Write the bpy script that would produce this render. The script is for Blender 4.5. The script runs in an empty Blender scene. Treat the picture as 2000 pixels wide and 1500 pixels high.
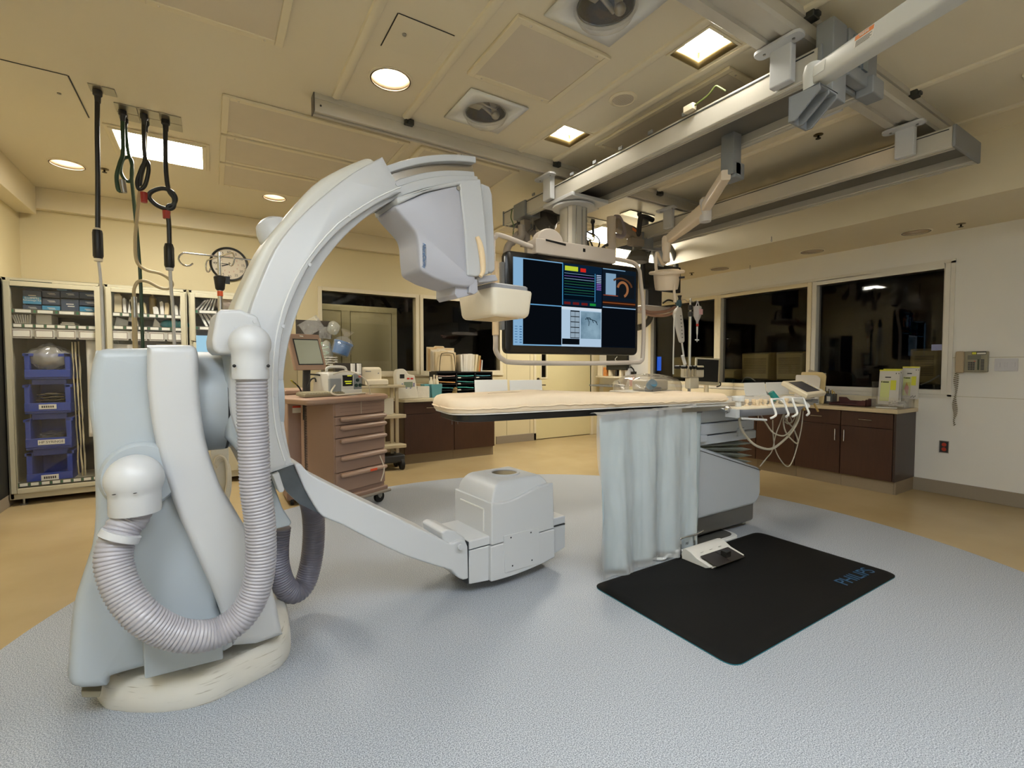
import bpy, bmesh, math, random
from mathutils import Vector, Matrix, Euler, noise
random.seed(7)
R = math.radians
PI = math.pi
S = bpy.context.scene
COL = S.collection

# ---------------------------------------------------------------- camera, world, exposure
cam_d = bpy.data.cameras.new('camera')
cam_d.sensor_width = 36
cam_d.lens = 930.0 / 2000 * 36
cam_d.clip_start = 0.05
cam_o = bpy.data.objects.new('camera', cam_d)
cam_o.location = (0, 0, 1.38)
cam_o.rotation_euler = (R(90) - math.atan(36 / 930), 0, R(-32.2))
COL.objects.link(cam_o)
S.camera = cam_o
S.view_settings.view_transform = 'Standard'
S.view_settings.look = 'None'
S.view_settings.exposure = EXPOSURE = 0.75
S.view_settings.gamma = 1
S.view_settings.use_curve_mapping = False
S.cycles.use_denoising = True
S.cycles.max_bounces = 8
S.cycles.diffuse_bounces = 5
S.cycles.glossy_bounces = 3
S.cycles.transparent_max_bounces = 12
S.cycles.sample_clamp_indirect = 4
S.cycles.caustics_reflective = False
S.cycles.caustics_refractive = False
W = bpy.data.worlds.new('world')
S.world = W
W.use_nodes = True
W.node_tree.nodes['Background'].inputs[0].default_value = (0.9, 0.85, 0.75, 1)
W.node_tree.nodes['Background'].inputs[1].default_value = 0.02

# strengths of the room's lamps and of the added fill panels
L_FLUOR, L_DOWN, L_SQUARE, L_FILL, L_DIM = 44, 75, 26, 22, 3.0
WARM, MILD, COOL = (1.0, 0.86, 0.66), (1.0, 0.95, 0.83), (0.84, 0.92, 1.0)

# ---------------------------------------------------------------- pixel to point (photo frame 2000 x 1500)
_q = cam_o.rotation_euler.to_matrix()
_F, _RT, _UP = _q @ Vector((0, 0, -1)), _q @ Vector((1, 0, 0)), _q @ Vector((0, 1, 0))
CAM = Vector((0, 0, 1.38))


def ray(px, py):
 return _F + _RT * ((px - 1000) / 930) - _UP * ((py - 750) / 930)


def at(px, py, x=None, y=None, z=None):
 """point seen at a pixel of the photo, on the plane x=, y= or z="""
 d = ray(px, py)
 if x is not None:
  return CAM + d * (x / d.x)
 if y is not None:
  return CAM + d * (y / d.y)
 return CAM + d * ((z - 1.38) / d.z)


def onpl(px, py, p0, n):
 d = ray(px, py)
 return CAM + d * ((Vector(p0) - CAM).dot(n) / d.dot(n))


# ---------------------------------------------------------------- materials
def lin(c):
 if isinstance(c, str):
  c = [int(c[i:i + 2], 16) / 255 for i in (0, 2, 4)]
 return tuple((v / 12.92 if v <= .04045 else ((v + .055) / 1.055) ** 2.4) for v in c)


MATS = {}


def M(name, col='808080', rough=.5, metal=0, var=.04, scale=6, bump=0, bscale=60, coat=0, spec=.5):
 """procedural painted / plastic / metal surface with a little tone variation and grain"""
 if name in MATS:
  return MATS[name]
 m = bpy.data.materials.new(name)
 m.use_nodes = True
 nt = m.node_tree
 b = nt.nodes['Principled BSDF']
 c = lin(col)
 tc = nt.nodes.new('ShaderNodeTexCoord')
 nz = nt.nodes.new('ShaderNodeTexNoise')
 nz.inputs['Scale'].default_value = scale
 nz.inputs['Detail'].default_value = 3
 nt.links.new(tc.outputs['Object'], nz.inputs['Vector'])
 mx = nt.nodes.new('ShaderNodeMix')
 mx.data_type = 'RGBA'
 mx.inputs['A'].default_value = (*[v * (1 - var) for v in c], 1)
 mx.inputs['B'].default_value = (*[min(1, v * (1 + var)) for v in c], 1)
 nt.links.new(nz.outputs['Fac'], mx.inputs['Factor'])
 nt.links.new(mx.outputs['Result'], b.inputs['Base Color'])
 b.inputs['Roughness'].default_value = rough
 b.inputs['Metallic'].default_value = metal
 b.inputs['Specular IOR Level'].default_value = spec
 if coat:
  b.inputs['Coat Weight'].default_value = coat
  b.inputs['Coat Roughness'].default_value = .15
 if bump:
  n2 = nt.nodes.new('ShaderNodeTexNoise')
  n2.inputs['Scale'].default_value = bscale
  n2.inputs['Detail'].default_value = 4
  nt.links.new(tc.outputs['Object'], n2.inputs['Vector'])
  bp = nt.nodes.new('ShaderNodeBump')
  bp.inputs['Strength'].default_value = bump
  bp.inputs['Distance'].default_value = .004
  nt.links.new(n2.outputs['Fac'], bp.inputs['Height'])
  nt.links.new(bp.outputs['Normal'], b.inputs['Normal'])
 MATS[name] = m
 return m


def emit(name, col, strength):
 if name in MATS:
  return MATS[name]
 m = bpy.data.materials.new(name)
 m.use_nodes = True
 nt = m.node_tree
 nt.nodes.remove(nt.nodes['Principled BSDF'])
 e = nt.nodes.new('ShaderNodeEmission')
 e.inputs[0].default_value = (*col, 1)
 e.inputs[1].default_value = strength if strength > 2 else strength / 2 ** EXPOSURE
 nt.links.new(e.outputs[0], nt.nodes['Material Output'].inputs[0])
 MATS[name] = m
 return m


def glass(name, tint=(1, 1, 1), refl=.06, rough=.02, opac=0., white=(.8, .8, .8), bstr=.6):
 """thin clear sheet: see-through plus a mirror sheen; opac adds a milky film"""
 if name in MATS:
  return MATS[name]
 m = bpy.data.materials.new(name)
 m.use_nodes = True
 nt = m.node_tree
 nt.nodes.remove(nt.nodes['Principled BSDF'])
 tr = nt.nodes.new('ShaderNodeBsdfTransparent')
 tr.inputs[0].default_value = (*tint, 1)
 gl = nt.nodes.new('ShaderNodeBsdfGlossy')
 gl.inputs['Roughness'].default_value = rough
 lw = nt.nodes.new('ShaderNodeLayerWeight')
 pw = nt.nodes.new('ShaderNodeMath')
 pw.operation = 'POWER'
 pw.inputs[1].default_value = 4
 nt.links.new(lw.outputs['Facing'], pw.inputs[0])
 ad = nt.nodes.new('ShaderNodeMath')
 ad.operation = 'MULTIPLY_ADD'
 ad.inputs[1].default_value = .7
 ad.inputs[2].default_value = refl * .6
 ad.use_clamp = True
 nt.links.new(pw.outputs[0], ad.inputs[0])
 mx = nt.nodes.new('ShaderNodeMixShader')
 nt.links.new(ad.outputs[0], mx.inputs[0])
 nt.links.new(gl.outputs[0], mx.inputs[2])
 if opac:
  df = nt.nodes.new('ShaderNodeBsdfPrincipled')
  df.inputs['Base Color'].default_value = (*white, 1)
  df.inputs['Roughness'].default_value = .25
  tc = nt.nodes.new('ShaderNodeTexCoord')
  nz = nt.nodes.new('ShaderNodeTexNoise')
  nz.inputs['Scale'].default_value = 9
  nz.inputs['Detail'].default_value = 5
  nt.links.new(tc.outputs['Object'], nz.inputs['Vector'])
  bp = nt.nodes.new('ShaderNodeBump')
  bp.inputs['Strength'].default_value = bstr
  bp.inputs['Distance'].default_value = .02
  nt.links.new(nz.outputs['Fac'], bp.inputs['Height'])
  nt.links.new(bp.outputs['Normal'], df.inputs['Normal'])
  nt.links.new(bp.outputs['Normal'], gl.inputs['Normal'])
  m2 = nt.nodes.new('ShaderNodeMixShader')
  m2.inputs[0].default_value = opac
  nt.links.new(tr.outputs[0], m2.inputs[1])
  nt.links.new(df.outputs[0], m2.inputs[2])
  nt.links.new(m2.outputs[0], mx.inputs[1])
 else:
  nt.links.new(tr.outputs[0], mx.inputs[1])
 nt.links.new(mx.outputs[0], nt.nodes['Material Output'].inputs[0])
 MATS[name] = m
 return m


# ---------------------------------------------------------------- mesh builder
MW = {}


def frame(o, x=(1, 0, 0), z=(0, 0, 1)):
 """matrix with origin o, local X along x, local Z near z"""
 X = Vector(x).normalized()
 Z = Vector(z)
 Z = (Z - X * Z.dot(X)).normalized()
 Y = Z.cross(X)
 m = Matrix((X, Y, Z)).transposed().to_4x4()
 m.translation = Vector(o)
 return m


def look(o, d):
 """matrix with local Z along d"""
 Z = Vector(d).normalized()
 X = Vector((0, 0, 1)).cross(Z)
 if X.length < 1e-4:
  X = Vector((1, 0, 0))
 X.normalize()
 m = Matrix((X, Z.cross(X), Z)).transposed().to_4x4()
 m.translation = Vector(o)
 return m


def smooth_path(pts, n=8, closed=False):
 """Catmull-Rom through points"""
 p = [Vector(a) for a in pts]
 out = []
 k = len(p)
 rng = range(k if closed else k - 1)
 for i in rng:
  if closed:
   a, b, c, d = p[(i - 1) % k], p[i], p[(i + 1) % k], p[(i + 2) % k]
  else:
   a, b, c, d = p[max(i - 1, 0)], p[i], p[i + 1], p[min(i + 2, k - 1)]
  for j in range(n):
   t = j / n
   out.append(.5 * ((2 * b) + (c - a) * t + (2 * a - 5 * b + 4 * c - d) * t * t + (3 * b - a - 3 * c + d) * t ** 3))
 if not closed:
  out.append(p[-1].copy())
 return out


def resample(path, step):
 out = [path[0].copy()]
 acc = 0
 for a, b in zip(path, path[1:]):
  l = (b - a).length
  while acc + l >= step:
   t = (step - acc) / l
   a = a.lerp(b, t)
   out.append(a.copy())
   l = (b - a).length
   acc = 0
  acc += l
 return out


def round_poly(pts, r, n=5):
 """round the corners of a 2D polygon"""
 k = len(pts)
 out = []
 for i in range(k):
  p, a, b = Vector(pts[i]), Vector(pts[i - 1]), Vector(pts[(i + 1) % k])
  da, db = a - p, b - p
  rr = r[i] if isinstance(r, (list, tuple)) else r
  rr = min(rr, da.length * .48, db.length * .48)
  if rr < 1e-5:
   out.append(p)
   continue
  s, e = p + da.normalized() * rr, p + db.normalized() * rr
  for j in range(n + 1):
   t = j / n
   out.append((1 - t) ** 2 * s + 2 * t * (1 - t) * p + t * t * e)
 return out


def rect(x0, x1, y0, y1):
 return [(x0, y0), (x1, y0), (x1, y1), (x0, y1)]


class MB:
 def __init__(self):
  self.bm = bmesh.new()
  self.mi = 0

 def face(self, vs):
  try:
   f = self.bm.faces.new(vs)
   f.material_index = self.mi
   return f
  except ValueError:
   return None

 def box(self, x0, x1, y0, y1, z0, z1, m=None):
  v = []
  for z in (z0, z1):
   for x, y in ((x0, y0), (x1, y0), (x1, y1), (x0, y1)):
    p = Vector((x, y, z))
    v.append(self.bm.verts.new(m @ p if m else p))
  for q in ((3, 2, 1, 0), (4, 5, 6, 7), (0, 1, 5, 4), (1, 2, 6, 5), (2, 3, 7, 6), (3, 0, 4, 7)):
   self.face([v[i] for i in q])
  return self

 def loft(self, rings, caps=True, closed=True):
  """skin a list of rings of points"""
  vs = [[self.bm.verts.new(Vector(p)) for p in r] for r in rings]
  k = len(vs[0])
  for a, b in zip(vs, vs[1:]):
   for i in range(k if closed else k - 1):
    j = (i + 1) % k
    self.face((a[i], a[j], b[j], b[i]))
  if caps:
   self.face(list(reversed(vs[0])))
   self.face(vs[-1])
  return self

 def prism(self, poly, d0, d1, m=None):
  """2D polygon (u, v) extruded along local z from d0 to d1"""
  m = m or Matrix()
  return self.loft([[m @ Vector((p[0], p[1], d)) for p in poly] for d in (d0, d1)])

 def quad(self, a, b, c, d):
  self.face([self.bm.verts.new(Vector(p)) for p in (a, b, c, d)])
  return self

 def cyl(self, a, b, r0, r1=None, n=20, caps=True):
  a, b = Vector(a), Vector(b)
  r1 = r0 if r1 is None else r1
  m = look(a, b - a)
  l = (b - a).length
  return self.loft([[m @ Vector((r * math.cos(2 * PI * i / n), r * math.sin(2 * PI * i / n), z)) for i in range(n)]
                          for r, z in ((r0, 0), (r1, l))], caps)

 def lathe(self, prof, m=None, n=28, caps=True):
  """profile of (radius, z) turned about local z"""
  m = m or Matrix()
  return self.loft([[m @ Vector((max(r, 1e-4) * math.cos(2 * PI * i / n), max(r, 1e-4) * math.sin(2 * PI * i / n), z)) for i in range(n)]
                          for r, z in prof], caps)

 def tube(self, path, r, n=10, closed=False, caps=True, flat=1.0):
  path = [Vector(p) for p in path]
  k = len(path)
  rings = []
  t0 = (path[1] - path[0]).normalized()
  up = Vector((0, 0, 1)) if abs(t0.z) < .9 else Vector((1, 0, 0))
  N = (up - t0 * up.dot(t0)).normalized()
  for i, p in enumerate(path):
   a = path[i - 1] if (i or closed) else p
   b = path[(i + 1) % k] if (i < k - 1 or closed) else p
   T = (b - a).normalized()
   N = (N - T * N.dot(T)).normalized()
   B = T.cross(N)
   rr = r(i / (k - 1)) if callable(r) else (r[i] if isinstance(r, (list, tuple)) else r)
   rings.append([p + (N * math.cos(2 * PI * j / n) + B * math.sin(2 * PI * j / n) * flat) * rr for j in range(n)])
  if closed:
   rings.append(rings[0])
   caps = False
  return self.loft(rings, caps)

 def ball(self, c, r, sx=1, sy=1, sz=1, nu=16, nv=10, m=None):
  m = m or Matrix()
  c = Vector(c)
  rings = []
  for j in range(nv + 1):
   a = PI * j / nv - PI / 2
   rr = max(math.cos(a), 1e-3)
   rings.append([m @ (c + Vector((r * sx * rr * math.cos(2 * PI * i / nu), r * sy * rr * math.sin(2 * PI * i / nu), r * sz * math.sin(a)))) for i in range(nu)])
  return self.loft(rings)

 def grid(self, f, nu, nv):
  v = [[self.bm.verts.new(Vector(f(i / nu, j / nv))) for j in range(nv + 1)] for i in range(nu + 1)]
  for i in range(nu):
   for j in range(nv):
    self.face((v[i][j], v[i + 1][j], v[i + 1][j + 1], v[i][j + 1]))
  return self

 def holed(self, outer, holes, m=None):
  """flat polygon with holes (lists of 2D points) in the local xy plane"""
  m = m or Matrix()
  edges = []
  for loop in [outer] + holes:
   vs = [self.bm.verts.new(m @ Vector((p[0], p[1], 0))) for p in loop]
   edges += [self.bm.edges.new((vs[i], vs[(i + 1) % len(vs)])) for i in range(len(vs))]
  g = bmesh.ops.triangle_fill(self.bm, edges=edges, use_beauty=True)
  for f in g['geom']:
   if isinstance(f, bmesh.types.BMFace):
    f.material_index = self.mi
  return self

 def build(self, name, mat, parent=None, bevel=0, seg=2, angle=35, solid=0, local=False, sub=0):
  me = bpy.data.meshes.new(name)
  bmesh.ops.remove_doubles(self.bm, verts=self.bm.verts, dist=1e-6)
  bmesh.ops.recalc_face_normals(self.bm, faces=self.bm.faces)
  for f in self.bm.faces:
   f.smooth = len(f.verts) < 7
  self.bm.to_mesh(me)
  self.bm.free()
  for m in (mat if isinstance(mat, (list, tuple)) else [mat]):
   me.materials.append(m)
  me.set_sharp_from_angle(angle=R(angle))
  o = bpy.data.objects.new(name, me)
  COL.objects.link(o)
  if parent is not None:
   o.parent = parent
   w = MW.get(parent.name, Matrix())
   MW[o.name] = w
   if not local:
    me.transform(w.inverted())
  if solid:
   s = o.modifiers.new('solidify', 'SOLIDIFY')
   s.thickness = solid
   s.offset = 0
  if bevel:
   b = o.modifiers.new('bevel', 'BEVEL')
   b.width = bevel
   b.segments = seg
   b.limit_method = 'ANGLE'
   b.angle_limit = R(40)
   b.harden_normals = True
  if sub:
   s = o.modifiers.new('subsurf', 'SUBSURF')
   s.levels = s.render_levels = sub
  return o


def tag(o, label, cat, group=None, kind=None):
 o['label'] = label
 o['category'] = cat
 if group:
  o['group'] = group
 if kind:
  o['kind'] = kind
 return o


def thing(name, label, cat, loc=(0, 0, 0), group=None, rz=0):
 o = bpy.data.objects.new(name, None)
 o.empty_display_size = .1
 COL.objects.link(o)
 o.location = loc
 o.rotation_euler = (0, 0, rz)
 MW[o.name] = Matrix.Translation(Vector(loc)) @ Matrix.Rotation(rz, 4, 'Z')
 return tag(o, label, cat, group)


def struct(o, kind='structure'):
 o['kind'] = kind
 return o


def dup(root, loc, label=None, rz=None, group=None):
 """copy a thing with its parts and sub-parts"""
 r = root.copy()
 COL.objects.link(r)
 r.location = loc
 if rz is not None:
  r.rotation_euler = (0, 0, rz)
 if label:
  r['label'] = label
 if group:
  r['group'] = group
 for ch in list(root.children):
  c = ch.copy()
  COL.objects.link(c)
  c.parent = r
  for g in ch.children:
   d = g.copy()
   COL.objects.link(d)
   d.parent = c
 return r


def text(name, body, size, m, mat, parent=None, align='CENTER', depth=.0006, sx=1.0):
 """raised lettering; m maps the text plane (x right, y up, z out) into the world"""
 cu = bpy.data.curves.new(name, 'FONT')
 cu.body = body
 cu.size = size
 cu.align_x = align
 cu.align_y = 'CENTER'
 cu.extrude = depth
 cu.materials.append(mat)
 c = bpy.data.objects.new(name, cu)
 COL.objects.link(c)
 me = bpy.data.meshes.new_from_object(c.evaluated_get(bpy.context.evaluated_depsgraph_get()))
 bpy.data.objects.remove(c)
 o = bpy.data.objects.new(name, me)
 COL.objects.link(o)
 w = Matrix()
 if parent is not None:
  o.parent = parent
  w = MW.get(parent.name, Matrix())
 o.matrix_local = w.inverted() @ m @ Matrix.Diagonal((sx, 1, 1, 1))
 return o


def tframe(o, right, up):
 """matrix for text: x right, y up"""
 X = Vector(right).normalized()
 Y = Vector(up)
 Y = (Y - X * Y.dot(X)).normalized()
 m = Matrix((X, Y, X.cross(Y))).transposed().to_4x4()
 m.translation = Vector(o)
 return m


def circle2(cx, cy, r, n=32):
 return [(cx + r * math.cos(2 * PI * i / n), cy + r * math.sin(2 * PI * i / n)) for i in range(n)]


# shared surfaces
m_white = M('white_enamel', 'dfe0de', .38, var=.02, scale=3)
m_cover = M('pale_grey_cover', 'bcc6cc', .42, var=.02, scale=3)
m_ltgrey = M('light_grey_plastic', 'bfc1c4', .45, var=.02)
m_grey = M('mid_grey_plastic', '7d8083', .5)
m_dark = M('charcoal_plastic', '2a2b2d', .5)
m_black = M('black_plastic', '0d0d0e', .45)
m_rubber = M('black_rubber', '111111', .75)
m_chrome = M('chrome', 'c9c9c9', .14, 1)
m_steel = M('brushed_steel', 'a2a19c', .3, 1, var=.08, scale=30)
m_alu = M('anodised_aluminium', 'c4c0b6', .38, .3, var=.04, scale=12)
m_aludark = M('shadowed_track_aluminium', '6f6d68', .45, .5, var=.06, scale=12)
m_cream = M('cream_plastic', 'e3d8bf', .45)
m_paper = M('white_paper', 'e4e2dc', .8)
m_glass = glass('clear_glass')
m_film = glass('clear_plastic_film', opac=.12, refl=.1, rough=.12)
# ================================================================ the room
XL, XR, YB, YF, ZC = -1.72, 6.62, 7.2, -2.4, 3.3
SX, SZ = 5.46, 2.79            # soffit along the right wall


def wall_mat(name, c, warm=.03):
 return M(name, c, .55, var=warm, scale=1.2, bump=.06, bscale=220)


m_wall = wall_mat('cream_wall_paint', 'd8cba4')
m_wallr = wall_mat('off_white_wall_paint', 'e2e0da')
m_ceil = M('cream_ceiling_paint', 'dad0b8', .35, var=.03, scale=.9, bump=.03, bscale=150)
m_soff = M('soffit_paint', 'd6cbb0', .5, var=.02)
m_trim = M('cream_trim_paint', 'ddd2b6', .4, var=.02)
m_base = M('tan_speckled_baseboard', '8f8474', .6, var=.15, scale=180)

# ---- floor: tan vinyl with a large inlaid circle of blue grey speckled vinyl
mf = bpy.data.materials.new('vinyl_floor')
mf.use_nodes = True
nt = mf.node_tree
b = nt.nodes['Principled BSDF']
tc = nt.nodes.new('ShaderNodeTexCoord')
sep = nt.nodes.new('ShaderNodeVectorMath')
sep.operation = 'DISTANCE'
cx = nt.nodes.new('ShaderNodeVectorMath')
cx.operation = 'MULTIPLY'
cx.inputs[1].default_value = (1, 1, 0)
nt.links.new(tc.outputs['Object'], cx.inputs[0])
nt.links.new(cx.outputs[0], sep.inputs[0])
sep.inputs[1].default_value = (1.957, 2.315, 0)
lt = nt.nodes.new('ShaderNodeMath')
lt.operation = 'LESS_THAN'
lt.inputs[1].default_value = 3.0
nt.links.new(sep.outputs['Value'], lt.inputs[0])


def speck(cols, stops, scale, detail=2):
 n = nt.nodes.new('ShaderNodeTexNoise')
 n.inputs['Scale'].default_value = scale
 n.inputs['Detail'].default_value = detail
 nt.links.new(tc.outputs['Object'], n.inputs['Vector'])
 r = nt.nodes.new('ShaderNodeValToRGB')
 while len(r.color_ramp.elements) < len(cols):
  r.color_ramp.elements.new(.5)
 for e, c, s in zip(r.color_ramp.elements, cols, stops):
  e.position = s
  e.color = (*lin(c), 1)
 nt.links.new(n.outputs['Fac'], r.inputs[0])
 return r.outputs[0]


blue = speck(['6d727a', '9aa0a8', 'bfc3c9'], [.36, .5, .64], 230, 2)
tan = speck(['a58f68', 'ab966f', 'b29d77'], [.3, .5, .7], 1.5, 4)
mx = nt.nodes.new('ShaderNodeMix')
mx.data_type = 'RGBA'
nt.links.new(lt.outputs[0], mx.inputs['Factor'])
nt.links.new(tan, mx.inputs['A'])
nt.links.new(blue, mx.inputs['B'])
nt.links.new(mx.outputs['Result'], b.inputs['Base Color'])
rg = nt.nodes.new('ShaderNodeMix')
rg.inputs['A'].default_value = .27
rg.inputs['B'].default_value = .5
nt.links.new(lt.outputs[0], rg.inputs['Factor'])
nt.links.new(rg.outputs['Result'], b.inputs['Roughness'])
b.inputs['Specular IOR Level'].default_value = .35
fl = MB()
fl.box(XL - .1, XR + 2.6, YF - .1, YB + 2.1, -.1, 0)
struct(fl.build('floor', mf))

# ---- fixtures cut into the ceiling
DOWN = [(-1.13, 6.18, .135), (.645, 6.12, .125), (1.055, 3.205, .135), (3.84, 3.19, .135), (3.89, 1.9, .135), (1.06, .6, .135), (3.9, .5, .135), (-.8, 1.2, .135)]
SQ = [(2.56, 3.2, .14), (2.57, 1.895, .14), (2.57, .35, .14)]
DOME = [(1.79, 3.215, .165), (1.81, 1.94, .165)]
SOFD = [(6.32, 2.03, .125), (6.3, 3.05, .125), (6.28, 4.3, .125)]
holes = [circle2(x, y, r) for x, y, r in DOWN + DOME] + [rect(x - r, x + r, y - r, y + r) for x, y, r in SQ]
c = MB()
c.holed(rect(XL, SX + .02, YF, YB), holes, Matrix.Translation((0, 0, ZC)))
struct(c.build('ceiling', m_ceil))
roof = MB()
roof.box(XL - .1, XR + .1, YF - .1, YB + .1, 3.62, 3.7)
struct(roof.build('ceiling_slab', m_dark))
s = MB()
s.holed([(SX, YF), (XR, YF), (XR, YB), (SX, YB)], [circle2(x, y, r) for x, y, r in SOFD], Matrix.Translation((0, 0, SZ)))
s.quad((SX, YF, SZ), (SX, YB, SZ), (SX, YB, ZC + .02), (SX, YF, ZC + .02))
struct(s.build('ceiling_soffit', m_soff))

# ---- walls
w = MB()
w.box(XL - .1, XL, YF, YB, 0, ZC)
struct(w.build('wall_left', m_wall))
w = MB()
w.box(XL - .1, XR + .1, YF - .1, YF, 0, ZC)
struct(w.build('wall_front', m_wallr))
# back wall with two windows and a door opening
WB = [(1.34, 2.735), (2.86, 4.275)]
WZ0, WZ1 = 1.295, 2.445
w = MB()
w.box(XL, 1.34, YB, YB + .12, 0, ZC)
w.box(1.34, 4.275, YB, YB + .12, 0, WZ0)
w.box(1.34, 4.275, YB, YB + .12, WZ1, ZC)
w.box(2.735, 2.86, YB, YB + .12, WZ0, WZ1)
w.box(4.275, 5.05, YB, YB + .12, 0, ZC)
w.box(5.05, 6.4, YB, YB + .12, 2.2, ZC)
w.box(6.4, XR + .12, YB, YB + .12, 0, ZC)
struct(w.build('wall_back', m_wall))
# right wall with three windows
RW = [(1.865, 3.135), (3.24, 4.5), (4.6, 5.87)]
RZ0, RZ1 = 1.12, 2.41
w = MB()
w.box(XR, XR + .12, YF, RW[0][0], 0, ZC)
w.box(XR, XR + .12, RW[0][0], RW[2][1], 0, RZ0)
w.box(XR, XR + .12, RW[0][0], RW[2][1], RZ1, ZC)
for a, b2 in ((RW[0][1], RW[1][0]), (RW[1][1], RW[2][0])):
 w.box(XR, XR + .12, a, b2, RZ0, RZ1)
w.box(XR, XR + .12, RW[2][1], YB, 0, ZC)
struct(w.build('wall_right', m_wallr))

# ---- window frames and panes
m_pane = glass('window_glass', tint=(.72, .72, .72), refl=.035)
m_pane2 = glass('tinted_window_glass', tint=(.75, .75, .75), refl=.06)


def win_frame(mb, u0, u1, z0, z1, to, t=.05):
 """casing around an opening: to(u, d, z) maps wall coordinates"""
 def bx(a, b, c, d, e, f):
  p, q = to(a, c, e), to(b, d, f)
  mb.box(min(p[0], q[0]), max(p[0], q[0]), min(p[1], q[1]), max(p[1], q[1]), e, f)
 for a, b in ((u0 - t, u0), (u1, u1 + t)):
  bx(a, b, -.018, .1, z0 - t, z1 + t)
 for a, b in ((z0 - t, z0), (z1, z1 + t)):
  bx(u0, u1, -.018, .1, a, b)


for i, (a, b2) in enumerate(RW):
 f = MB()
 win_frame(f, a, b2, RZ0, RZ1, lambda u, d, z: (XR + d, u))
 fo = struct(f.build('window_%d' % (i + 1), m_trim if i else M('white_trim_paint', 'd9d5cb', .4), bevel=.004))
 g = MB()
 g.box(XR + .07, XR + .078, a, b2, RZ0, RZ1)
 g.build('pane', m_pane, fo)
for i, (a, b2) in enumerate(WB):
 f = MB()
 win_frame(f, a, b2, WZ0, WZ1, lambda u, d, z: (u, YB + d), .055)
 f.box(a - .07, b2 + .07, YB - .03, YB, WZ0 - .085, WZ0 - .055)
 fo = struct(f.build('window_%d' % (i + 4), m_trim, bevel=.004))
 g = MB()
 g.box(a, b2, YB + .07, YB + .078, WZ0, WZ1)
 g.build('pane', m_pane2, fo)
# casing around the three right-hand windows
f = MB()
f.box(XR - .012, XR, 1.78, 1.815, 1.05, 2.48)
f.box(XR - .012, XR, 1.78, 5.95, 2.46, 2.5)
f.box(XR - .012, XR, 1.78, 5.95, 1.03, 1.07)
struct(f.build('trim_1', M('white_trim_paint', 'd9d5cb', .4)))

# ---- dark control room beyond the right wall and dark room beyond the back wall
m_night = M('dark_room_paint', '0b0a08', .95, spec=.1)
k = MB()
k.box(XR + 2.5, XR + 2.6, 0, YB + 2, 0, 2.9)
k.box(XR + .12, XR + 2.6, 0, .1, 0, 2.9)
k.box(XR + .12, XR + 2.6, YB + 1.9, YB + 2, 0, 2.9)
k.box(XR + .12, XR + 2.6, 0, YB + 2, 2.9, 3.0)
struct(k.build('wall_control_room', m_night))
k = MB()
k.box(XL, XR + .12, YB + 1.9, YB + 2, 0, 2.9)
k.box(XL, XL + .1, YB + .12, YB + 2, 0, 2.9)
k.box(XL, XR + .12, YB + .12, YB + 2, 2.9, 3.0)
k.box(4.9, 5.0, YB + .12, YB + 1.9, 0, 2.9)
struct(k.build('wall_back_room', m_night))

# ---- cornice boxes, baseboards, dark strip for the shaded gap by the cabinet
k = MB()
k.box(XL, SX, YB - .09, YB, ZC - .23, ZC)
struct(k.build('trim_2', m_trim, bevel=.006))
k = MB()
k.box(XL, XL + .16, YF, YB - .1, ZC - .3, ZC)
struct(k.build('trim_3', m_trim, bevel=.006))
k = MB()
k.box(4.2, 5.05, YB - .02, YB, 0, .135)
struct(k.build('baseboard_back', m_base, bevel=.004))
k = MB()
k.box(XR - .02, XR, YF, 7.18, 0, .14)
struct(k.build('baseboard_right', m_base, bevel=.004))
k = MB()
k.box(XL, XL + .02, YF, 7.18, 0, .12)
struct(k.build('baseboard_left', m_base, bevel=.004))
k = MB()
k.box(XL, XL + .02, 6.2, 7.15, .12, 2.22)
struct(k.build('trim_4', M('shaded_gap_black', '141310', .6)))  # black panel painting the shade between the left wall and the cabinet

# ---- door in the back wall
d = MB()
for a, b2 in ((5.0, 5.05), (6.4, 6.45)):
 d.box(a, b2, YB - .02, YB + .1, 0, 2.24)
d.box(5.05, 6.4, YB - .02, YB + .1, 2.19, 2.24)
dr = struct(d.build('door_1', m_trim, bevel=.004))
e = MB()
e.box(5.055, 5.19, YB + .02, YB + .06, .012, 2.19)
e.box(5.30, 6.395, YB + .02, YB + .06, .012, 2.19)
e.box(5.19, 5.30, YB + .02, YB + .06, .012, 1.16)
e.box(5.19, 5.30, YB + .02, YB + .06, 1.9, 2.19)
e.build('door_leaf', M('door_paint', 'd6ca9c', .45, var=.02), dr)
e = MB()
e.box(5.19, 5.30, YB + .035, YB + .045, 1.16, 1.9)
e.build('vision_pane', M('dark_vision_glass', '0b0a08', .1), dr)
e = MB()
for a, b2, z0, z1 in ((5.165, 5.325, 1.135, 1.16), (5.165, 5.325, 1.9, 1.925), (5.165, 5.19, 1.16, 1.9), (5.30, 5.325, 1.16, 1.9)):
 e.box(a, b2, YB + .008, YB + .02, z0, z1)
e.build('vision_frame', m_trim, dr)
e = MB()
e.lathe([(.034, 0), (.034, .012), (.02, .016)], look((5.115, YB + .02, 1.02), (0, -1, 0)))
e.cyl((5.115, YB + .01, 1.02), (5.115, YB - .045, 1.02), .011)
e.tube([(5.115, YB - .045, 1.02), (5.17, YB - .05, 1.02), (5.24, YB - .048, 1.018)], .011)
e.build('door_handle', M('bronze_metal', '4a4034', .35, .9), dr)
e = MB()
e.cyl((5.115, YB + .02, 1.13), (5.115, YB + .0, 1.13), .025)
e.build('lock', M('bronze_metal'), dr)

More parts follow.
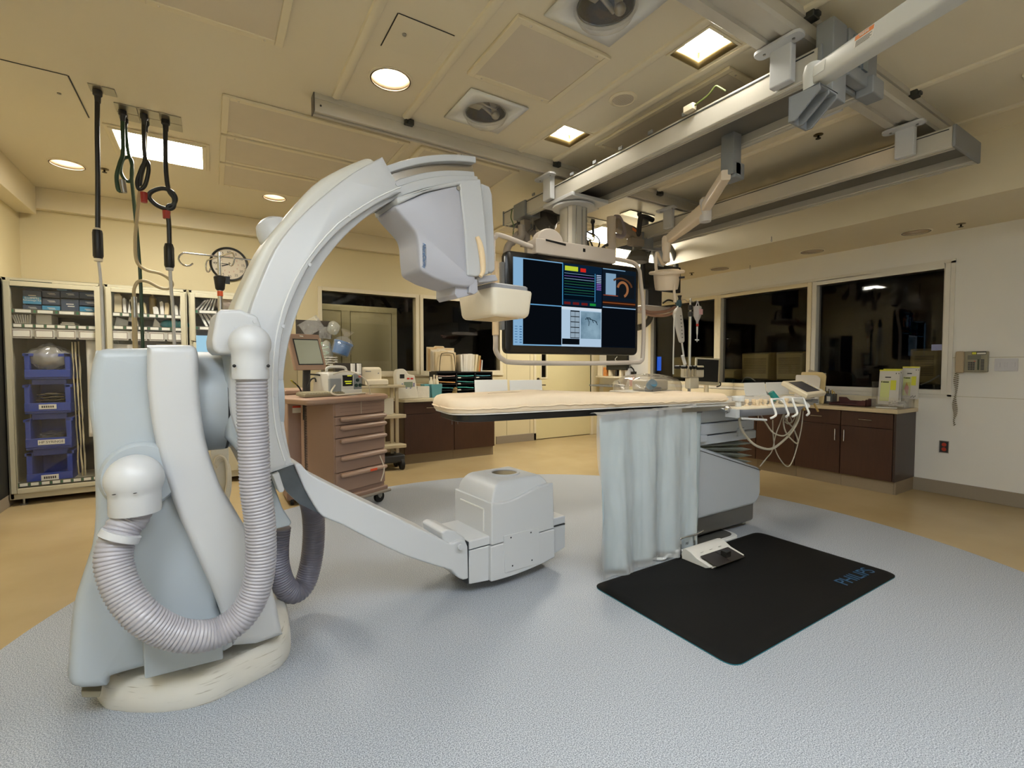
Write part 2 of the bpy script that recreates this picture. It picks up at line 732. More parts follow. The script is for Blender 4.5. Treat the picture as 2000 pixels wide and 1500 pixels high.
# ---- cream folding door seen through the left back window
cd = thing('closet_door', 'tall cream panelled door standing behind the left back window glass', 'door', (1.9, YB + .55, 0))
p = MB()
p.box(1.05, 2.62, YB + .55, YB + .6, 0, 2.33)
p.build('panel', M('closet_paint', 'd8cb9c', .5), cd, bevel=.004)
p = MB()
for a, b2 in ((1.15, 1.72), (1.86, 2.52)):
 for q in (rect(a, a + .008, .2, 2.24), rect(b2, b2 + .008, .2, 2.24), rect(a, b2, 2.232, 2.24)):
  p.box(q[0][0], q[2][0], YB + .547, YB + .552, q[0][1], q[2][1])
p.build('groove', M('closet_shadow_line', '6e6440', .6), cd)

lp_ = thing('added_back_lamp', 'added dim lamp, unseen, brightening the door behind the back windows', 'ceiling light', (1.9, YB + .35, 2.9))
p = MB()
p.box(1.5, 2.3, YB + .2, YB + .45, 2.86, 2.895)
p.build('diffuser', emit('added_back_glow', MILD, 6), lp_)  # unseen lamp added to brighten the cream door behind the glass

# ---- ceiling ribs (raised cover strips)
m_rib = M('ceiling_strip_paint', 'd9cfb6', .35, var=.02)
RIBS = [(.79, YF, 3.61), (1.31, YF, 3.61), (2.365, YF, 3.61), (2.75, YF, 3.61), (2.76, 1.2, 1.5), (4.17, YF, 3.61), (5.06, YF, 3.61), (3.3, 1.6, 3.61), (.9, 3.7, 7.0), (2.3, 3.7, 7.0)]
for i, (x, y0, y1) in enumerate(RIBS):
 if i == 4 or i >= 8:
  continue
 k = MB()
 pr = [(-.032, 0), (-.026, -.014), (-.012, -.022), (.012, -.022), (.026, -.014), (.032, 0)]
 k.loft([[(x + u, y, ZC + v) for u, v in pr] for y in (y0, y1)])
 struct(k.build('trim_%d' % (10 + i), m_rib))
# warm wall-panel seams on the back wall
k = MB()
k.box(4.42, 4.428, YB - .003, YB + .001, .14, 3.05)
k.box(4.92, 4.928, YB - .003, YB + .001, .14, 3.05)
k.box(1.0, 1.008, YB - .003, YB + .001, .14, 3.05)
struct(k.build('trim_5', M('seam_shadow', 'a39873', .6)))
k = MB()
k.box(XR - .002, XR + .001, YF, 1.78, 1.46, 1.464)
k.box(XR - .002, XR + .001, YF, 1.78, 1.055, 1.058)
struct(k.build('trim_6', M('seam_shadow')))
# ================================================================ lamps and fittings in the ceiling
m_refl = M('warm_reflector_metal', '9a8c78', .3, .5, var=.05)
m_ring = M('downlight_ring', '4a3f2e', .4, .6)
e_down = emit('downlight_lamp', WARM, L_DOWN)
e_down2 = emit('dim_downlight_lamp', WARM, L_DIM)
e_fl = emit('fluorescent_diffuser', MILD, L_FLUOR)
e_fill = emit('added_fill_diffuser', COOL, L_FILL)
e_sq = emit('square_lamp', MILD, L_SQUARE)


def downlight(x, y, r, z, label, group, lamp, lampr=.78):
 t = thing('downlight', label, 'ceiling light', (x, y, z), group)
 b = MB()
 b.lathe([(r + .014, 0), (r + .014, -.005), (r - .004, -.007), (r - .004, 0)], Matrix.Translation((x, y, z)), 36, caps=False)
 b.build('trim_ring', m_ceil, t)
 b = MB()
 b.lathe([(r + .001, -.0075), (r - .007, -.0078), (r - .007, -.004)], Matrix.Translation((x, y, z)), 36, caps=False)
 b.build('dark_lip', m_ring, t)
 b = MB()
 b.lathe([(r - .001, -.004), (r - .002, .03), (r * .93, .1), (r * lampr, .2)], Matrix.Translation((x, y, z)), 36, caps=False)
 b.build('reflector', m_refl, t, solid=.002)
 b = MB()
 b.lathe([(r * lampr, 0), (r * lampr, .012)], Matrix.Translation((x, y, z + .2)), 30)
 b.build('lamp', lamp, t)
 return t


dl = ['round recessed downlight in the far left ceiling corner, left of the long black hanging cord',
      'round recessed downlight near the back wall, just left of the curved imaging arm',
      'large round recessed downlight between two ceiling strips, left of the domed ceiling fixtures',
      'round recessed downlight under the far part of the grey overhead beam, seen beyond it',
      'round recessed downlight partly hidden by the grey bracket of the white arm',
      'round recessed downlight in the ceiling above the left of the camera',
      'round recessed downlight in the ceiling above the right of the camera',
      'round recessed downlight high over the blue floor left of the camera']
for (x, y, r), l in zip(DOWN, dl):
 downlight(x, y, r - .003, ZC, l, 'round downlights in the main ceiling', e_down)
sl = ['dim round soffit downlight above the right-most control room window',
      'dim round soffit downlight above the middle control room window',
      'dim round soffit downlight farthest along, left of the middle window']
for (x, y, r), l in zip(SOFD, sl):
 downlight(x, y, r - .003, SZ, l, 'dim downlights in the soffit', e_down2)
ql = ['small square recessed light beside the far end of the first ceiling rail',
      'square recessed light next to the second ceiling rail at the top of the view',
      'square recessed light in the ceiling over the camera']
for (x, y, r), l in zip(SQ, ql):
 t = thing('square_light', l, 'ceiling light', (x, y, ZC), 'square recessed ceiling lights')
 b = MB()
 for q in (rect(x - r - .015, x - r, y - r - .015, y + r + .015), rect(x + r, x + r + .015, y - r - .015, y + r + .015), rect(x - r, x + r, y - r - .015, y - r), rect(x - r, x + r, y + r, y + r + .015)):
  b.box(q[0][0], q[2][0], q[0][1], q[2][1], ZC - .006, ZC)
 b.build('trim_ring', m_trim, t)
 b = MB()
 rr, hz = r - .003, ZC + .1
 b.loft([[(x - a, y - a, z), (x + a, y - a, z), (x + a, y + a, z), (x - a, y + a, z)] for a, z in ((rr, ZC - .004), (rr, hz))], caps=False)
 b.build('reflector', M('bronze_reflector', '7d6a42', .35, .6), t, solid=.003)
 b = MB()
 b.box(x - rr + .004, x + rr - .004, y - rr + .004, y + rr - .004, hz, hz + .01)
 b.build('lamp', e_sq, t)


def fluor(x0, x1, y0, y1, label, em):
 t = thing('fluorescent_panel', label, 'ceiling light', ((x0 + x1) / 2, (y0 + y1) / 2, ZC), 'flush fluorescent panels')
 b = MB()
 for i, (d, z) in enumerate(((.05, .012), (.025, .02))):
  for q in (rect(x0 - d, x0 + .005, y0 - d, y1 + d), rect(x1 - .005, x1 + d, y0 - d, y1 + d), rect(x0, x1, y0 - d, y0 + .005), rect(x0, x1, y1 - .005, y1 + d)):
   b.box(q[0][0], q[2][0], q[0][1], q[2][1], ZC - z, ZC)
 b.build('frame', m_trim, t, bevel=.003)
 b = MB()
 b.box(x0, x1, y0, y1, ZC - .008, ZC - .002)
 b.build('diffuser', em, t)


fluor(-.645, -.03, 5.02, 5.57, 'bright flush fluorescent ceiling panel behind the hanging gas hoses', e_fl)
fluor(4.56, 5.38, 4.93, 5.6, 'bright flush fluorescent ceiling panel over the far right corner behind the big screen column', e_fl)
fluor(.2, 1.4, -.9, -.3, 'added cool fill panel above and behind the camera on the left', e_fill)  # this and the next two: unseen panels added as fill for the foreground
fluor(1.9, 2.3, -.9, -.3, 'added cool fill panel above and behind the camera on the right', e_fill)
fluor(-1.2, -.6, -.6, .6, 'added cool fill panel near the left wall above the camera', e_fill)

# ---- dome fixtures: square white plate, clear bowl, dark works inside
m_clear = glass('clear_dome_plastic', refl=.12, rough=.03, opac=.06)
for (x, y, r), l in zip(DOME, ('clear domed ceiling fixture on a square white plate near the first rail', 'clear domed ceiling fixture on a square white plate cut by the top of the view')):
 t = thing('dome_fixture', l, 'ceiling fixture', (x, y, ZC), 'clear domed ceiling fixtures')
 b = MB()
 b.holed(rect(x - .24, x + .24, y - .225, y + .225), [circle2(x, y, r - .01)], Matrix.Translation((0, 0, ZC - .012)))
 b.build('plate', m_white, t, solid=.01)
 b = MB()
 b.lathe([(r - .01, .25), (r - .01, 0)], Matrix.Translation((x, y, ZC)), 30, caps=False)
 b.lathe([(r - .01, 0), (.001, .001)], Matrix.Translation((x, y, ZC + .25)), 30, caps=False)
 b.build('housing', M('dark_brown_housing', '2b241a', .5), t)
 b = MB()
 b.lathe([(r - .002, -.016), (r - .006, -.04), (r * .86, -.072), (r * .6, -.1), (r * .3, -.113), (.001, -.117)], Matrix.Translation((x, y, ZC)), 36, caps=False)
 b.build('dome', m_clear, t)
 b = MB()
 b.lathe([(r * 1.03, -.012), (r * 1.03, -.024), (r * .9, -.026), (r * .9, -.012)], Matrix.Translation((x, y, ZC)), 36, caps=False)
 b.build('rim', m_clear, t)
 b = MB()
 b.cyl((x - .1, y, ZC + .06), (x + .08, y + .02, ZC + .0), .014)
 b.cyl((x + .02, y - .06, ZC + .1), (x + .05, y - .05, ZC - .03), .03, .02)
 b.ball((x + .055, y - .05, ZC - .035), .032)
 b.box(x - .12, x - .03, y - .02, y + .05, ZC + .02, ZC + .1)
 b.tube(smooth_path([(x - .1, y - .05, ZC + .1), (x - .08, y - .09, ZC), (x + .02, y - .1, ZC - .02), (x + .1, y - .03, ZC + .06)]), .007)
 b.build('lamp_gear', M('gear_metal', '9a9384', .35, .6), t)

# ---- perforated diffusers
mp = M('perforated_panel', 'cdc2ae', .5)
nt = mp.node_tree
tc = [n for n in nt.nodes if n.type == 'TEX_COORD'][0]
vo = nt.nodes.new('ShaderNodeTexVoronoi')
vo.inputs['Scale'].default_value = 95
vo.inputs['Randomness'].default_value = 0
nt.links.new(tc.outputs['Object'], vo.inputs['Vector'])
gt = nt.nodes.new('ShaderNodeMath')
gt.operation = 'GREATER_THAN'
gt.inputs[1].default_value = .34
nt.links.new(vo.outputs['Distance'], gt.inputs[0])
mxx = nt.nodes.new('ShaderNodeMix')
mxx.data_type = 'RGBA'
src = nt.nodes['Principled BSDF'].inputs['Base Color'].links[0].from_socket
nt.links.new(gt.outputs[0], mxx.inputs['Factor'])
mxx.inputs['A'].default_value = (*lin('857a68'), 1)
nt.links.new(src, mxx.inputs['B'])
nt.links.new(mxx.outputs['Result'], nt.nodes['Principled BSDF'].inputs['Base Color'])


def vent(x0, x1, y0, y1, label, group='perforated air diffusers', z=ZC, fr=.045):
 t = thing('air_diffuser', label, 'air vent', ((x0 + x1) / 2, (y0 + y1) / 2, z), group)
 b = MB()
 for q in (rect(x0, x0 + fr, y0, y1), rect(x1 - fr, x1, y0, y1), rect(x0 + fr, x1 - fr, y0, y0 + fr), rect(x0 + fr, x1 - fr, y1 - fr, y1)):
  b.box(q[0][0], q[2][0], q[0][1], q[2][1], z - .022, z)
 b.build('frame', m_trim, t, bevel=.006)
 b = MB()
 b.box(x0 + fr, x1 - fr, y0 + fr, y1 - fr, z - .016, z)
 b.build('perforated_sheet', mp, t)
 for px, py in ((x0 + .1, y0 + fr / 2), (x1 - .1, y0 + fr / 2), (x0 + .1, y1 - fr / 2), (x1 - .1, y1 - fr / 2)):
  b = MB()
  b.ball((px, py, z - .021), .008, nu=8, nv=6)
  b.build('screw', M('screw_head', 'd8d0bf', .3, .5), t)


vent(1.45, 2.14, 2.24, 2.86, 'square perforated air diffuser between the two domed fixtures')
vent(-.3, .4, 2.52, 3.21, 'perforated air diffuser cut by the top edge on the left of the view')
vent(.1, 1.48, 3.99, 4.62, 'large perforated return panel nearest the first ceiling rail above the curved arm', 'perforated return panels')
vent(.1, 1.48, 4.66, 5.26, 'middle perforated return panel of the row left of the curved arm', 'perforated return panels')
vent(.1, 1.48, 5.3, 5.95, 'rear perforated return panel of the row nearest the back wall', 'perforated return panels')
vent(1.58, 2.6, 3.99, 4.7, 'glossy perforated return panel behind the first rail, right of the curved arm top', 'perforated return panels')
vent(2.84, 3.35, 1.9, 3.17, 'long perforated air diffuser partly behind the grey overhead beam')
vent(4.55, 5.2, .3, .93, 'perforated air diffuser in the top right corner of the view')
vent(3.4, 4.45, 5.0, 5.9, 'glossy perforated panel near the back wall right of the screen column', 'perforated return panels')

# ---- access panels
for (x0, x1, y0, y1), l in (((.9, 1.235, 2.59, 2.9), 'square ceiling access hatch with a key latch beside the large round downlight'), ((-1.7, -.77, 4.3, 4.93), 'ceiling access hatch with a dark open edge at the left of the view')):
 t = thing('access_hatch', l, 'hatch', ((x0 + x1) / 2, (y0 + y1) / 2, ZC))
 b = MB()
 b.box(x0, x1, y0, y1, ZC - .006, ZC - .001)
 b.build('panel', m_ceil, t, bevel=.002)
 b = MB()
 b.box(x0 - .006, x0, y0, y1, ZC - .004, ZC - .001) if x0 > 0 else b.box(x1, x1 + .008, y0, y1, ZC - .004, ZC - .001)
 b.box(x0, x1, y0 - .004, y0, ZC - .004, ZC - .001)
 b.build('gap', m_black, t)
 b = MB()
 b.lathe([(.012, 0), (.012, -.006), (.004, -.008)], Matrix.Translation((x0 + .08 if x0 > 0 else x1 - .1, (y0 + y1) / 2 - .02, ZC - .006)), 14)
 b.build('latch', m_steel, t)

# ---- sprinklers, smoke detector, speaker, hooks
for x, y, z, l in ((-.85, 6.13, ZC, 'small brass sprinkler head in the ceiling beside the long black cord'), (4.31, 2.06, ZC, 'small brass sprinkler head in the ceiling right of the grey bracket'),
                   (*at(1877, 437, z=SZ).to_tuple()[:2], SZ, 'small sprinkler head in the soffit right of the nearest soffit downlight'), (*at(1351, 533, z=SZ).to_tuple()[:2], SZ, 'small sprinkler head in the soffit left of the farthest soffit downlight')):
 t = thing('sprinkler', l, 'sprinkler', (x, y, z), 'ceiling sprinkler heads')
 m = Matrix.Translation((x, y, z))
 b = MB()
 b.lathe([(.036, 0), (.036, -.004), (.012, -.008)], m, 20)
 b.build('escutcheon', M('aged_brass', '7a6a48', .35, .8), t)
 b = MB()
 b.cyl((x, y, z - .006), (x, y, z - .03), .008)
 b.lathe([(.02, -.03), (.02, -.034), (.001, -.034)], m, 12)
 b.build('deflector', M('dark_bronze', '3c3427', .4, .8), t)
p = at(909, 300, z=ZC)
t = thing('smoke_detector', 'white smoke detector behind the first ceiling rail above the detector head', 'smoke detector', p)
m = Matrix.Translation(p)
b = MB()
b.lathe([(.075, 0), (.075, -.012), (.058, -.02), (.05, -.045), (.03, -.056), (.001, -.058)], m, 30)
b.build('body', m_white, t)
b = MB()
for k in range(10):
 a = 2 * PI * k / 10
 b.box(-.01, .01, .049, .055, -.042, -.026, m @ Matrix.Rotation(a, 4, 'Z'))
b.build('vent_slots', m_black, t)
p = at(1217, 193, z=ZC)
t = thing('ceiling_speaker', 'round cream ceiling speaker between strips above the overhead beam', 'speaker', p)
m = Matrix.Translation(p)
b = MB()
b.lathe([(.1, 0), (.1, -.006), (.08, -.012), (.075, -.008)], m, 36, caps=False)
b.build('rim', m_trim, t)
b = MB()
b.lathe([(.076, -.008), (.001, -.01)], m, 30)
b.build('grille', mp, t)
for px, py, l in ((1507, 462, 'small ring hook hanging from the soffit above the middle window'), (1465, 518, 'small ring hook hanging from the soffit above the farthest window')):
 p = at(px, py, z=SZ)
 t = thing('ceiling_hook', l, 'hook', p)
 b = MB()
 b.tube([p, p + Vector((0, 0, -.03))], .003, 6)
 b.build('stem', m_dark, t)
 b = MB()
 b.tube([p + Vector((.012 * math.cos(a * PI / 6), 0, -.042 + .012 * math.sin(a * PI / 6))) for a in range(12)], .0025, 6, closed=True)
 b.build('ring', m_steel, t)
# ================================================================ floor-mounted C-arm
GA = R(5)
GT, GN = Vector((math.cos(GA), math.sin(GA), 0)), Vector((-math.sin(GA), math.cos(GA), 0))
G0 = Vector((.9, 2.42, 0))


def CP(px, py, w=0.):
 return onpl(px, py, G0 + GN * w, GN)


def CU(px, py, w=0.):
 """pixel -> (along, height) in the arm's own plane, at depth w behind its front face"""
 p = CP(px, py, w) - G0
 return (p.dot(GT), p.z)


GM = Matrix(((GT.x, 0, GN.x, G0.x), (GT.y, 0, GN.y, G0.y), (0, 1, 0, 0), (0, 0, 0, 1)))  # (along, height, depth) -> world


def cpr(mb, pix, w0, w1, wr=None, rnd=0, n=4):
 poly = [CU(x, y, w0 if wr is None else wr) for x, y in pix]
 if rnd:
  poly = [tuple(v) for v in round_poly(poly, rnd, n)]
 return mb.prism(poly, w0, w1, GM)


def gp(u, z, w):
 return GM @ Vector((u, z, w))


ga = thing('c_arm_x_ray_machine', 'large white and pale grey floor-mounted C-arm X-ray machine with ribbed cable hoses', 'x-ray machine', (-.05, 2.65, 0))
m_arm = M('arm_enamel', 'bfc1c3', .36, var=.015, scale=2)
m_rear = M('blue_grey_cover', 'a9b1b7', .4, var=.02, scale=2)
m_det = M('lilac_grey_panel', 'b0b1ba', .42, var=.015, scale=2)
m_seam = M('dark_seam', '2c2f33', .6)

# --- stand
b = MB()
foot = [(195, 1378), (235, 1391), (290, 1394), (350, 1389), (410, 1374), (460, 1350), (520, 1320), (552, 1300), (568, 1270), (563, 1220), (556, 1190)]
fp = [at(x, y, z=0.0) for x, y in foot]
fp = fp + [Vector((.27, 3.02, 0)), Vector((.0, 3.1, 0)), Vector((-.38, 3.02, 0)), Vector((-.47, 2.75, 0))]
fp = smooth_path(fp, 4, closed=True)
cen = sum(fp, Vector()) / len(fp)
rings = []
for k, z in ((.985, 0), (1, .012), (1, .05), (.985, .085), (.95, .112), (.88, .128)):
 rings.append([cen + (p - cen) * k + Vector((0, 0, z)) for p in fp])
b.loft(rings)
# scuffed enamel for the foot
mfo = M('scuffed_white_enamel', 'd0cdc4', .4, var=.05, scale=7)
nt = mfo.node_tree
tc = [n for n in nt.nodes if n.type == 'TEX_COORD'][0]
mp_ = nt.nodes.new('ShaderNodeMapping')
mp_.inputs['Scale'].default_value = (4, 4, 70)
nz = nt.nodes.new('ShaderNodeTexNoise')
nz.inputs['Scale'].default_value = 2.2
nz.inputs['Detail'].default_value = 6
nt.links.new(tc.outputs['Object'], mp_.inputs[0])
nt.links.new(mp_.outputs[0], nz.inputs['Vector'])
cr = nt.nodes.new('ShaderNodeValToRGB')
cr.color_ramp.elements[0].position = .62
cr.color_ramp.elements[1].position = .74
nt.links.new(nz.outputs['Fac'], cr.inputs[0])
mxx = nt.nodes.new('ShaderNodeMix')
mxx.data_type = 'RGBA'
src = nt.nodes['Principled BSDF'].inputs['Base Color'].links[0].from_socket
nt.links.new(cr.outputs[0], mxx.inputs['Factor'])
nt.links.new(src, mxx.inputs['A'])
mxx.inputs['B'].default_value = (*lin('8f8776'), 1)
nt.links.new(mxx.outputs['Result'], nt.nodes['Principled BSDF'].inputs['Base Color'])
b.build('floor_base', mfo, ga)
b = MB()
cpr(b, [(158, 1350), (198, 1350), (194, 1363), (160, 1363)], .08, .4, .08)
b.build('base_pad', M('worn_pad', '8f8874', .6), ga, bevel=.004)

seam = [(287, 679), (287, 740), (293, 800), (303, 860), (318, 920), (342, 990), (376, 1070), (408, 1140), (428, 1190), (440, 1225), (452, 1262)]
left = [(278, 1314), (222, 1330), (212, 1337), (205, 1352), (134, 1351), (131, 1290), (140, 1195), (160, 1130), (178, 1070), (184, 1000), (181, 900), (178, 850), (170, 800), (172, 745), (180, 700), (192, 684), (212, 680)]


def smpix(p, n=3):
 return [(v.x, v.y) for v in smooth_path([(a[0], a[1], 0) for a in p], n)]


def unloop(p):
 """collapse the small loops an inset outline makes at tight corners"""
 k = len(p)
 for i in range(k):
  for j in range(i + 12, i + 1, -1):
   a, b, c, d = p[i], p[(i + 1) % k], p[j % k], p[(j + 1) % k]
   r, s = b - a, d - c
   w = r.x * s.y - r.y * s.x
   if abs(w) < 1e-12:
    continue
   t, u = ((c.x - a.x) * s.y - (c.y - a.y) * s.x) / w, ((c.x - a.x) * r.y - (c.y - a.y) * r.x) / w
   if 0 < t < 1 and 0 < u < 1:
    for m in range(i + 1, j + 1):
     p[m % k] = a + r * t
    break
 return p


def inset_loft(mb, poly, prof):
 """extrude a polygon through (depth, inset) stations for a softly rounded front edge"""
 pv = [Vector(p) for p in poly]
 k = len(pv)
 area = sum(pv[i].x * pv[(i + 1) % k].y - pv[(i + 1) % k].x * pv[i].y for i in range(k))
 sg = 1 if area > 0 else -1
 nr = []
 for i in range(k):
  t = (pv[(i + 1) % k] - pv[i - 1]).normalized()
  nr.append(Vector((-t.y, t.x)) * sg)
 mb.loft([[GM @ Vector((q.x, q.y, d)) for q in unloop([p + n * e for p, n in zip(pv, nr)])] for d, e in prof])


b = MB()
poly = [CU(x, y, 0) for x, y in smpix(left) + smpix([(x + 20, y) for x, y in seam[:-3]]) + smpix(seam[-3:])]
inset_loft(b, poly, [(.02, .035), (.024, .02), (.035, .008), (.06, 0), (.52, 0), (.55, .02)])
b.build('rear_cover', m_rear, ga, angle=50)
right = [(552, 1240), (545, 1205), (536, 1165), (520, 1110), (500, 1066), (470, 1015), (440, 968), (418, 915), (402, 860), (393, 800), (389, 745), (388, 700), (383, 680), (372, 674)]
b = MB()
poly = [CU(x, y, -.03) for x, y in smpix(seam[::-1]) + [(287, 674)] + smpix(right[::-1]) + [(500, 1258)]]
inset_loft(b, poly, [(-.045, .03), (-.042, .016), (-.034, .006), (-.015, 0), (.57, 0), (.59, .02)])
b.build('front_cover', m_arm, ga, angle=50)
b = MB()
cpr(b, [(278, 1252), (435, 1228), (436, 1288), (283, 1327)], -.075, .05, -.075)
b.build('access_panel', m_rear, ga, bevel=.006, seg=3)
b = MB()
cpr(b, [(418, 1240), (446, 1205), (455, 1262), (436, 1273)], -.055, .05)
b.build('access_panel', m_rear, ga, bevel=.005)
# second flank of the foot, flaring out to the right
b = MB()
flank = [at(x, y, z=.1) for x, y in ((455, 1275), (552, 1242), (560, 1226))]

# --- neck on the rotation axis
zc = 1.217
b = MB()
for u0, u1, r0, r1 in ((-.36, -.205, .225, .225), (-.2, .02, .218, .218)):
 b.loft([[gp(u - .62, zc + r * math.sin(2 * PI * i / 48), .25 + r * math.cos(2 * PI * i / 48)) for i in range(48)] for u, r in ((u0 - .3, r0), (u1 - .02, r1))])
b.build('neck', m_rear, ga)
b = MB()
b.loft([[gp(u - .62, zc + .223 * math.sin(2 * PI * i / 48), .25 + .223 * math.cos(2 * PI * i / 48)) for i in range(48)] for u in (-.226, -.214)])
b.build('neck_seam', m_seam, ga)

# --- sleeve that carries the arm
out_f = [(485, 617), (500, 572), (537, 487), (583, 427), (640, 375), (690, 337), (748, 305)]
inn_f = [(785, 374), (733, 400), (667, 447), (613, 507), (580, 567), (560, 620), (548, 680), (545, 747), (546, 790), (549.5, 824), (560, 875), (575, 908)]
out_b = [(457, 603), (470, 570), (515, 477), (560, 420), (613, 360), (667, 327), (722, 304)]
low = [(526, 926), (500, 900), (470, 860), (452, 810), (448, 760), (452, 700), (470, 655)]
b = MB()
po = smpix(out_f) + smpix(inn_f) + smpix(low)
poly = [CU(x, y, 0) for x, y in po]
inset_loft(b, poly, [(0, .012), (.004, .004), (.014, 0), (.06, 0)])
b.build('sleeve', m_arm, ga, angle=40)
b = MB()
po = smpix(out_b) + [(760, 330), (775, 368)] + smpix([(733, 400), (667, 447), (613, 507), (580, 567), (560, 620), (552, 680), (549, 747), (553, 824), (566, 890)]) + smpix([(522, 915), (470, 850), (447, 760), (450, 660)])
poly = [CU(x, y, .06) for x, y in po]
b.prism(poly, .06, .34, GM)
b.build('sleeve_shell', M('ivory_shell', 'c8c6bc', .4, var=.02), ga, bevel=.03, seg=4)
# bright edge lip and bolts on the sleeve
b = MB()
lip = [gp(*CU(x, y, -.001), -.001) for x, y in smpix([(783, 365), (733, 388), (660, 437), (600, 507), (563, 575), (541, 650), (533, 720), (533, 790), (541, 850), (556, 900)])]
b.tube(lip, .0035, 6)
b.build('trim_line', m_white, ga)
b = MB()
for x, y in ((775, 360), (682, 421), (605, 517), (553, 637), (538, 773), (560, 905)):
 q = CP(x, y, 0)
 b.cyl(q - GN * .004, q + GN * .004, .008, n=12)
b.build('bolt', m_ltgrey, ga)

# --- the C itself: white rails either side of a steel running track
fitc = (CU(553, 775, .05)[0] + 1.236, 1.217)
RI = 1.236


def ang(px, py, w=.05):
 u, z = CU(px, py, w)
 return math.atan2(z - fitc[1], u - fitc[0])


a0, a1 = ang(935, 350), ang(596, 918)
if a1 < 0:
 a1 += 2 * PI


def arc_band(mb, r0, r1, w0, w1, s=a0, e=a1, n=60):
 rings = []
 for i in range(n + 1):
  a = s + (e - s) * i / n
  ca, sa = math.cos(a), math.sin(a)
  rings.append([gp(fitc[0] + r * ca, fitc[1] + r * sa, w) for r, w in ((r0, w0), (r1, w0), (r1, w1), (r0, w1))])
 mb.loft(rings)


b = MB()
arc_band(b, RI, RI + .05, .055, .3)
arc_band(b, RI + .05, RI + .085, .085, .27)
b.build('arc_rail', m_arm, ga, bevel=.006)
b = MB()
arc_band(b, RI + .085, RI + .125, .1, .265)
b.build('running_track', M('polished_track', 'b9b2a8', .22, .9), ga)
b = MB()
arc_band(b, RI + .125, RI + .162, .055, .3)
b.build('outer_rail', m_arm, ga, bevel=.006)

# --- lower arm to the tube
b = MB()
up = [(575, 908), (588, 906), (604, 925), (650, 950), (700, 975), (760, 1003), (820, 1033), (856, 1049), (880, 1062), (895, 1056), (908, 1055), (914, 1068)]
dn = [(916, 1130), (905, 1133), (893, 1127), (880, 1114), (850, 1105), (790, 1085), (720, 1052), (670, 1026), (632, 1010), (615, 990), (595, 955)]
cpr(b, smpix(up, 2) + smpix(dn, 2), .03, .34, .03)
b.build('lower_arm', m_arm, ga, bevel=.012, seg=3)
b = MB()
cpr(b, [(523, 927), (575, 909), (590, 945), (615, 990), (630, 1008), (615, 1000), (585, 985), (562, 962), (545, 935)], .05, .3, .03)
b.build('running_track', M('smudged_dark_track', '5a6168', .3, .7, var=.3, scale=14), ga)
b = MB()
cpr(b, [(532, 928), (545, 922), (556, 957), (553, 962), (545, 962)], -.005, .08)
b.build('end_stop', m_ltgrey, ga, bevel=.005)
b = MB()
q = CP(900, 1068, 0)
b.cyl(q - GN * .006, q + GN * .01, .017, n=20)
b.build('hinge_cap', m_arm, ga, bevel=.002)
b = MB()
cpr(b, [(862, 1040), (872, 1034), (890, 1038), (908, 1050), (912, 1064), (888, 1070), (866, 1058)], .05, .3, .05)
b.build('hinge_block', m_arm, ga, bevel=.012, seg=3)

# --- tube housing
UL, ZB = CU(955, 1135, .03)
u_l, u_c0, u_c1, u_r = CU(915, 1131, .03)[0], UL, CU(1077, 1090, .03)[0], CU(1105, 1075, .03)[0]
zb, zs, zl = CU(955, 1135, .03)[1], CU(955, 1064, .03)[1], CU(955, 1030, .03)[1]


def belly(u):
 return zb + .03 * ((u - (u_c0 + u_c1) / 2 + .1) / .35) ** 2


def bpoly(a, c, top, n=10):
 return [(a + (c - a) * i / n, belly(a + (c - a) * i / n)) for i in range(n + 1)] + [(c, top), (a, top)]


b = MB()
b.prism(bpoly(u_l + .003, u_c0, zs - .002), .025, .41, GM)
b.build('lower_housing', m_arm, ga, bevel=.008, seg=3)
b = MB()
b.prism(bpoly(u_c1, u_r, zs - .002), .035, .4, GM)
b.build('lower_housing', m_arm, ga, bevel=.008, seg=3)
b = MB()
b.prism(bpoly(u_c0 - .005, u_c1 + .005, zs - .002), .0, .44, GM)
b.build('lower_housing', m_arm, ga, bevel=.008, seg=3)
b = MB()
b.prism(rect(u_l + .003, u_c0 + .02, zs + .002, zs + .055), .025, .41, GM)
b.build('upper_housing', m_arm, ga, bevel=.008, seg=3)
b = MB()
b.prism(rect(u_c1 - .02, u_r, zs + .002, zs + .055), .035, .4, GM)
b.build('upper_housing', m_arm, ga, bevel=.008, seg=3)
# tall collimator cover with a wavy shoulder
z_sh, z_top = CU(953, 982, .02)[1], CU(975, 940, .05)[1]
n = 14
wave = []
for i in range(n + 1):
 t = i / n
 wave.append((u_c0 + (u_c1 - u_c0) * t - .01 * t, z_sh - .03 * math.sin(PI * min(1, t * 1.3)) * (1 - t) + .05 * t * t * (3 - 2 * t)))
b = MB()
b.prism([(u_c0, zs + .002), (u_c1, zs + .002)] + wave[::-1], .0, .44, GM)
b.build('collimator_cover', m_arm, ga, bevel=.01, seg=3)
b = MB()
rings = []
for k in range(9):
 a = k / 8 * PI / 2
 z = z_sh - .04 + (z_top - z_sh + .04) * math.sin(a)
 e = .11 * (1 - math.cos(a))
 e2 = .1 * (1 - math.cos(a))
 rings.append([gp(u, z, w) for u, w in ((u_c0 + .012 + e2, .015 + e * .5), (u_c1 - .02 - e2, .015 + e * .5), (u_c1 - .02 - e2, .425 - e * .5), (u_c0 + .012 + e2, .425 - e * .5))])
b.loft(rings)
b.build('beam_window_cover', m_arm, ga, bevel=.012, seg=3, angle=50)
b = MB()
um = (u_c0 + u_c1) / 2
m = Matrix.Translation(gp(um, z_top, .22))
b.lathe([(.105, -.004), (.105, .006), (.088, .008), (.084, -.004)], m, 36, caps=False)
b.build('window_ring', m_ltgrey, ga)
b = MB()
b.lathe([(.084, .002), (.001, .002)], m, 36, caps=False)
b.build('beam_window', M('beam_window_dark', '4a4236', .2, .3), ga)
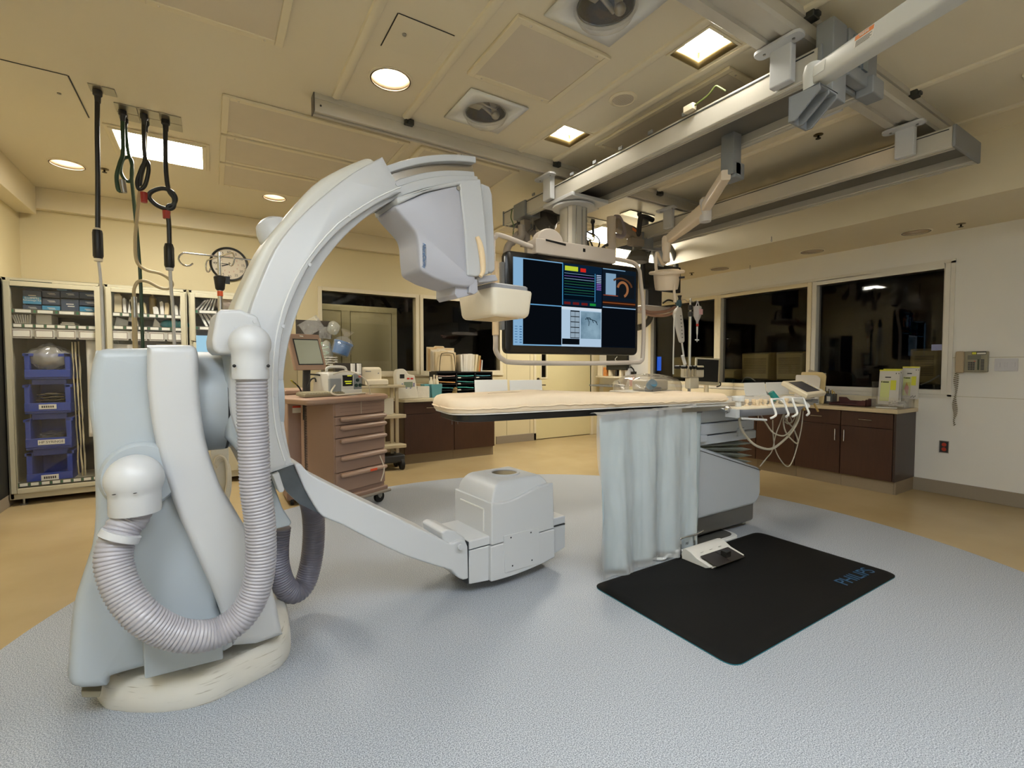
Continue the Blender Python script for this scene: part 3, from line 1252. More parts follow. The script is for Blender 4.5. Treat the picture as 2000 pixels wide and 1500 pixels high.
b = MB()
cpr(b, [(983, 1047), (1052, 1030), (1054, 1100), (986, 1119)], -.004, .01, 0)
b.build('cover_plate', m_arm, ga, bevel=.003)
b = MB()
for x, y in ((998, 1050), (1037, 1040), (1001, 1105), (1039, 1094)):
 q = CP(x, y, -.004)
 b.cyl(q - GN * .001, q + GN * .003, .0055, n=10)
b.build('screw_hole', m_black, ga)
b = MB()
b.prism(rect(u_l + .006, u_r - .006, zs - .002, zs + .002), .03, .39, GM)
b.build('seam_line', m_seam, ga)
b = MB()
b.prism([(u_l - .003, zb + .02), (u_l + .003, zb + .02), (u_l + .003, zs + .05), (u_l - .003, zs + .05)], .03, .32, GM)
b.build('seam_line', m_seam, ga)
b = MB()
lu, lw0, lw1 = u_c0 - .001, .08, .36
for z0, z1, wa, wb in ((z_sh - .06, z_sh - .052, lw0, lw1), (zs + .07, z_sh - .052, lw0, lw0 + .008)):
 b.prism(rect(lu - .003, lu + .004, z0, z1), wa, wb, GM)
b.build('side_bead', m_white, ga)

# --- detector head
det = [(742, 425), (762, 408), (775, 400), (830, 377), (870, 367), (897, 361), (908, 450), (914, 536), (929, 553), (927, 562), (888, 557), (850, 544), (822, 530), (818, 500), (816, 465), (812, 452), (802, 442), (783, 421)]
det = [(770, 402), (830, 377), (870, 367), (897, 361), (908, 450), (914, 536), (929, 538), (929, 554), (915, 561), (888, 557), (850, 544), (822, 528), (819, 500), (817, 468), (812, 452), (802, 440), (783, 419)]
b = MB()
poly = [tuple(v) for v in round_poly([CU(x, y, .0) for x, y in det], .02, 3)]
inset_loft(b, poly, [(-.002, .010), (.002, .004), (.008, 0), (.03, -.002), (.24, -.002)])
b.build('detector_cover', m_det, ga, angle=40)
b = MB()
fr = [(775, 385), (800, 377), (850, 362), (900, 351), (939, 349), (948, 430), (953, 500), (955, 536), (930, 540), (913, 538), (908, 450), (898, 361), (870, 366), (830, 375), (778, 399)]
b.prism([CU(x, y, -.012) for x, y in fr], -.012, .3, GM)
b.build('detector_frame', m_arm, ga, bevel=.01, seg=3)
b = MB()
cpr(b, [(940, 357), (957, 364), (962, 380), (966, 460), (968, 528), (960, 534), (945, 530)], .06, .3, .06)
b.build('detector_side_cover', m_arm, ga, bevel=.012, seg=3)
b = MB()
q = CP(895, 368, -.003)
b.cyl(q - GN * .006, q + GN * .006, .012, n=16)
b.build('bolt', m_steel, ga)
b = MB()
q = [CP(x, y, -.02) for x, y in ((932, 462), (938, 480), (942, 505), (943, 530), (938, 540))]
b.tube(smooth_path(q, 4), [.012 + .006 * math.sin(PI * min(1, i / 14)) for i in range(17)], 10)
b.build('grip', M('ivory_grip', 'e8cfa8', .4), ga)
b = MB()
cpr(b, [(929, 540), (968, 536), (974, 548), (935, 552)], .03, .28, .03)
cpr(b, [(889, 558), (926, 548), (932, 570), (925, 575), (895, 583), (889, 575)], .03, .26, .03)
cpr(b, [(918, 545), (933, 545), (934, 570), (926, 575), (917, 572)], .0, .1)
b.build('detector_bracket', m_det, ga, bevel=.006)
# detector box
du0, dz1 = CU(963, 559, .05)
du1 = CU(1042, 568, .05)[0]
dz0 = CU(966, 615, .05)[1]
dv = Vector((du0, dz0))
b = MB()
rings = []
for z, e in ((dz0, .03), (dz0 + .012, .018), (dz0 + .03, .012), (dz1 - .015, .0), (dz1 - .003, .004), (dz1, .012)):
 rings.append([gp(x, z, w) for x, w in [tuple(v) for v in round_poly(rect(du0 + e, du1 - e, .05 + e, .47 - e), .035, 4)]])
b.loft(rings)
b.build('detector_box', M('cream_detector_shell', 'e6ddc9', .4, var=.015), ga, angle=50)
b = MB()
b.loft([[gp(x, z, w) for x, w in [tuple(v) for v in round_poly(rect(du0 + .01 + e, du1 - .02 - e, .07 + e, .45 - e), .03, 4)]] for z, e in ((dz1 - .002, 0), (dz1 + .022, 0), (dz1 + .03, .008))])
b.build('detector_lid', M('grey_lid', '9a9ca2', .4), ga)
b = MB()
b.loft([[gp(x, z, w) for x, w in rect(du0 + .07, du1 - .07, .12, .4)] for z in (dz0 - .003, dz0 + .002)])
b.build('detector_window', M('beige_window', 'cdb98f', .35), ga)
# product lettering plate
q = CP(829, 497, -.001)
b = MB()
cpr(b, [(824, 478), (832.5, 479), (833, 522), (825, 521)], -.002, .002, 0)
b.build('name_plate', M('plate_grey', 'c9ccd2', .35), ga, bevel=.001)
text('lettering', 'AlluraClarity', .026, tframe(CP(828.6, 499.5, -.003), (0, 0, -1), GT), M('blue_print', '3a6ea3', .5), ga, sx=1.0)

# --- junction box and ribbed hoses
b = MB()
cpr(b, [(421, 612), (430, 606), (468, 606), (480, 612), (500, 618), (508, 640), (505, 688), (470, 694), (425, 692), (414, 684), (412, 665)], -.14, .12, -.1)
b.build('junction_box', m_arm, ga, bevel=.016, seg=3)
b = MB()
for x, y in ((462, 640), (454, 672), (497, 628)):
 q = CP(x, y, -.14)
 b.cyl(q - GN * .004, q + GN * .002, .007, n=10)
b.build('bolt', m_ltgrey, ga)
# barrel on the back of the sleeve
b = MB()
c0 = CP(541, 462, .22)
b.lathe([(.07, -.12), (.08, -.06), (.085, .0), (.083, .03), (.07, .065), (.04, .085), (.001, .09)], look(c0, GT * -.35 + Vector((0, 0, .8)) + GN * .2), 28)
b.build('motor_barrel', m_arm, ga)

m_hose = M('ribbed_hose_grey', 'a09ea4', .34, var=.02, spec=.6)
m_hose2 = M('ribbed_hose_dark', '77747f', .36, var=.02)


def ribbed(mb, pts, r, pitch=.0135, amp=.0045):
 path = resample(smooth_path(pts, 16), pitch / 4)
 mb.tube(path, [r + amp * (.0, .8, 1, .4)[i % 4] - amp * .5 for i in range(len(path))], 20)


HW = -.2
hp = [(492, 738), (493, 790), (495, 850), (497, 910), (500, 960), (507, 1010), (510, 1060), (508, 1110), (497, 1160), (470, 1205), (425, 1235), (375, 1243), (325, 1232), (278, 1203), (243, 1160), (224, 1110), (224, 1070), (240, 1032), (257, 1010), (265, 990)]
hw = [HW] * 11 + [HW - .01] * 3 + [HW + .02, HW + .05, HW + .07, HW + .09, HW + .1, HW + .1]
b = MB()
ribbed(b, [CP(x, y, w) for (x, y), w in zip(hp, hw)], .056)
b.build('ribbed_hose', m_hose, ga, angle=60)


def dome_cap(mb, px, top, bot, w, r):
 c = CP(px, bot, w)
 h = CP(px, top, w).z - c.z
 k = h / 100
 zb_ = h - r
 bulb = [(r * math.cos(a), zb_ + r * math.sin(a)) for a in [R(-28 + 118 * i / 12) for i in range(13)]]
 mb.lathe([(r * .86, 0), (r * .88, h * .03), (r * .87, h * .3)] + bulb, Matrix.Translation(c), 36)
 return c, h


b = MB()
c, h = dome_cap(b, 490, 634, 740, HW, .076)
b.build('hose_elbow', m_arm, ga, angle=60)
b = MB()
for s in (-1, 1):
 q = c + Vector((.058 * s, -.052, h * .24))
 b.ball(q, .0065, nu=10, nv=6)
b.build('screw_hole', m_black, ga)
b = MB()
c, h = dome_cap(b, 265, 888, 1000, HW + .1, .091)
b.build('hose_elbow', m_arm, ga, angle=60)
b = MB()
q = CP(276, 928, 0)
b.lathe([(.128, 0), (.128, .035), (.118, .05), (.09, .05)], look(q + GN * .02, -GN), 40)
b.build('hose_flange', m_rear, ga)
b = MB()
for dx, dy in ((-.05, -.076), (.01, -.09)):
 b.ball(c + Vector((dx, dy, h * .42)), .004, 1.6, 1, .4, nu=8, nv=6)
b.build('screw_hole', m_black, ga)
b = MB()
q0, q1 = CP(240, 1048, HW + .08), CP(258, 1062, HW + .08)
pth = [CP(x, y, HW + .075) for x, y in ((243, 1046), (252, 1060))]
b.tube([CP(238, 1040, HW + .06), CP(231, 1053, HW + .058)], .0625, 24)
b.build('hose_clamp', m_ltgrey, ga)
# rear hose loop behind the arm
b = MB()
ribbed(b, [CP(x, y, w) for x, y, w in ((545, 1030, .42), (541, 1070, .42), (543, 1110, .42), (556, 1145, .43), (575, 1157, .44), (596, 1138, .46), (609, 1090, .47), (613, 1040, .47), (611, 1000, .46), (606, 975, .42))], .058)
b.build('ribbed_hose', m_hose2, ga, angle=60)
b = MB()
cpr(b, [(500, 880), (525, 930), (545, 985), (563, 1013), (558, 1019), (530, 1026), (505, 1020)], .12, .5, .2)
b.build('counterweight_cover', m_rear, ga, bevel=.02, seg=3)
b = MB()
cpr(b, [(438, 660), (470, 690), (480, 800), (505, 900), (528, 930), (505, 952), (488, 930), (462, 880), (440, 855)], .03, .42, .05)
b.build('lower_fairing', m_rear, ga, bevel=.04, seg=4)
# ================================================================ patient table
TA = R(-6.5)
TT, TN = Vector((math.cos(TA), math.sin(TA), 0)), Vector((-math.sin(TA), math.cos(TA), 0))
T0 = Vector((1.31, 2.41, 0))
TM = Matrix(((TT.x, TN.x, 0, T0.x), (TT.y, TN.y, 0, T0.y), (0, 0, 1, 0), (0, 0, 0, 1)))   # (along, across, up) -> world


def tp(s, n, z):
 return TM @ Vector((s, n, z))


tb = thing('patient_table', 'long narrow X-ray patient table with white pedestal, bellows and floating top', 'table', (3.4, 2.6, 0))
m_ped = M('pedestal_enamel', 'b0b6bd', .38, var=.015)
m_tabw = M('table_white', 'dedad3', .35, var=.02)
m_carbon = M('black_carbon', '0b0b0c', .3, var=.1)
top = [tuple(v) for v in round_poly([(-.16, .06), (-.02, 0), (1.45, 0), (3.1, 0), (3.1, .5), (.0, .5), (-.16, .44)], [.12, .12, .02, .05, .05, .16, .12], 6)]
b = MB()
b.prism(top, 1.094, 1.104, TM)
b.build('tabletop', m_tabw, tb, bevel=.003)
b = MB()
c2 = [tuple(v) for v in round_poly([(-.13, .07), (.0, .012), (1.4, .012), (1.4, .488), (.02, .488), (-.13, .42)], [.12, .12, .03, .03, .15, .12], 6)]
b.prism(c2, 1.052, 1.094, TM)
b.build('carbon_tray', m_carbon, tb, bevel=.008, seg=3)
b = MB()
b.prism(rect(1.43, 3.05, .012, .488), 1.06, 1.094, TM)
b.build('table_frame', m_tabw, tb, bevel=.006)
b = MB()
b.prism(rect(.95, 3.0, -.035, -.02), 1.048, 1.078, TM)
for s in (1.0, 1.5, 1.95, 2.5, 2.95):
 b.prism(rect(s, s + .03, -.02, .015), 1.055, 1.072, TM)
b.build('accessory_rail', m_steel, tb, bevel=.002)
b = MB()
q = tp(1.93, -.06, 1.055)
b.lathe([(.012, -.03), (.012, -.01), (.026, .0), (.03, .012), (.02, .03), (.001, .034)], look(q, -TN), 20)
b.build('clamp_knob', m_chrome, tb)
# pedestal
fy = 2.3
ped = [at(x, y, y=fy) for x, y in ((1368, 872), (1487, 914), (1487, 966), (1477, 985), (1420, 1001), (1365, 1016))]
pp = [(2.62, ped[0].z)] + [(p.x, p.z) for p in ped] + [(2.62, ped[5].z)]
PY = Matrix(((1, 0, 0, 0), (0, 0, 1, 0), (0, 1, 0, 0), (0, 0, 0, 1)))   # (x, z, y)
b = MB()
b.prism([tuple(v) for v in round_poly(pp, .04, 4)], fy, fy + .52, PY)
b.build('pedestal', m_ped, tb, bevel=.035, seg=4)
b = MB()
r0, r1 = ped[0], ped[1]
b.prism([(2.64, r0.z - .03), (r0.x, r0.z - .03), (r1.x - .01, r1.z - .015), (r1.x - .01, r1.z - .021), (r0.x, r0.z - .036), (2.64, r0.z - .036)], fy - .002, fy + .01, PY)
b.build('seam_line', m_seam, tb)
b = MB()
b.box(2.7, 3.93, fy + .02, fy + .5, .045, .24)
b.build('plinth', M('grey_steel_plinth', '6e6c68', .35, .5, var=.08), tb, bevel=.03, seg=3)
b = MB()
fpl = [tuple(v) for v in round_poly(rect(2.75, 3.58, 2.215, 2.8), .1, 6)]
b.loft([[Vector((3.05 + (x - 3.05) * k, 2.52 + (y - 2.52) * k, z)) for x, y in fpl] for k, z in ((1, 0), (1, .014), (.985, .02))])
b.build('foot_plate', m_white, tb)
b = MB()
b.prism([tuple(v) for v in round_poly(rect(2.78, 3.55, 2.25, 2.8), .09, 6)], .019, .0225)
b.build('foot_cover', M('dark_foot_cover', '4a4a46', .5), tb)
# bellows: pleats pinched on the left and fanned out on the right
b = MB()
tips = [(1466, 869), (1474, 882), (1472, 896), (1470, 908)]
xl = 2.66
zs_l = .80
prev = None
nf = 4
for i in range(nf):
 z1 = .745 - i * .052
 z0 = z1 - .052
 zl1 = .80 - i * .008
 zl0 = zl1 - .008
 zm = (z1 + z0) / 2
 yb = fy + .5
 b.loft([[(xl, fy + .1, zl1), (3.78, fy + .1, z1), (3.78, yb - .1, z1), (xl, yb - .1, zl1)],
   [(xl, fy + .02, (zl1 + zl0) / 2), (3.88, fy + .02, zm), (3.88, yb, zm), (xl, yb, (zl1 + zl0) / 2)],
   [(xl, fy + .1, zl0), (3.78, fy + .1, z0), (3.78, yb - .1, z0), (xl, yb - .1, zl0)]], caps=False)
b.build('bellows', M('greenish_grey_bellows', 'a9ada3', .6, var=.03), tb, angle=20)
b = MB()
b.box(2.66, 3.9, fy + .0, fy + .5, .765, .835)
b.build('lift_plate', m_ped, tb, bevel=.008)
b = MB()
b.box(2.7, 3.86, fy - .005, fy + .48, .845, .93)
b.build('lift_plate', m_ped, tb, bevel=.008)
b = MB()
b.box(2.72, 3.8, fy + .01, fy + .46, .935, 1.06)
b.build('top_carriage', m_ped, tb, bevel=.008)
b = MB()
b.box(2.9, 3.2, fy - .03, fy + .05, .80, .85)
b.box(3.62, 3.7, fy - .02, fy + .03, .80, .87)
b.build('latch_block', m_ped, tb, bevel=.005)
b = MB()
b.box(2.8, 3.0, fy - .006, fy, .853, .862)
b.build('slot', m_black, tb)

# ---- mattress with fitted sheet
ms = thing('mattress', 'peach-cream sheeted thin mattress lying on the patient table', 'mattress', tp(1, .25, 1.105))
m_sheet = M('peach_sheet', 'edd8ba', .75, var=.03, scale=4, bump=.25, bscale=26)
out = [tuple(v) for v in round_poly([(-.165, .06), (-.03, -.004), (2.02, -.0), (2.02, .5), (.02, .505), (-.165, .44)], [.13, .13, .05, .05, .16, .12], 8)]
# resample outline
op = resample([Vector((x, y, 0)) for x, y in out] + [Vector((out[0][0], out[0][1], 0))], .02)
cen = Vector((.9, .25, 0))


def thick(s):
 return .092 - .03 * max(0, min(1, (s - .5) / 1.0)) + (.012 * math.exp(-((s - .6) / .35) ** 2))


rings = []
k = len(op)
for e, f in ((.0, 0), (-.004, .08), (-.012, .3), (-.012, .5), (-.004, .78), (.008, .92), (.03, .995), (.06, 1.0)):
 ring = []
 for i, p in enumerate(op):
  t = (op[(i + 1) % k] - op[i - 1]).normalized()
  nn = Vector((-t.y, t.x, 0))
  if nn.dot(cen - p) < 0 and False:
   nn = -nn
  w = noise.noise(Vector((p.x * 14, p.y * 14, f * 3))) * .007 * (1 if .05 < f < .95 else .2)
  w += noise.noise(Vector((p.x * 45, p.y * 45, f * 1.2))) * .003 * (1 if .05 < f < .9 else 0)
  q = p + nn * (e + w)
  ring.append(tp(q.x, q.y, 1.105 + thick(p.x) * f + (.004 * noise.noise(Vector((p.x * 8, p.y * 8, 2))) if f > .9 else 0)))
 rings.append(ring)
b = MB()
b.loft(rings, caps=False)
b.loft([rings[-1], [r.lerp(tp(max(.15, min(1.8, (TM.inverted() @ r).x)), .25, r.z), .97) + Vector((0, 0, .004)) for r in rings[-1]]], caps=False)
b.build('sheet', m_sheet, ms, angle=70)
b = MB()
hem = [r + (r - tp(.9, .25, r.z)).normalized() * .004 for r in rings[2]]
kk = len(hem)
hem = [h + Vector((0, 0, .009 * noise.noise(Vector((h.x * 20, h.y * 20, 5))))) for h in hem]
b.tube(hem, .0045, 6, closed=True)
b.build('hem', m_sheet, ms)

# ---- arm boards standing on the table
def armboard(s0, s1, n, z0, z1, label, curve=.0, lean=.02):
 t = thing('arm_board', label, 'arm board', tp((s0 + s1) / 2, n, z0), 'white arm boards on the patient table')
 b = MB()
 prof = [(n - curve, z0), (n - curve * .3, z0 + .004), (n, z0 + .02 + curve * .3), (n + lean, z1)] if curve else [(n, z0), (n + lean, z1)]
 th = .006
 rings = []
 path = [Vector((a, c)) for a, c in prof]
 for s in (s0, s1):
  sh = lambda p, q: tp(s + (p.y - z0) * .35 * (1 if curve else 0), p.x + q, p.y)
  rings.append([sh(p, 0) for p in path] + [sh(p, th) for p in path[::-1]])
 b.loft(rings)
 b.build('board', m_white if not curve else m_white, t, bevel=.002)
 b = MB()
 b.prism(rect(s0 + .02, s1 - .02, n - curve - .01, n + .03), z0 - .003, z0 + .003, TM)
 b.build('foot', m_white, t)


armboard(.165, .415, .515, 1.106, 1.28, 'upright white arm board behind the mattress, left of the pair before the black file rack')
armboard(.435, .7, .52, 1.106, 1.275, 'upright white arm board behind the mattress, right of the pair near the door')
armboard(2.72, 3.0, .42, 1.106, 1.222, 'curved white arm board at the foot of the table, left of the pair', .08, .03)
armboard(3.02, 3.32, .42, 1.106, 1.222, 'curved white arm board at the table foot, beside the tilted touch screen', .08, .03)

# ---- lead curtain hanging from the side rail, with a loose plastic cover
cu = thing('radiation_curtain', 'pale blue grey lead curtain hanging from the table side', 'curtain', (2.55, 2.24, 1.06))
cx0, cx1, cy = 2.06, 3.07, 2.235
m_lead = M('blue_grey_vinyl', 'b4c2c8', .5, var=.05, scale=5, bump=.3, bscale=18)


def drape(u, v):
 x = cx0 + (cx1 - cx0) * u
 y = cy + .02 * math.sin(u * 26) * (.3 + v) + .007 * noise.noise(Vector((u * 22, v * 5, 0)))
 y += .010 * noise.noise(Vector((u * 7, v * 3, 7))) * v
 z = 1.045 - (1.0 + .012 * math.sin(u * 9)) * v
 return (x + .05 * v * (1 - u), y, max(.03, z))


b = MB()
b.grid(drape, 90, 40)
b.build('drape', m_lead, cu, solid=.006, angle=80)
b = MB()
for u in (.2, .36, .52, .7, .86):
 b.tube([Vector(drape(u, v / 20)) + Vector((0, -.006, 0)) for v in range(1, 20)], .0022, 5)
b.build('seam', M('drape_seam', '8497a0', .5), cu)
b = MB()
b.box(cx0 + .02, cx1, cy - .012, cy + .012, 1.03, 1.075)
b.build('header_bar', M('grey_header', '7f8288', .4), cu, bevel=.004)
b = MB()


def drape2(u, v):
 p = drape(u * .9, v)
 w = .03 + .016 * abs(noise.noise(Vector((u * 9, v * 3, 3)))) + .008 * math.sin(u * 16 + v * 2)
 edge = max(0, 1 - u / .12)
 x = p[0] - .05 * edge * (1 - .3 * v) - .02 * edge * math.sin(v * 9)
 z = p[2] + (.03 if v < .02 else 0) + (.015 * noise.noise(Vector((u * 10, 0, 1))) if v > .97 else 0) + (.02 * max(0, (u - .9) / .1) if v < .05 else 0)
 return (x, p[1] - w, max(.012, z - .02 * v))


b.grid(drape2, 90, 36)
m_bag = glass('milky_plastic_bag', opac=.3, refl=.04, rough=.3, white=(.8, .82, .83), bstr=.15)
b.build('plastic_cover', m_bag, cu, angle=80)
b = MB()
b.grid(lambda u, v: (drape2(u, 0)[0], drape2(u, 0)[1] + v * .07, drape2(u, 0)[2] + .012 * math.sin(v * PI)), 60, 6)
b.build('plastic_cover', m_bag, cu, angle=80)
text('lettering', 'MAVIG', .028, tframe((2.93, cy - .02, .085), (1, 0, 0), (0, 0, 1)), m_black, cu)

# ---- anti-fatigue mat
mt = thing('floor_mat', 'black anti-fatigue floor mat with blue lettering on the blue floor', 'mat', (2.89, 1.73, 0))
mo = [tuple(v) for v in round_poly(rect(1.985, 3.79, 1.25, 2.21), .075, 6)]
b = MB()
cm = Vector((2.89, 1.73))


def mring(e, z):
 return [Vector((x - e * (1 if x > cm.x else -1), y - e * (1 if y > cm.y else -1), z)) for x, y in mo]


b.loft([mring(.004, .004), mring(0, .006), mring(.01, .012), mring(.035, .019), mring(.06, .021)])
b.build('pad', M('black_foam_mat', '0b0b0b', .7, var=.15, scale=3, bump=.1, bscale=120, spec=.2), mt, angle=50)
b = MB()
b.loft([mring(.0, 0), mring(.0, .0045)])
b.build('teal_backing', M('teal_rubber', '1c6b78', .6), mt)
text('lettering', 'PHILIPS', .113, tframe((3.487, 1.375, .0214), (1, -.02, 0), (0, 1, 0)), M('navy_print', '1d4a70', .5), mt, depth=.0004, sx=1.1)

# ---- foot pedal
pd = thing('foot_pedal', 'white foot switch with dark metal pedals and a chrome hoop on the black mat', 'pedal', (2.97, 2.05, .02))
m_p = Matrix.Translation((2.775, 1.94, .021))
b = MB()
prof = [(0.03, 0), (0.0, .012), (.0, .018), (.05, .03), (.1, .042), (.15, .068), (.19, .078), (.215, .07), (.22, .05), (.22, 0)]
PX = Matrix(((0, 0, 1, 2.775), (1, 0, 0, 1.94), (0, 1, 0, .021), (0, 0, 0, 1)))
b.prism(prof, 0, .035, PX)
b.prism(prof, .36, .395, PX)
b.prism([(.1, .0), (.1, .042), (.15, .068), (.19, .078), (.215, .07), (.22, .05), (.22, 0)], .03, .365, PX)
b.prism(rect(.0, .12, 0, .01), .03, .365, PX)
b.build('housing', M('pedal_white', 'd8d5cd', .4), pd, bevel=.008, seg=3)
for i, (a, c) in enumerate(((.04, .195), (.2, .355))):
 b = MB()
 b.prism([(-.03, .02), (.1, .046), (.1, .05), (-.03, .024)], a, c, PX)
 b.build('pedal', M('gunmetal_plate', '5b5552', .28, .8), pd, bevel=.001)
b = MB()
b.prism([(.01, .026), (.055, .036), (.055, .072), (.01, .07)], .2, .255, PX)
b.build('pedal_knob', M('dark_knob', '3a3632', .25, .6), pd, bevel=.003)
b = MB()
b.box(2.79, 2.802, 2.185, 2.197, .02, .14)
b.box(2.945, 2.957, 2.185, 2.197, .02, .14)
b.tube(smooth_path([(2.796, 2.19, .14), (2.81, 2.19, .15), (2.94, 2.19, .15), (2.951, 2.19, .14)], 4), .007, 8)
b.tube([(2.95, 2.19, .147), (3.06, 2.2, .155)], .009, 8)
b.build('carry_hoop', m_chrome, pd)
b = MB()
for i, s in enumerate((.09, .19, .29)):
 q = PX @ Vector((.125, .056, s))
 b.cyl(q - Vector((0, .002, -.001)), q + Vector((0, -.001, .0025)), .012, n=14)
b.build('pictogram', M('pale_print', 'a6a29a', .5), pd)
b = MB()
b.tube(smooth_path([(2.86, 2.16, .05), (2.8, 2.2, .06), (2.72, 2.22, .045), (2.66, 2.23, .02), (2.6, 2.3, .012)], 6), .01, 8)
b.build('cable', m_white, pd)

# ---- table-side control console
cs = thing('control_console', 'grey and cream control console with knobs and guard bars clipped to the table side', 'control panel', (3.6, 2.03, 1.0))
CT0 = at(1432, 800, y=2.12)
CSM = Matrix(((TT.x, TN.x, 0, 3.24), (TT.y, TN.y, 0, 2.02), (0, 0, 1, 1.03), (0, 0, 0, 1)))
cw, cd_ = .74, .2
b = MB()
ol = [tuple(v) for v in round_poly(rect(0, cw, 0, cd_), .04, 5)]


def crng(e, z):
 return [CSM @ Vector((cw / 2 + (x - cw / 2) * (1 - e / .35), cd_ / 2 + (y - cd_ / 2) * (1 - e / .1), z)) for x, y in ol]


b.loft([crng(.05, -.028), crng(.03, -.02), crng(.006, .02), crng(0, .03)])
b.build('tray', M('console_grey', '9a9da6', .4), cs, angle=50)
b = MB()
b.loft([crng(-.002, .03), crng(-.002, .038), crng(.006, .044)])
b.build('top_panel', m_cream, cs, angle=50)
for i, (s, n2) in enumerate(((.2, .12), (.28, .12), (.36, .12), (.48, .12), (.55, .12), (.62, .12), (.24, .06), (.33, .06), (.58, .06))):
 b = MB()
 m = CSM @ Matrix.Translation((s, n2, .043))
 b.lathe([(.02, 0), (.02, .004), (.012, .008), (.01, .02), (.015, .026), (.016, .045), (.012, .05), (.001, .051)], m, 16)
 b.build('joystick', M('ivory_knob', 'e3cfae', .4), cs)
b = MB()
b.lathe([(.022, 0), (.022, .04), (.04, .044), (.044, .05), (.044, .075), (.036, .08), (.001, .081)], CSM @ Matrix.Translation((.07, .09, .043)), 24)
b.build('round_knob', m_white, cs)
for s in (.17, .41):
 b = MB()
 b.tube(smooth_path([CSM @ Vector(p) for p in ((s, -.1, -.03), (s + .02, -.11, -.02), (s + .06, -.1, .0), (s + .075, -.06, .07), (s + .085, -.045, .095), (s + .1, -.04, .1), (s + .2, -.04, .1), (s + .22, -.045, .09), (s + .225, -.07, .02), (s + .2, -.1, -.01), (s + .16, -.11, -.025))], 6), .008, 10)
 b.build('guard_bar', m_white, cs)
b = MB()
b.tube([CSM @ Vector((-.03, -.02, -.03)), CSM @ Vector((.17, -.07, -.045))], .008, 8)
b.box(-.03, 0, .02, .12, -.03, .03, CSM)
b.build('mount_bracket', m_ltgrey, cs)
b = MB()
b.tube(smooth_path([CSM @ Vector(p) for p in ((.56, .1, .06), (.6, .09, .085), (.7, .07, .08), (.78, .05, .05), (.82, .04, .02))], 6), lambda t: .024 - .006 * t, 12)
b.build('hand_switch', m_white, cs)
b = MB()
b.cyl(CSM @ Vector((.54, .12, .08)), CSM @ Vector((.505, .14, .14)), .028, .022, 14)
b.build('teal_button', M('teal_plastic', '127c79', .4), cs)

# ---- small tilted touch monitor on an arm beside the console
tm = thing('touch_monitor', 'tilted cream touch monitor with grey screen on an arm by the console', 'monitor', (4.2, 2.02, 1.1))
A_, B_, C_, D_ = at(1527, 746, y=2.2), at(1566, 744, y=2.35), at(1614, 766, y=2.06), at(1577, 773, y=1.9)
nr_ = (B_ - A_).cross(D_ - A_).normalized()
if nr_.z < 0:
 nr_ = -nr_
A_, B_, C_ = A_, B_, D_ + (B_ - A_)
b = MB()
b.loft([[p + nr_ * z for p in (A_, B_, C_, D_)] for z in (-.03, .012)])
b.build('casing', m_cream, tm, bevel=.012, seg=3)
lp = lambda u, v, z: (A_ * (1 - u) + B_ * u) * (1 - v) + (D_ * (1 - u) + C_ * u) * v + nr_ * z
b = MB()
b.loft([[lp(u, v, z) for u, v in ((.12, .13), (.8, .13), (.8, .87), (.12, .87))] for z in (.011, .0135)])
b.build('screen', M('grey_touch_screen', '4b4a4f', .25), tm)
b = MB()
for i in range(5):
 v = .2 + .15 * i
 b.loft([[lp(u, w, z) for u, w in ((.88, v), (.93, v), (.93, v + .07), (.88, v + .07))] for z in (.011, .017)])
b.build('key', m_white, tm)
b = MB()
q = lp(.5, .6, -.03)
b.tube([q, q + Vector((-.03, .0, -.04)), q + Vector((-.08, .0, -.08))], .02, 10)
b.box(q.x - .12, q.x + .16, q.y - .03, q.y + .03, q.z - .1, q.z - .065)
b.build('arm', m_grey, tm, bevel=.004)
b = MB()
b.cyl((q.x + .1, q.y - .02, q.z - .09), (q.x + .14, q.y - .04, q.z - .17), .009, n=8)
b.cyl((q.x - .1, q.y - .02, q.z - .09), (q.x - .09, q.y - .04, q.z - .15), .012, n=8)
b.build('lever', M('brass_lever', 'a98a4e', .4, .5), tm)

# ---- looping cables under the console
m_cab = M('beige_cable', 'b3ab98', .5)
cab = [([(1444, 812), (1447, 835), (1462, 858), (1480, 872), (1505, 877), (1525, 865), (1545, 845), (1558, 822), (1563, 800)], 'thickest cable looping low under the console from left to right'),
       ([(1487, 812), (1497, 828), (1510, 845), (1530, 851), (1545, 840), (1555, 820), (1558, 800)], 'cable looping under the middle of the console'),
       ([(1532, 806), (1530, 825), (1535, 845), (1550, 862), (1558, 866), (1557, 855), (1548, 835), (1537, 822), (1540, 810)], 'cable making a narrow drooping loop under the console'),
       ([(1531, 806), (1524, 825), (1515, 850), (1508, 880), (1497, 895), (1484, 911)], 'thin cable running down to the table pedestal'),
       ([(1569, 798), (1566, 830), (1560, 860), (1550, 895), (1540, 911), (1528, 903), (1515, 880), (1510, 850), (1509, 820)], 'thin cable hanging in the longest loop nearly to the floor'),
       ([(1552, 800), (1552, 815), (1545, 826), (1535, 822), (1534, 812), (1541, 812), (1546, 822), (1540, 828), (1533, 824)], 'coiled beige cable bundle hanging under the right end of the console')]
for i, (p, l) in enumerate(cab):
 yy = 2.1 + .015 * i
 pts = smooth_path([at(x, y, y=yy + .02 * math.sin(k * 1.3 + i)) for k, (x, y) in enumerate(p)], 8)
 b = MB()
 b.tube(pts, .0095 if i == 0 else .006 if i < 3 else .0045, 8)
 o = b.build('cable', m_cab)
 tag(o, l, 'cable', 'cables under the control console')
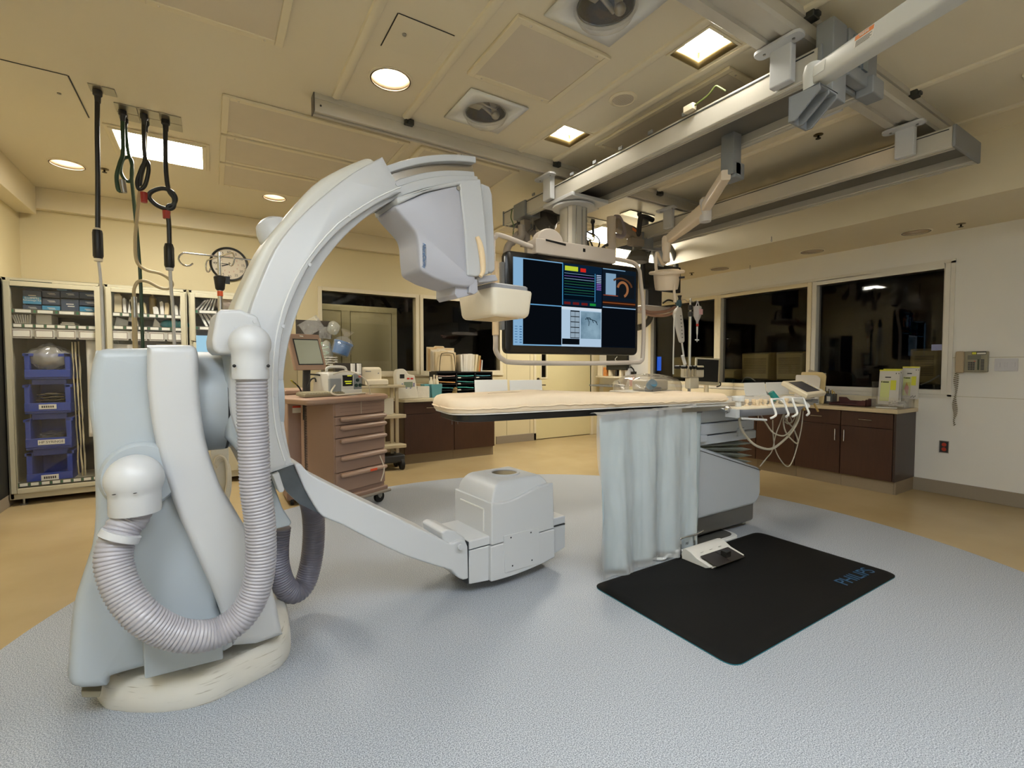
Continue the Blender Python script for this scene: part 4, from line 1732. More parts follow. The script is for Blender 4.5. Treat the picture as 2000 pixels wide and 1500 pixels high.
# ================================================================ overhead rails, bridges, screen and arms
def xtrack(x0, x1, y, z0, z1, wid, label):
 """ceiling rail along x: channelled aluminium profile"""
 t = thing('ceiling_rail', label, 'rail', ((x0 + x1) / 2, y, z1), 'aluminium ceiling rails')
 h = z1 - z0
 pr = [(-.5, 1), (-.5, .72), (-.44, .7), (-.44, .6), (-.5, .58), (-.5, .1), (-.44, 0), (-.18, 0), (-.16, .14), (.16, .14), (.18, 0), (.44, 0), (.5, .1), (.5, .58), (.44, .6), (.44, .7), (.5, .72), (.5, 1)]
 b = MB()
 b.loft([[(x, y + u * wid, z0 + v * h) for u, v in pr] for x in (x0, x1)])
 b.build('profile', m_alu, t)
 b = MB()
 b.box(x0 - .008, x0, y - wid / 2 - .004, y + wid / 2 + .004, z0 - .003, z1)
 b.build('end_cap', M('dark_end_cap', '5a5650', .5), t)
 b = MB()
 b.cyl((x0 + .04, y - wid / 2 - .003, z0 + h * .35), (x0 + .04, y - wid / 2 + .01, z0 + h * .35), .007, n=10)
 b.build('bolt', m_dark, t)
 return t


xtrack(.65, 4.95, 3.68, 3.175, 3.3, .085, 'aluminium ceiling rail crossing the room behind the curved arm')
xtrack(.6, 5.3, 1.5, 3.16, 3.3, .22, 'wide aluminium ceiling rail at the top of the view')
for i, (x, y, l) in enumerate(((1.335, 3.63, 'small black stop under a ceiling strip, left on the far rail'), (2.78, 3.63, 'small black stop beside the square light on the far rail'), (2.78, 1.38, 'small black stop at the top of the wide near rail'), (4.18, 1.38, 'small black stop right of the grey bracket on the near rail'), (4.2, 3.63, 'small black stop far right on the far rail'))):
 b = MB()
 b.box(x - .035, x + .035, y - .03, y + .025, 3.245, 3.29)
 b.box(x - .02, x + .02, y - .045, y - .02, 3.25, 3.275)
 o = b.build('rail_stop', M('dark_green_plastic', '2c2e2a', .5), bevel=.006)
 tag(o, l, 'rail stop', 'black rail stops')


def bridge(x0, x1, y0, y1, z0, z1, label, rails):
 t = thing('overhead_track', label, 'beam', ((x0 + x1) / 2, (y0 + y1) / 2, z0))
 b = MB()
 tx = .07
 for a, c, s in ((x0, x0 + tx, 1), (x1 - tx, x1, -1)):
  b.box(a, c, y0, y1, z0, z1)
 b.build('side_profile', m_alu, t, bevel=.008, seg=3)
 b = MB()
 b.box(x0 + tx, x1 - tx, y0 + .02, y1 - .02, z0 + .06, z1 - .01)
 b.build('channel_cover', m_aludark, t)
 b = MB()
 for xx in (x0 + .012, x0 + tx - .012, x1 - tx + .012, x1 - .012):
  b.box(xx - .004, xx + .004, y0, y1, z0 - .006, z0 + .002)
 b.build('lip', m_alu, t)
 b = MB()
 b.box(x0 - .004, x0 + .0, y0 + .02, y1, z1 - .022, z1 - .016)
 b.build('edge_groove', m_seam, t)
 for yy, w in ((y0, 0), (y1, 1)):
  b = MB()
  b.box(x0 - .008, x1 + .008, yy - .02 if not w else yy, yy if not w else yy + .02, z0 - .006, z1 + .006)
  b.build('end_cap', m_grey, t, bevel=.006)
 for ry in rails:
  for xs in (x0 - .005, x1 + .005):
   s = -1 if xs < (x0 + x1) / 2 else 1
   b = MB()
   b.box(min(xs, xs + s * .055), max(xs, xs + s * .055), ry - .06, ry + .06, z0 + .01, z1 + .09)
   b.build('hanger', m_ltgrey, t, bevel=.008)
   b = MB()
   pl = [tuple(v) for v in round_poly(rect(-.045, .045, -.13, .13), .04, 5)]
   b.prism(pl, 0, .016, Matrix.Translation((xs + s * .07, ry, z1 + .065)))
   b.build('hanger_plate', m_ltgrey, t)
   b = MB()
   for dy in (-.08, .08):
    b.cyl((xs + s * .07, ry + dy, z1 + .06), (xs + s * .07, ry + dy, z1 + .068), .008, n=8)
   b.build('bolt', m_steel, t)
 return t


bridge(2.76, 3.25, 1.33, 4.55, 2.93, 3.075, 'long aluminium overhead beam carrying the big screen and grey bracket', (1.5, 3.68))
bridge(4.45, 4.98, 1.24, 4.6, 2.925, 3.07, 'aluminium overhead beam nearest the right soffit', (1.5, 3.68))
# cable clips on top of the long beam
for k in range(7):
 b = MB()
 yy = 2.15 + k * .3
 b.box(2.748, 2.758, yy, yy + .04, 3.076, 3.1)
 o = b.build('cable_clip', m_grey)
 tag(o, 'tiny grey cable clip on top edge of the long overhead beam', 'clip', 'cable clips along the long beam')
b = MB()
b.box(2.72, 2.76, 2.08, 2.16, 3.076, 3.12)
o = b.build('junction_box', m_cream, bevel=.006)
tag(o, 'small cream cable connector lying on top of the long overhead beam', 'connector')
b = MB()
b.tube(smooth_path([(2.74, 2.08, 3.1), (2.74, 1.98, 3.12), (2.74, 1.93, 3.15), (2.74, 1.9, 3.13), (2.745, 1.86, 3.09)], 6), .006, 8)
o = b.build('earth_wire', M('green_yellow_wire', '66703a', .5))
tag(o, 'green and yellow earth wire arching over the long overhead beam', 'wire')

# ---- large screen on a telescopic column
MR = R(-3.5)
MTX, MNY = Vector((math.cos(MR), math.sin(MR), 0)), Vector((-math.sin(MR), math.cos(MR), 0))
MC = Vector((2.09, 3.42, 0))
MMX = Matrix(((MTX.x, 0, MNY.x, MC.x), (MTX.y, 0, MNY.y, MC.y), (0, 1, 0, 0), (0, 0, 0, 1)))    # (along, up, back)


def MU(px, py, w=0.):
 p = onpl(px, py, MC + MNY * w, MNY) - MC
 return (p.dot(MTX), p.z)


sc = thing('ceiling_monitor', 'huge black ceiling-hung display showing blue X-ray and waveform windows', 'monitor', (2.86, 3.4, 1.5))
tl, tr, br, bl = MU(986, 486), MU(1248, 523.5), MU(1245, 696), MU(987, 688.5)
u0, u1 = (tl[0] + bl[0]) / 2, (tr[0] + br[0]) / 2
v0, v1 = (bl[1] + br[1]) / 2, (tl[1] + tr[1]) / 2
b = MB()
rp = [tuple(v) for v in round_poly(rect(u0, u1, v0, v1), .06, 6)]
um_, vm_ = (u0 + u1) / 2, (v0 + v1) / 2


def mr(e, w):
 return [MMX @ Vector((x - e * (1 if x > um_ else -1), y - e * (1 if y > vm_ else -1), w)) for x, y in rp]


b.loft([mr(.012, 0), mr(.004, .004), mr(0, .014), mr(0, .06), mr(.03, .11)])
b.build('bezel', M('gloss_black_bezel', '0a0a0b', .22), sc, angle=40)
SU0, SU1, SV0, SV1 = MU(1002, 500)[0], MU(1242, 533)[0], MU(998, 674)[1], MU(1002, 501)[1]


def pane(name, mat, a, c, d, e, w=-.0012, th=.0008, parent=None):
 """a picture area of the display: fractions of the screen, origin top left"""
 b = MB()
 x0, x1 = SU0 + (SU1 - SU0) * a, SU0 + (SU1 - SU0) * c
 y1, y0 = SV1 - (SV1 - SV0) * d, SV1 - (SV1 - SV0) * e
 b.prism(rect(x0, x1, y0, y1), w, w + th, MMX)
 return b.build(name, mat, parent or sc)


e_navy = emit('screen_dark_blue', lin('0a1624'), .5)
e_cell = emit('screen_black', lin('0a1018'), .8)
e_pale = emit('screen_pale_blue', lin('9cc4e6'), .8)
e_cyan = emit('screen_cyan', lin('4fa6dc'), .85)
scr = pane('screen', e_navy, 0, 1, 0, 1, -.0006)


def sp(n, c, a, b2, d, e, lv=1, s=.85):
 return pane('window', emit('screen_' + c + '_%d' % int(s * 100), lin(c), s), a, b2, d, e, -.0012 - .0006 * lv, .0006, scr)


sp('side', '8db9dd', 0, .07, 0, 1)
for k in range(7):
 sp('tool', '3f6f9c', .012, .03, .78 + .03 * k, .787 + .03 * k, 2)
 sp('tool', '3f6f9c', .045, .062, .78 + .03 * k, .79 + .03 * k, 2)
sp('top', '7fb2da', .07, .365, 0, .012)
sp('gap', '6aa9d8', .07, .36, .515, .527)
sp('cell', '090d13', .07, .355, .012, .512)
sp('cell', '090d13', .07, .355, .53, .985)
sp('bottom', '7fb2da', .07, .36, .985, 1)
# waveform window
sp('wave', '0c2238', .365, .69, .0, .5)
sp('wavein', '04101c', .375, .63, .1, .43, 2)
sp('title', 'c8d83a', .385, .49, .03, .085, 2)
sp('alarm', 'd8281e', .51, .555, .04, .085, 2)
for k, c in enumerate(('8fb6d8', '9a6fd0', 'a8c8e8', '2f7f4f', '3a8a5a', '2c6f8f', '3b9a6a', '2c6f4f', '2f7f8f')):
 sp('trace', c, .38, .625, .115 + .032 * k, .119 + .032 * k, 3)
for k in range(9):
 sp('value', 'b7c9e8' if k < 5 else '9a6fd0', .645, .685, .1 + .022 * k, .11 + .022 * k, 2)
for k in range(4):
 sp('btn', '6b1c1c' if k < 3 else '1f8f3a', .38 + .07 * k, .43 + .07 * k, .46, .49, 2)
sp('edge', '4fa6dc', .365, .37, 0, .5, 2)
sp('edge', '4fa6dc', .63, .635, .09, .44, 2)
# intravascular window
sp('ivus', '101c28', .7, 1, .0, .5)
sp('ivusbar', '88b4d8', .7, .9, .005, .014, 2)
sp('angio', '86a8c2', .725, .815, .06, .33, 2)
sp('angioedge', 'b5512c', .705, .835, .335, .342, 2)
sp('round', '14181c', .845, .985, .06, .36, 2)
sp('strip', '2a1710', .7, .995, .41, .46, 2)
sp('strip', '8a4a24', .7, .995, .425, .438, 3)
sp('bar', '9cc4e6', .7, 1, .487, .497, 2)
b = MB()


def mp3(a, d, w):
 return MMX @ Vector((SU0 + (SU1 - SU0) * a, SV1 - (SV1 - SV0) * d, w))


b.tube([mp3(.875 + .05 * math.cos(t / 10) * .9, .25 - .07 * math.sin(t / 10) * 1.3, -.004) for t in range(-12, 30)], .012, 6)
b.build('window', emit('screen_copper', lin('a06a44'), .8), scr)
b = MB()
b.tube([mp3(.86 + .1 * math.cos(t / 10), .24 - .13 * math.sin(t / 10), -.004) for t in range(2, 24)], .009, 6)
b.build('window', emit('screen_brown', lin('5e3c26'), .8), scr)
# x-ray review window
sp('rev', 'b9d3ea', .36, .69, .52, 1)
sp('revbar', 'dbe9f6', .36, .69, .52, .555, 2)
sp('thumbs', '10161c', .43, .505, .56, .9, 2)
for r_ in range(5):
 for c_ in range(2):
  sp('thumb', 'a9bfd0', .433 + .036 * c_, .466 + .036 * c_, .575 + .065 * r_, .63 + .065 * r_, 3, .7)
sp('blk', '0a0f14', .365, .505, .905, .975, 2)
mx_ = emit('screen_angiogram', lin('8fb2c8'), .8)
nt = mx_.node_tree
tc = nt.nodes.new('ShaderNodeTexCoord')
nz = nt.nodes.new('ShaderNodeTexNoise')
nz.inputs['Scale'].default_value = 5
nz.inputs['Detail'].default_value = 5
nt.links.new(tc.outputs['Object'], nz.inputs['Vector'])
cr = nt.nodes.new('ShaderNodeValToRGB')
cr.color_ramp.elements[0].position = .3
cr.color_ramp.elements[0].color = (*lin('52748c'), 1)
cr.color_ramp.elements[1].position = .7
cr.color_ramp.elements[1].color = (*lin('a8c8da'), 1)
nt.links.new(nz.outputs['Fac'], cr.inputs[0])
nt.links.new(cr.outputs[0], [n for n in nt.nodes if n.type == 'EMISSION'][0].inputs[0])
pane('window', mx_, .515, .685, .565, .9, -.0024, .0006, scr)
for pts in ([(.55, .66), (.57, .65), (.6, .66), (.63, .67), (.65, .69)], [(.57, .65), (.585, .69), (.58, .74)], [(.61, .66), (.62, .7)], [(.6, .66), (.59, .64), (.56, .64)], [(.64, .68), (.655, .72)]):
 b = MB()
 b.tube([mp3(x, y, -.0032) for x, y in pts], .0035, 5)
 b.build('window', emit('screen_vessel', lin('1d3442'), .8), scr)
sp('cell', '090d13', .695, .995, .51, .985)
text('lettering', 'PHILIPS', .022, MMX @ Matrix.Translation((um_, v0 + .035, -.001)) @ Matrix(((1, 0, 0, 0), (0, 1, 0, 0), (0, 0, -1, 0), (0, 0, 0, 1))), M('dim_print', '3a3a3c', .4), sc)
# cream top housing
m_boom = M('boom_cream', 'd2c8be', .42, var=.02)
hx0, hx1 = MU(1043, 480)[0], MU(1199, 510)[0]
hz0, hz1 = MU(1120, 510)[1], MU(1120, 489)[1]
b = MB()
b.prism([tuple(v) for v in round_poly(rect(hx0, hx1, v1 + .0, v1 + .13), .01, 2)], -.03, .12, MMX)
b.build('top_housing', m_boom, sc, bevel=.008)
b = MB()
hz = v1 + .125
b.prism([(hx0 + .03, hz), (hx0 + .3, hz)] + [(hx0 + .165 + .135 * math.cos(t * PI / 12), hz + .11 * math.sin(t * PI / 12)) for t in range(1, 12)], -.01, .09, MMX)
b.build('top_cowl', m_boom, sc, bevel=.012, seg=3)
b = MB()
b.prism([(hx0 + .1, hz - .012), (hx0 + .31, hz - .03), (hx0 + .31, hz - .012), (hx0 + .1, hz + .004)], -.034, -.028, MMX)
b.prism(rect(hx0 + .5, hx0 + .525, hz - .06, hz - .03), -.034, -.028, MMX)
b.build('slot', m_black, sc)
# bumper rail round the screen
bp = [(hx0, v1 + .06), (u0 - .02, v1 + .12), (u0 - .075, v1 + .1), (u0 - .1, v1 - .0), (u0 - .1, v0 + .15), (u0 - .095, v0 + .02), (u0 - .03, v0 - .05), (u0 + .1, v0 - .075), (um_, v0 - .08), (u1 - .1, v0 - .07), (u1 + .02, v0 - .055), (u1 + .05, v0 + .03), (u1 + .05, vm_), (u1 + .05, v1 - .1), (u1 + .03, v1 - .02), (u1 - .05, v1 + .045), (hx1, v1 + .06)]
b = MB()
b.tube(smooth_path([MMX @ Vector((x, y, -.02 if 3 < i < 13 else .03)) for i, (x, y) in enumerate(bp)], 8), .021, 12)
b.build('bumper_rail', m_boom, sc)
b = MB()
b.tube([MMX @ Vector((u0 - .1, v0 + .15, -.02)), MMX @ Vector((u0 - .1, v0 + .75, -.02))], .027, 12)
b.build('rail_sleeve', M('ivory_grip', 'e8cfa8', .4), sc)
b = MB()
b.prism(rect(u0 - .03, u0 + .01, v0 + .2, v0 + .4), .01, .05, MMX)
b.build('side_clamp', m_grey, sc, bevel=.005)
b = MB()
b.prism(rect(u0 - .03, u0 + .01, v1 - .3, v1 - .1), .01, .05, MMX)
b.build('side_clamp', m_grey, sc, bevel=.005)
# column
cc = MMX @ Vector((MU(1120, 440, .2)[0], 0, .2))
b = MB()
oc = [tuple(v) for v in round_poly(rect(-.1, .1, -.1, .1), .035, 2)]
b.loft([[(cc.x + x, cc.y + y, z) for x, y in oc] for z in (v1 + .12, 2.93)])
b.build('column', m_alu, sc, angle=20)
b = MB()
for x, y in ((-.1, -.04), (.02, -.1), (-.05, -.1), (.07, -.1)):
 b.cyl((cc.x + x, cc.y + y, v1 + .12), (cc.x + x, cc.y + y, 2.86), .006, n=8)
b.build('column_track', m_chrome, sc)
b = MB()
b.lathe([(.2, 0), (.2, .016), (.12, .02)], Matrix.Translation((cc.x, cc.y, 2.865)), 40)
b.build('column_flange', m_ltgrey, sc)
b = MB()
b.box(cc.x - .2, cc.x + .24, cc.y - .22, cc.y + .22, 2.895, 2.93)
b.build('carriage_plate', m_ltgrey, sc, bevel=.006)
b = MB()
b.loft([[(cc.x + x * .9, cc.y + y * .9, z) for x, y in oc] for z in (v1 + .1, v1 + .14)])
b.build('column_foot', m_black, sc)

# ---- cable droppers and flexible conduits at the far end of the long beam
m_cond = M('taupe_conduit', '8f857a', .5)
for i, (pts, r, l) in enumerate((([(1018, 440), (1018, 462), (1004, 470), (992, 482), (988, 505)], .045, 'thick taupe cable conduit curving down behind the left top of the big screen'),
        ([(1000, 475), (1012, 458), (1026, 460), (1030, 480), (1031, 500)], .045, 'thick taupe cable conduit arching behind the screen beside its left top corner'),
        ([(1027, 470), (1032, 455), (1042, 455), (1047, 468), (1047, 490)], .04, 'thick taupe cable conduit arching nearest the domed top of the big screen'))):
 b = MB()
 b.tube(smooth_path([at(x, y, y=4.1 + .06 * i) for x, y in pts], 8), r * .8, 14)
 o = b.build('cable_conduit', m_cond)
 tag(o, l, 'conduit', 'taupe cable conduits behind the big screen')
cb = thing('carriage_box', 'grey cable carriage box with hooks under the far end of the long overhead beam', 'cable box', (2.85, 4.25, 2.9))
b = MB()
q = at(1030, 415, y=4.2)
b.box(q.x - .1, q.x + .1, q.y - .1, q.y + .12, q.z - .07, q.z + .09)
b.build('box', m_grey, cb, bevel=.01)
b = MB()
b.box(q.x - .04, q.x + .04, q.y, q.y + .08, q.z - .35, q.z - .07)
b.build('post', m_cond, cb, bevel=.006)
b = MB()
q2 = at(1010, 425, y=4.3)
b.tube(smooth_path([q2, q2 + Vector((0, 0, -.06)), q2 + Vector((-.03, 0, -.1)), q2 + Vector((-.05, 0, -.14))], 5), .008, 6)
b.tube(smooth_path([q + Vector((.03, -.05, -.07)), q + Vector((.035, -.05, -.16)), q + Vector((-.01, -.05, -.2))], 5), .008, 6)
b.build('hook', m_steel, cb)
b = MB()
b.tube(smooth_path([at(x, y, y=4.35) for x, y in ((1000, 410), (998, 425), (1003, 440), (1002, 460))], 6), .006, 6)
o = b.build('green_wire', M('green_wire', '4b6b3c', .5))
tag(o, 'thin green wire hanging from the far end of the long overhead beam', 'wire')
mo_ = thing('tilt_motor', 'dark grey motor with angled strut under the far end of the long overhead beam', 'motor', (3.1, 4.2, 2.8))
q = at(1065, 428, y=4.2)
b = MB()
b.lathe([(.1, -.08), (.13, -.06), (.14, .05), (.1, .09)], look(q, (.3, -1, .2)), 20)
b.build('body', M('motor_grey', '57534d', .5), mo_)
b = MB()
b.tube([q + Vector((.04, 0, -.02)), q + Vector((.24, .1, -.32))], .05, 4)
b.build('strut', M('strut_dark', '4a4742', .5), mo_)
b = MB()
b.tube(smooth_path([q + Vector((-.02, -.1, -.1)), q + Vector((-.02, -.1, -.2)), q + Vector((-.08, -.1, -.25)), q + Vector((-.08, -.1, -.34))], 5), .009, 6)
b.build('hook', m_steel, mo_)

# ---- grey bracket and white boom arm crossing the top right
bk = thing('ceiling_boom', 'long white boom arm with warning label on a grey bracket under the beam', 'arm', (3.3, 1.5, 2.8))
q0 = at(1600, 100, y=1.45)
b = MB()
b.box(2.77, 2.92, 1.26, 1.35, 2.79, 3.2)
b.build('bracket_post', m_grey, bk, bevel=.008)
b = MB()
b.box(2.92, 3.26, 1.25, 1.309, 2.94, 3.19)
b.box(3.14, 3.28, 1.22, 1.309, 2.9, 3.0)
b.build('bracket_block', m_grey, bk, bevel=.008)
b = MB()
b.box(2.96, 3.04, 1.24, 1.252, 3.01, 3.16)
b.box(3.06, 3.12, 1.24, 1.252, 3.01, 3.16)
b.build('bracket_insert', M('steel_insert', '8c97a0', .3, .7), bk)
pw = at(1585, 165, y=1.3)
b = MB()
e0, e1 = at(1594, 152, y=1.2), at(1875, -30, y=.55)
d = (e1 - e0)
m = frame(e0, d, (0, 0, 1))
L = d.length * 1.4
b.loft([[m @ Vector((x, y, z)) for y, z in [tuple(v) for v in round_poly(rect(-.04, .04, -.045, .045), .015, 3)]] for x in (0, L)])
b.build('arm_tube', M('arm_white', 'c9cac6', .42, var=.02), bk)
b = MB()
b.lathe([(.04, -.075), (.044, -.06), (.046, .02), (.04, .05), (.026, .06), (.001, .064)], Matrix.Translation(e0 + Vector((-.02, 0, 0))), 22)
b.build('arm_joint', M('arm_white'), bk)
b = MB()
j = e0 + Vector((-.02, 0, -.075))
b.lathe([(.034, -.014), (.034, .0)], Matrix.Translation(j), 20)
b.build('swivel_ring', m_dark, bk)
b = MB()
jz = j.z - .014
for x in (-.08, -.005, .07):
 b.prism([(j.y - .07, jz), (j.y + .07, jz), (j.y + .07, jz - .12), (j.y + .04, jz - .12), (j.y - .07, jz - .025)], j.x + x - .006, j.x + x + .006, Matrix(((0, 0, 1, 0), (1, 0, 0, 0), (0, 1, 0, 0), (0, 0, 0, 1))))
b.box(j.x - .086, j.x + .076, j.y + .06, j.y + .072, jz - .12, jz)
b.box(j.x - .086, j.x + .076, j.y - .07, j.y + .07, jz - .01, jz)
b.build('swivel_bracket', m_grey, bk, bevel=.003)
lab = m @ Matrix.Translation((d.length * .52, 0, 0))
fn = m.to_3x3() @ Vector((0, -1, 0))
side = -1 if (CAM - e0).dot(m.to_3x3() @ Vector((0, 1, 0))) < 0 else 1
b = MB()
b.box(d.length * .44, d.length * .58, side * .0402, side * .0412, -.005, .035, m) if side > 0 else b.box(d.length * .44, d.length * .58, -.0412, -.0402, -.005, .035, m)
b.build('warning_label', m_paper, bk)
b = MB()
yy = sorted((side * .0408, side * .0418))
b.box(d.length * .44, d.length * .58, yy[0], yy[1], .02, .035, m)
b.build('warning_band', M('orange_band', 'e07b1e', .5), bk)
up_ = m.to_3x3() @ Vector((0, 0, 1))
text('lettering', 'WARNING', .013, tframe(m @ Vector((d.length * .51, side * .0424, .0275)), d, up_), m_paper, bk)
b = MB()
for i in range(4):
 b.box(d.length * .45, d.length * (.57 - .012 * (i % 2)), yy[0], yy[1], .012 - i * .005, .0145 - i * .005, m)
b.build('label_text', M('print_grey', '6b6b6b', .6), bk)
b = MB()
b.box(.05, .15, yy[0] - .0003, yy[1] - .0003, -.012, .03, m)
b.build('warning_label', M('pale_label', 'd2d3cf', .5), bk)

# ---- surgical lamp on a jointed cream arm
sl_ = thing('surgical_lamp', 'cream examination lamp head on a jointed arm under the grey post', 'lamp', (4.0, 2.95, 2.0))
yA = 2.06
b = MB()
p0 = at(1428, 285, y=yA)
q1 = at(1428, 345, y=yA)
b.box(p0.x - .045, p0.x + .045, yA - .05, yA + .05, q1.z, 2.995)
b.build('drop_post', m_grey, sl_, bevel=.006)
b = MB()
b.box(p0.x - .02, p0.x + .09, yA - .05, yA + .07, q1.z - .02, q1.z + .09)
b.build('post_foot', m_grey, sl_, bevel=.01)
J1 = at(1378, 405, y=2.55)
J2 = at(1303, 470, y=3.02)
m_lamp = M('lamp_cream', 'd8c6ad', .42, var=.02)
b = MB()
a0_ = q1 + Vector((-.06, 0, .0))


def barm(mb, a, c, w0, w1):
 m = frame(a, c - a, (0, 0, 1))
 l = (c - a).length
 mb.loft([[m @ Vector((x, y * w, z * w)) for y, z in [tuple(v) for v in round_poly(rect(-.9, .9, -1, 1), .35, 3)]] for x, w in ((0, w0), (l * .5, (w0 + w1) / 2 * 1.05), (l, w1))])


barm(b, a0_, J1, .035, .04)
b.build('upper_arm', m_lamp, sl_)
b = MB()
b.lathe([(.045, -.12), (.048, -.1), (.048, .06), (.03, .08)], Matrix.Translation(J1), 18)
b.build('elbow', M('lamp_joint', 'c9c6c6', .42), sl_)
b = MB()
barm(b, J1 + Vector((0, 0, -.02)), J2, .055, .035)
b.build('lower_arm', m_lamp, sl_)
b = MB()
b.lathe([(.032, -.2), (.036, -.18), (.03, -.12), (.04, -.08), (.042, .02), (.03, .04)], Matrix.Translation(J2 + Vector((-.01, 0, 0))), 18)
b.build('wrist', m_lamp, sl_)
HC = at(1302, 545, y=3.02)
tl_ = Matrix.Translation(HC) @ Matrix.Rotation(R(-9), 4, 'Y') @ Matrix.Rotation(R(8), 4, 'X')
b = MB()
b.lathe([(.09, -.1), (.1, -.098), (.108, -.06), (.118, .03), (.122, .07), (.105, .085), (.05, .09)], tl_, 32)
b.build('lamp_head', m_lamp, sl_)
b = MB()
b.lathe([(.088, -.102), (.001, -.095)], tl_, 28)
b.build('lens', M('lens_glass', '9a9a80', .1), sl_)
b = MB()
b.tube([tl_ @ Vector((.145 * math.cos(a * PI / 18), .145 * math.sin(a * PI / 18), .06)) for a in range(36)], .016, 8, closed=True)
b.build('handle_ring', m_lamp, sl_)
b = MB()
b.tube(smooth_path([J2 + Vector((-.01, 0, -.2)), J2 + Vector((-.06, 0, -.22)), tl_ @ Vector((-.14, 0, .24)), tl_ @ Vector((-.15, 0, .12)), tl_ @ Vector((-.13, 0, .06))], 6), .014, 8)
b.build('yoke', m_lamp, sl_)
b = MB()
b.tube([tl_ @ Vector((-.02, -.1, -.02)), tl_ @ Vector((-.02, -.105, -.11)), tl_ @ Vector((.0, -.1, -.21))], [.008, .012, .016], 10)
b.build('grip', m_lamp, sl_)
b = MB()
b.box(.03, .1, -.123, -.114, .0, .018, tl_)
b.build('name_label', m_dark, sl_)

# ---- shield and monitor on the second far boom
bm_ = thing('boom_monitor', 'dark flat monitor with round back plate hanging from a grey boom behind the lamp head', 'monitor', (5.2, 4.4, 2.0))
yB = 4.4
a, c = at(1253, 511, y=yB), at(1326, 573, y=yB)
b = MB()
b.box(a.x, c.x, yB - .03, yB + .03, c.z, a.z)
b.build('screen_case', M('screen_dark', '15181c', .3), bm_, bevel=.01)
b = MB()
b.box(a.x + .03, c.x - .03, yB - .034, yB - .029, c.z + .03, a.z - .03)
b.build('screen', M('blank_screen', '1a2026', .12), bm_)
b = MB()
p = at(1288, 470, y=yB)
b.cyl((p.x, yB + .02, p.z - .35), (p.x, yB + .02, 2.94), .075, n=20)
b.build('post', m_ltgrey, bm_)
b = MB()
b.lathe([(.16, 0), (.16, .02), (.09, .05)], Matrix.Translation((p.x, yB + .02, 2.9)), 24)
b.build('post_flange', m_grey, bm_)
b = MB()
ctr = at(1292, 520, y=yB + .05)
b.tube([ctr + Vector((.3 * math.cos(t * PI / 20), .0, .34 * math.sin(t * PI / 20))) for t in range(-2, 23)], .035, 10)
b.build('back_hoop', M('hoop_grey', '57564f', .5), bm_)
b = MB()
q, r_ = at(1262, 595, y=yB), at(1318, 598, y=yB)
b.box(q.x + .04, q.x + .3, yB, yB + .05, q.z, q.z + .2)
b.build('stand_neck', m_dark, bm_)
b = MB()
s0, s1 = at(1254, 596, y=yB - .1), at(1318, 592, y=yB - .1)
b.box(s0.x, s1.x + .02, yB - .15, yB + .15, s0.z - .07, s0.z)
b.build('shelf', m_boom, bm_, bevel=.01)
b = MB()
b.tube(smooth_path([at(x, y, y=yB - .2) for x, y in ((1252, 603), (1270, 610), (1300, 608), (1318, 600))], 6), .02, 10)
b.tube(smooth_path([at(x, y, y=yB - .2) for x, y in ((1256, 611), (1275, 616), (1300, 616), (1316, 611))], 6), .018, 10)
b.build('shelf_rail', M('rose_rail', 'b08a78', .5), bm_)
b = MB()
b.tube(smooth_path([at(x, y, y=yB) for x, y in ((1272, 615), (1266, 628), (1255, 637), (1245, 640))], 6), .04, 10)
b.build('lower_hoop', M('hoop_grey'), bm_)
b = MB()
b.tube(smooth_path([at(x, y, y=yB - .05) for x, y in ((1295, 592), (1305, 586), (1318, 590), (1322, 596))], 6), .012, 8)
b.build('cable', m_black, bm_)

# ---- spring arm with orange sticker behind the screen's right top corner
sa = thing('spring_arm', 'grey spring arm with a cream cylinder post behind the right top of the big screen', 'arm', (4.6, 4.2, 2.6))
b = MB()
p0, p1 = at(1194, 424, y=3.95), at(1194, 500, y=3.95)
b.cyl(p0, p1, .05, n=18)
b.build('cylinder_post', m_boom, sa)
b = MB()
e0, e1 = at(1200, 437, y=4.0), at(1255, 470, y=4.15)
barm(b, e0, e1, .06, .06)
b.build('spring_tube', m_cond, sa)
b = MB()
e0, e1 = at(1222, 462, y=4.1), at(1242, 474, y=4.14)
b.box(e0.x, e1.x, e0.y - .1, e0.y - .02, e1.z - .08, e1.z + .01)
b.build('lower_cowl', m_cond, sa, bevel=.01)
b = MB()
e2 = at(1230, 449, y=4.0)
m = frame(e2, at(1255, 470, y=4.15) - at(1200, 437, y=4.0), (0, 0, 1))
b.box(-.05, .03, -.07, -.063, -.03, .0, m)
b.build('warning_sticker', M('orange_sticker', 'd9743a', .5), sa)
b = MB()
q = at(1258, 450, y=4.15)
q1 = at(1258, 490, y=4.15)
b.cyl((q.x, q.y, q1.z), (q.x, q.y, q.z + .17), .055, n=16)
b.box(q.x - .12, q.x + .08, q.y - .08, q.y + .08, q1.z, q1.z + .2)
b.build('swivel_post', m_grey, sa, bevel=.005)
b = MB()
b.tube(smooth_path([at(x, y, y=3.98) for x, y in ((1201, 424), (1209, 425), (1216, 440), (1219, 455), (1214, 462), (1200, 459))], 6), .026, 10)
b.build('cable', M('mauve_cable', '9a8f93', .5), sa)
b = MB()
b.tube(smooth_path([at(x, y, y=4.05) for x, y in ((1222, 442), (1238, 448), (1246, 458), (1249, 440), (1252, 424), (1262, 424), (1275, 430))], 6), .03, 10)
b.build('cable', m_dark, sa)
b = MB()
b.lathe([(.12, -.03), (.14, .02), (.1, .09), (.03, .12)], Matrix.Translation(at(1245, 508, y=4.1)), 22)
b.build('hub', M('hub_grey', '55524a', .5), sa)
b = MB()
b.tube(smooth_path([at(x, y, y=4.1) for x, y in ((1236, 478), (1237, 487), (1232, 492), (1231, 496))], 5), .008, 6)
b.build('hook', m_steel, sa)
b = MB()
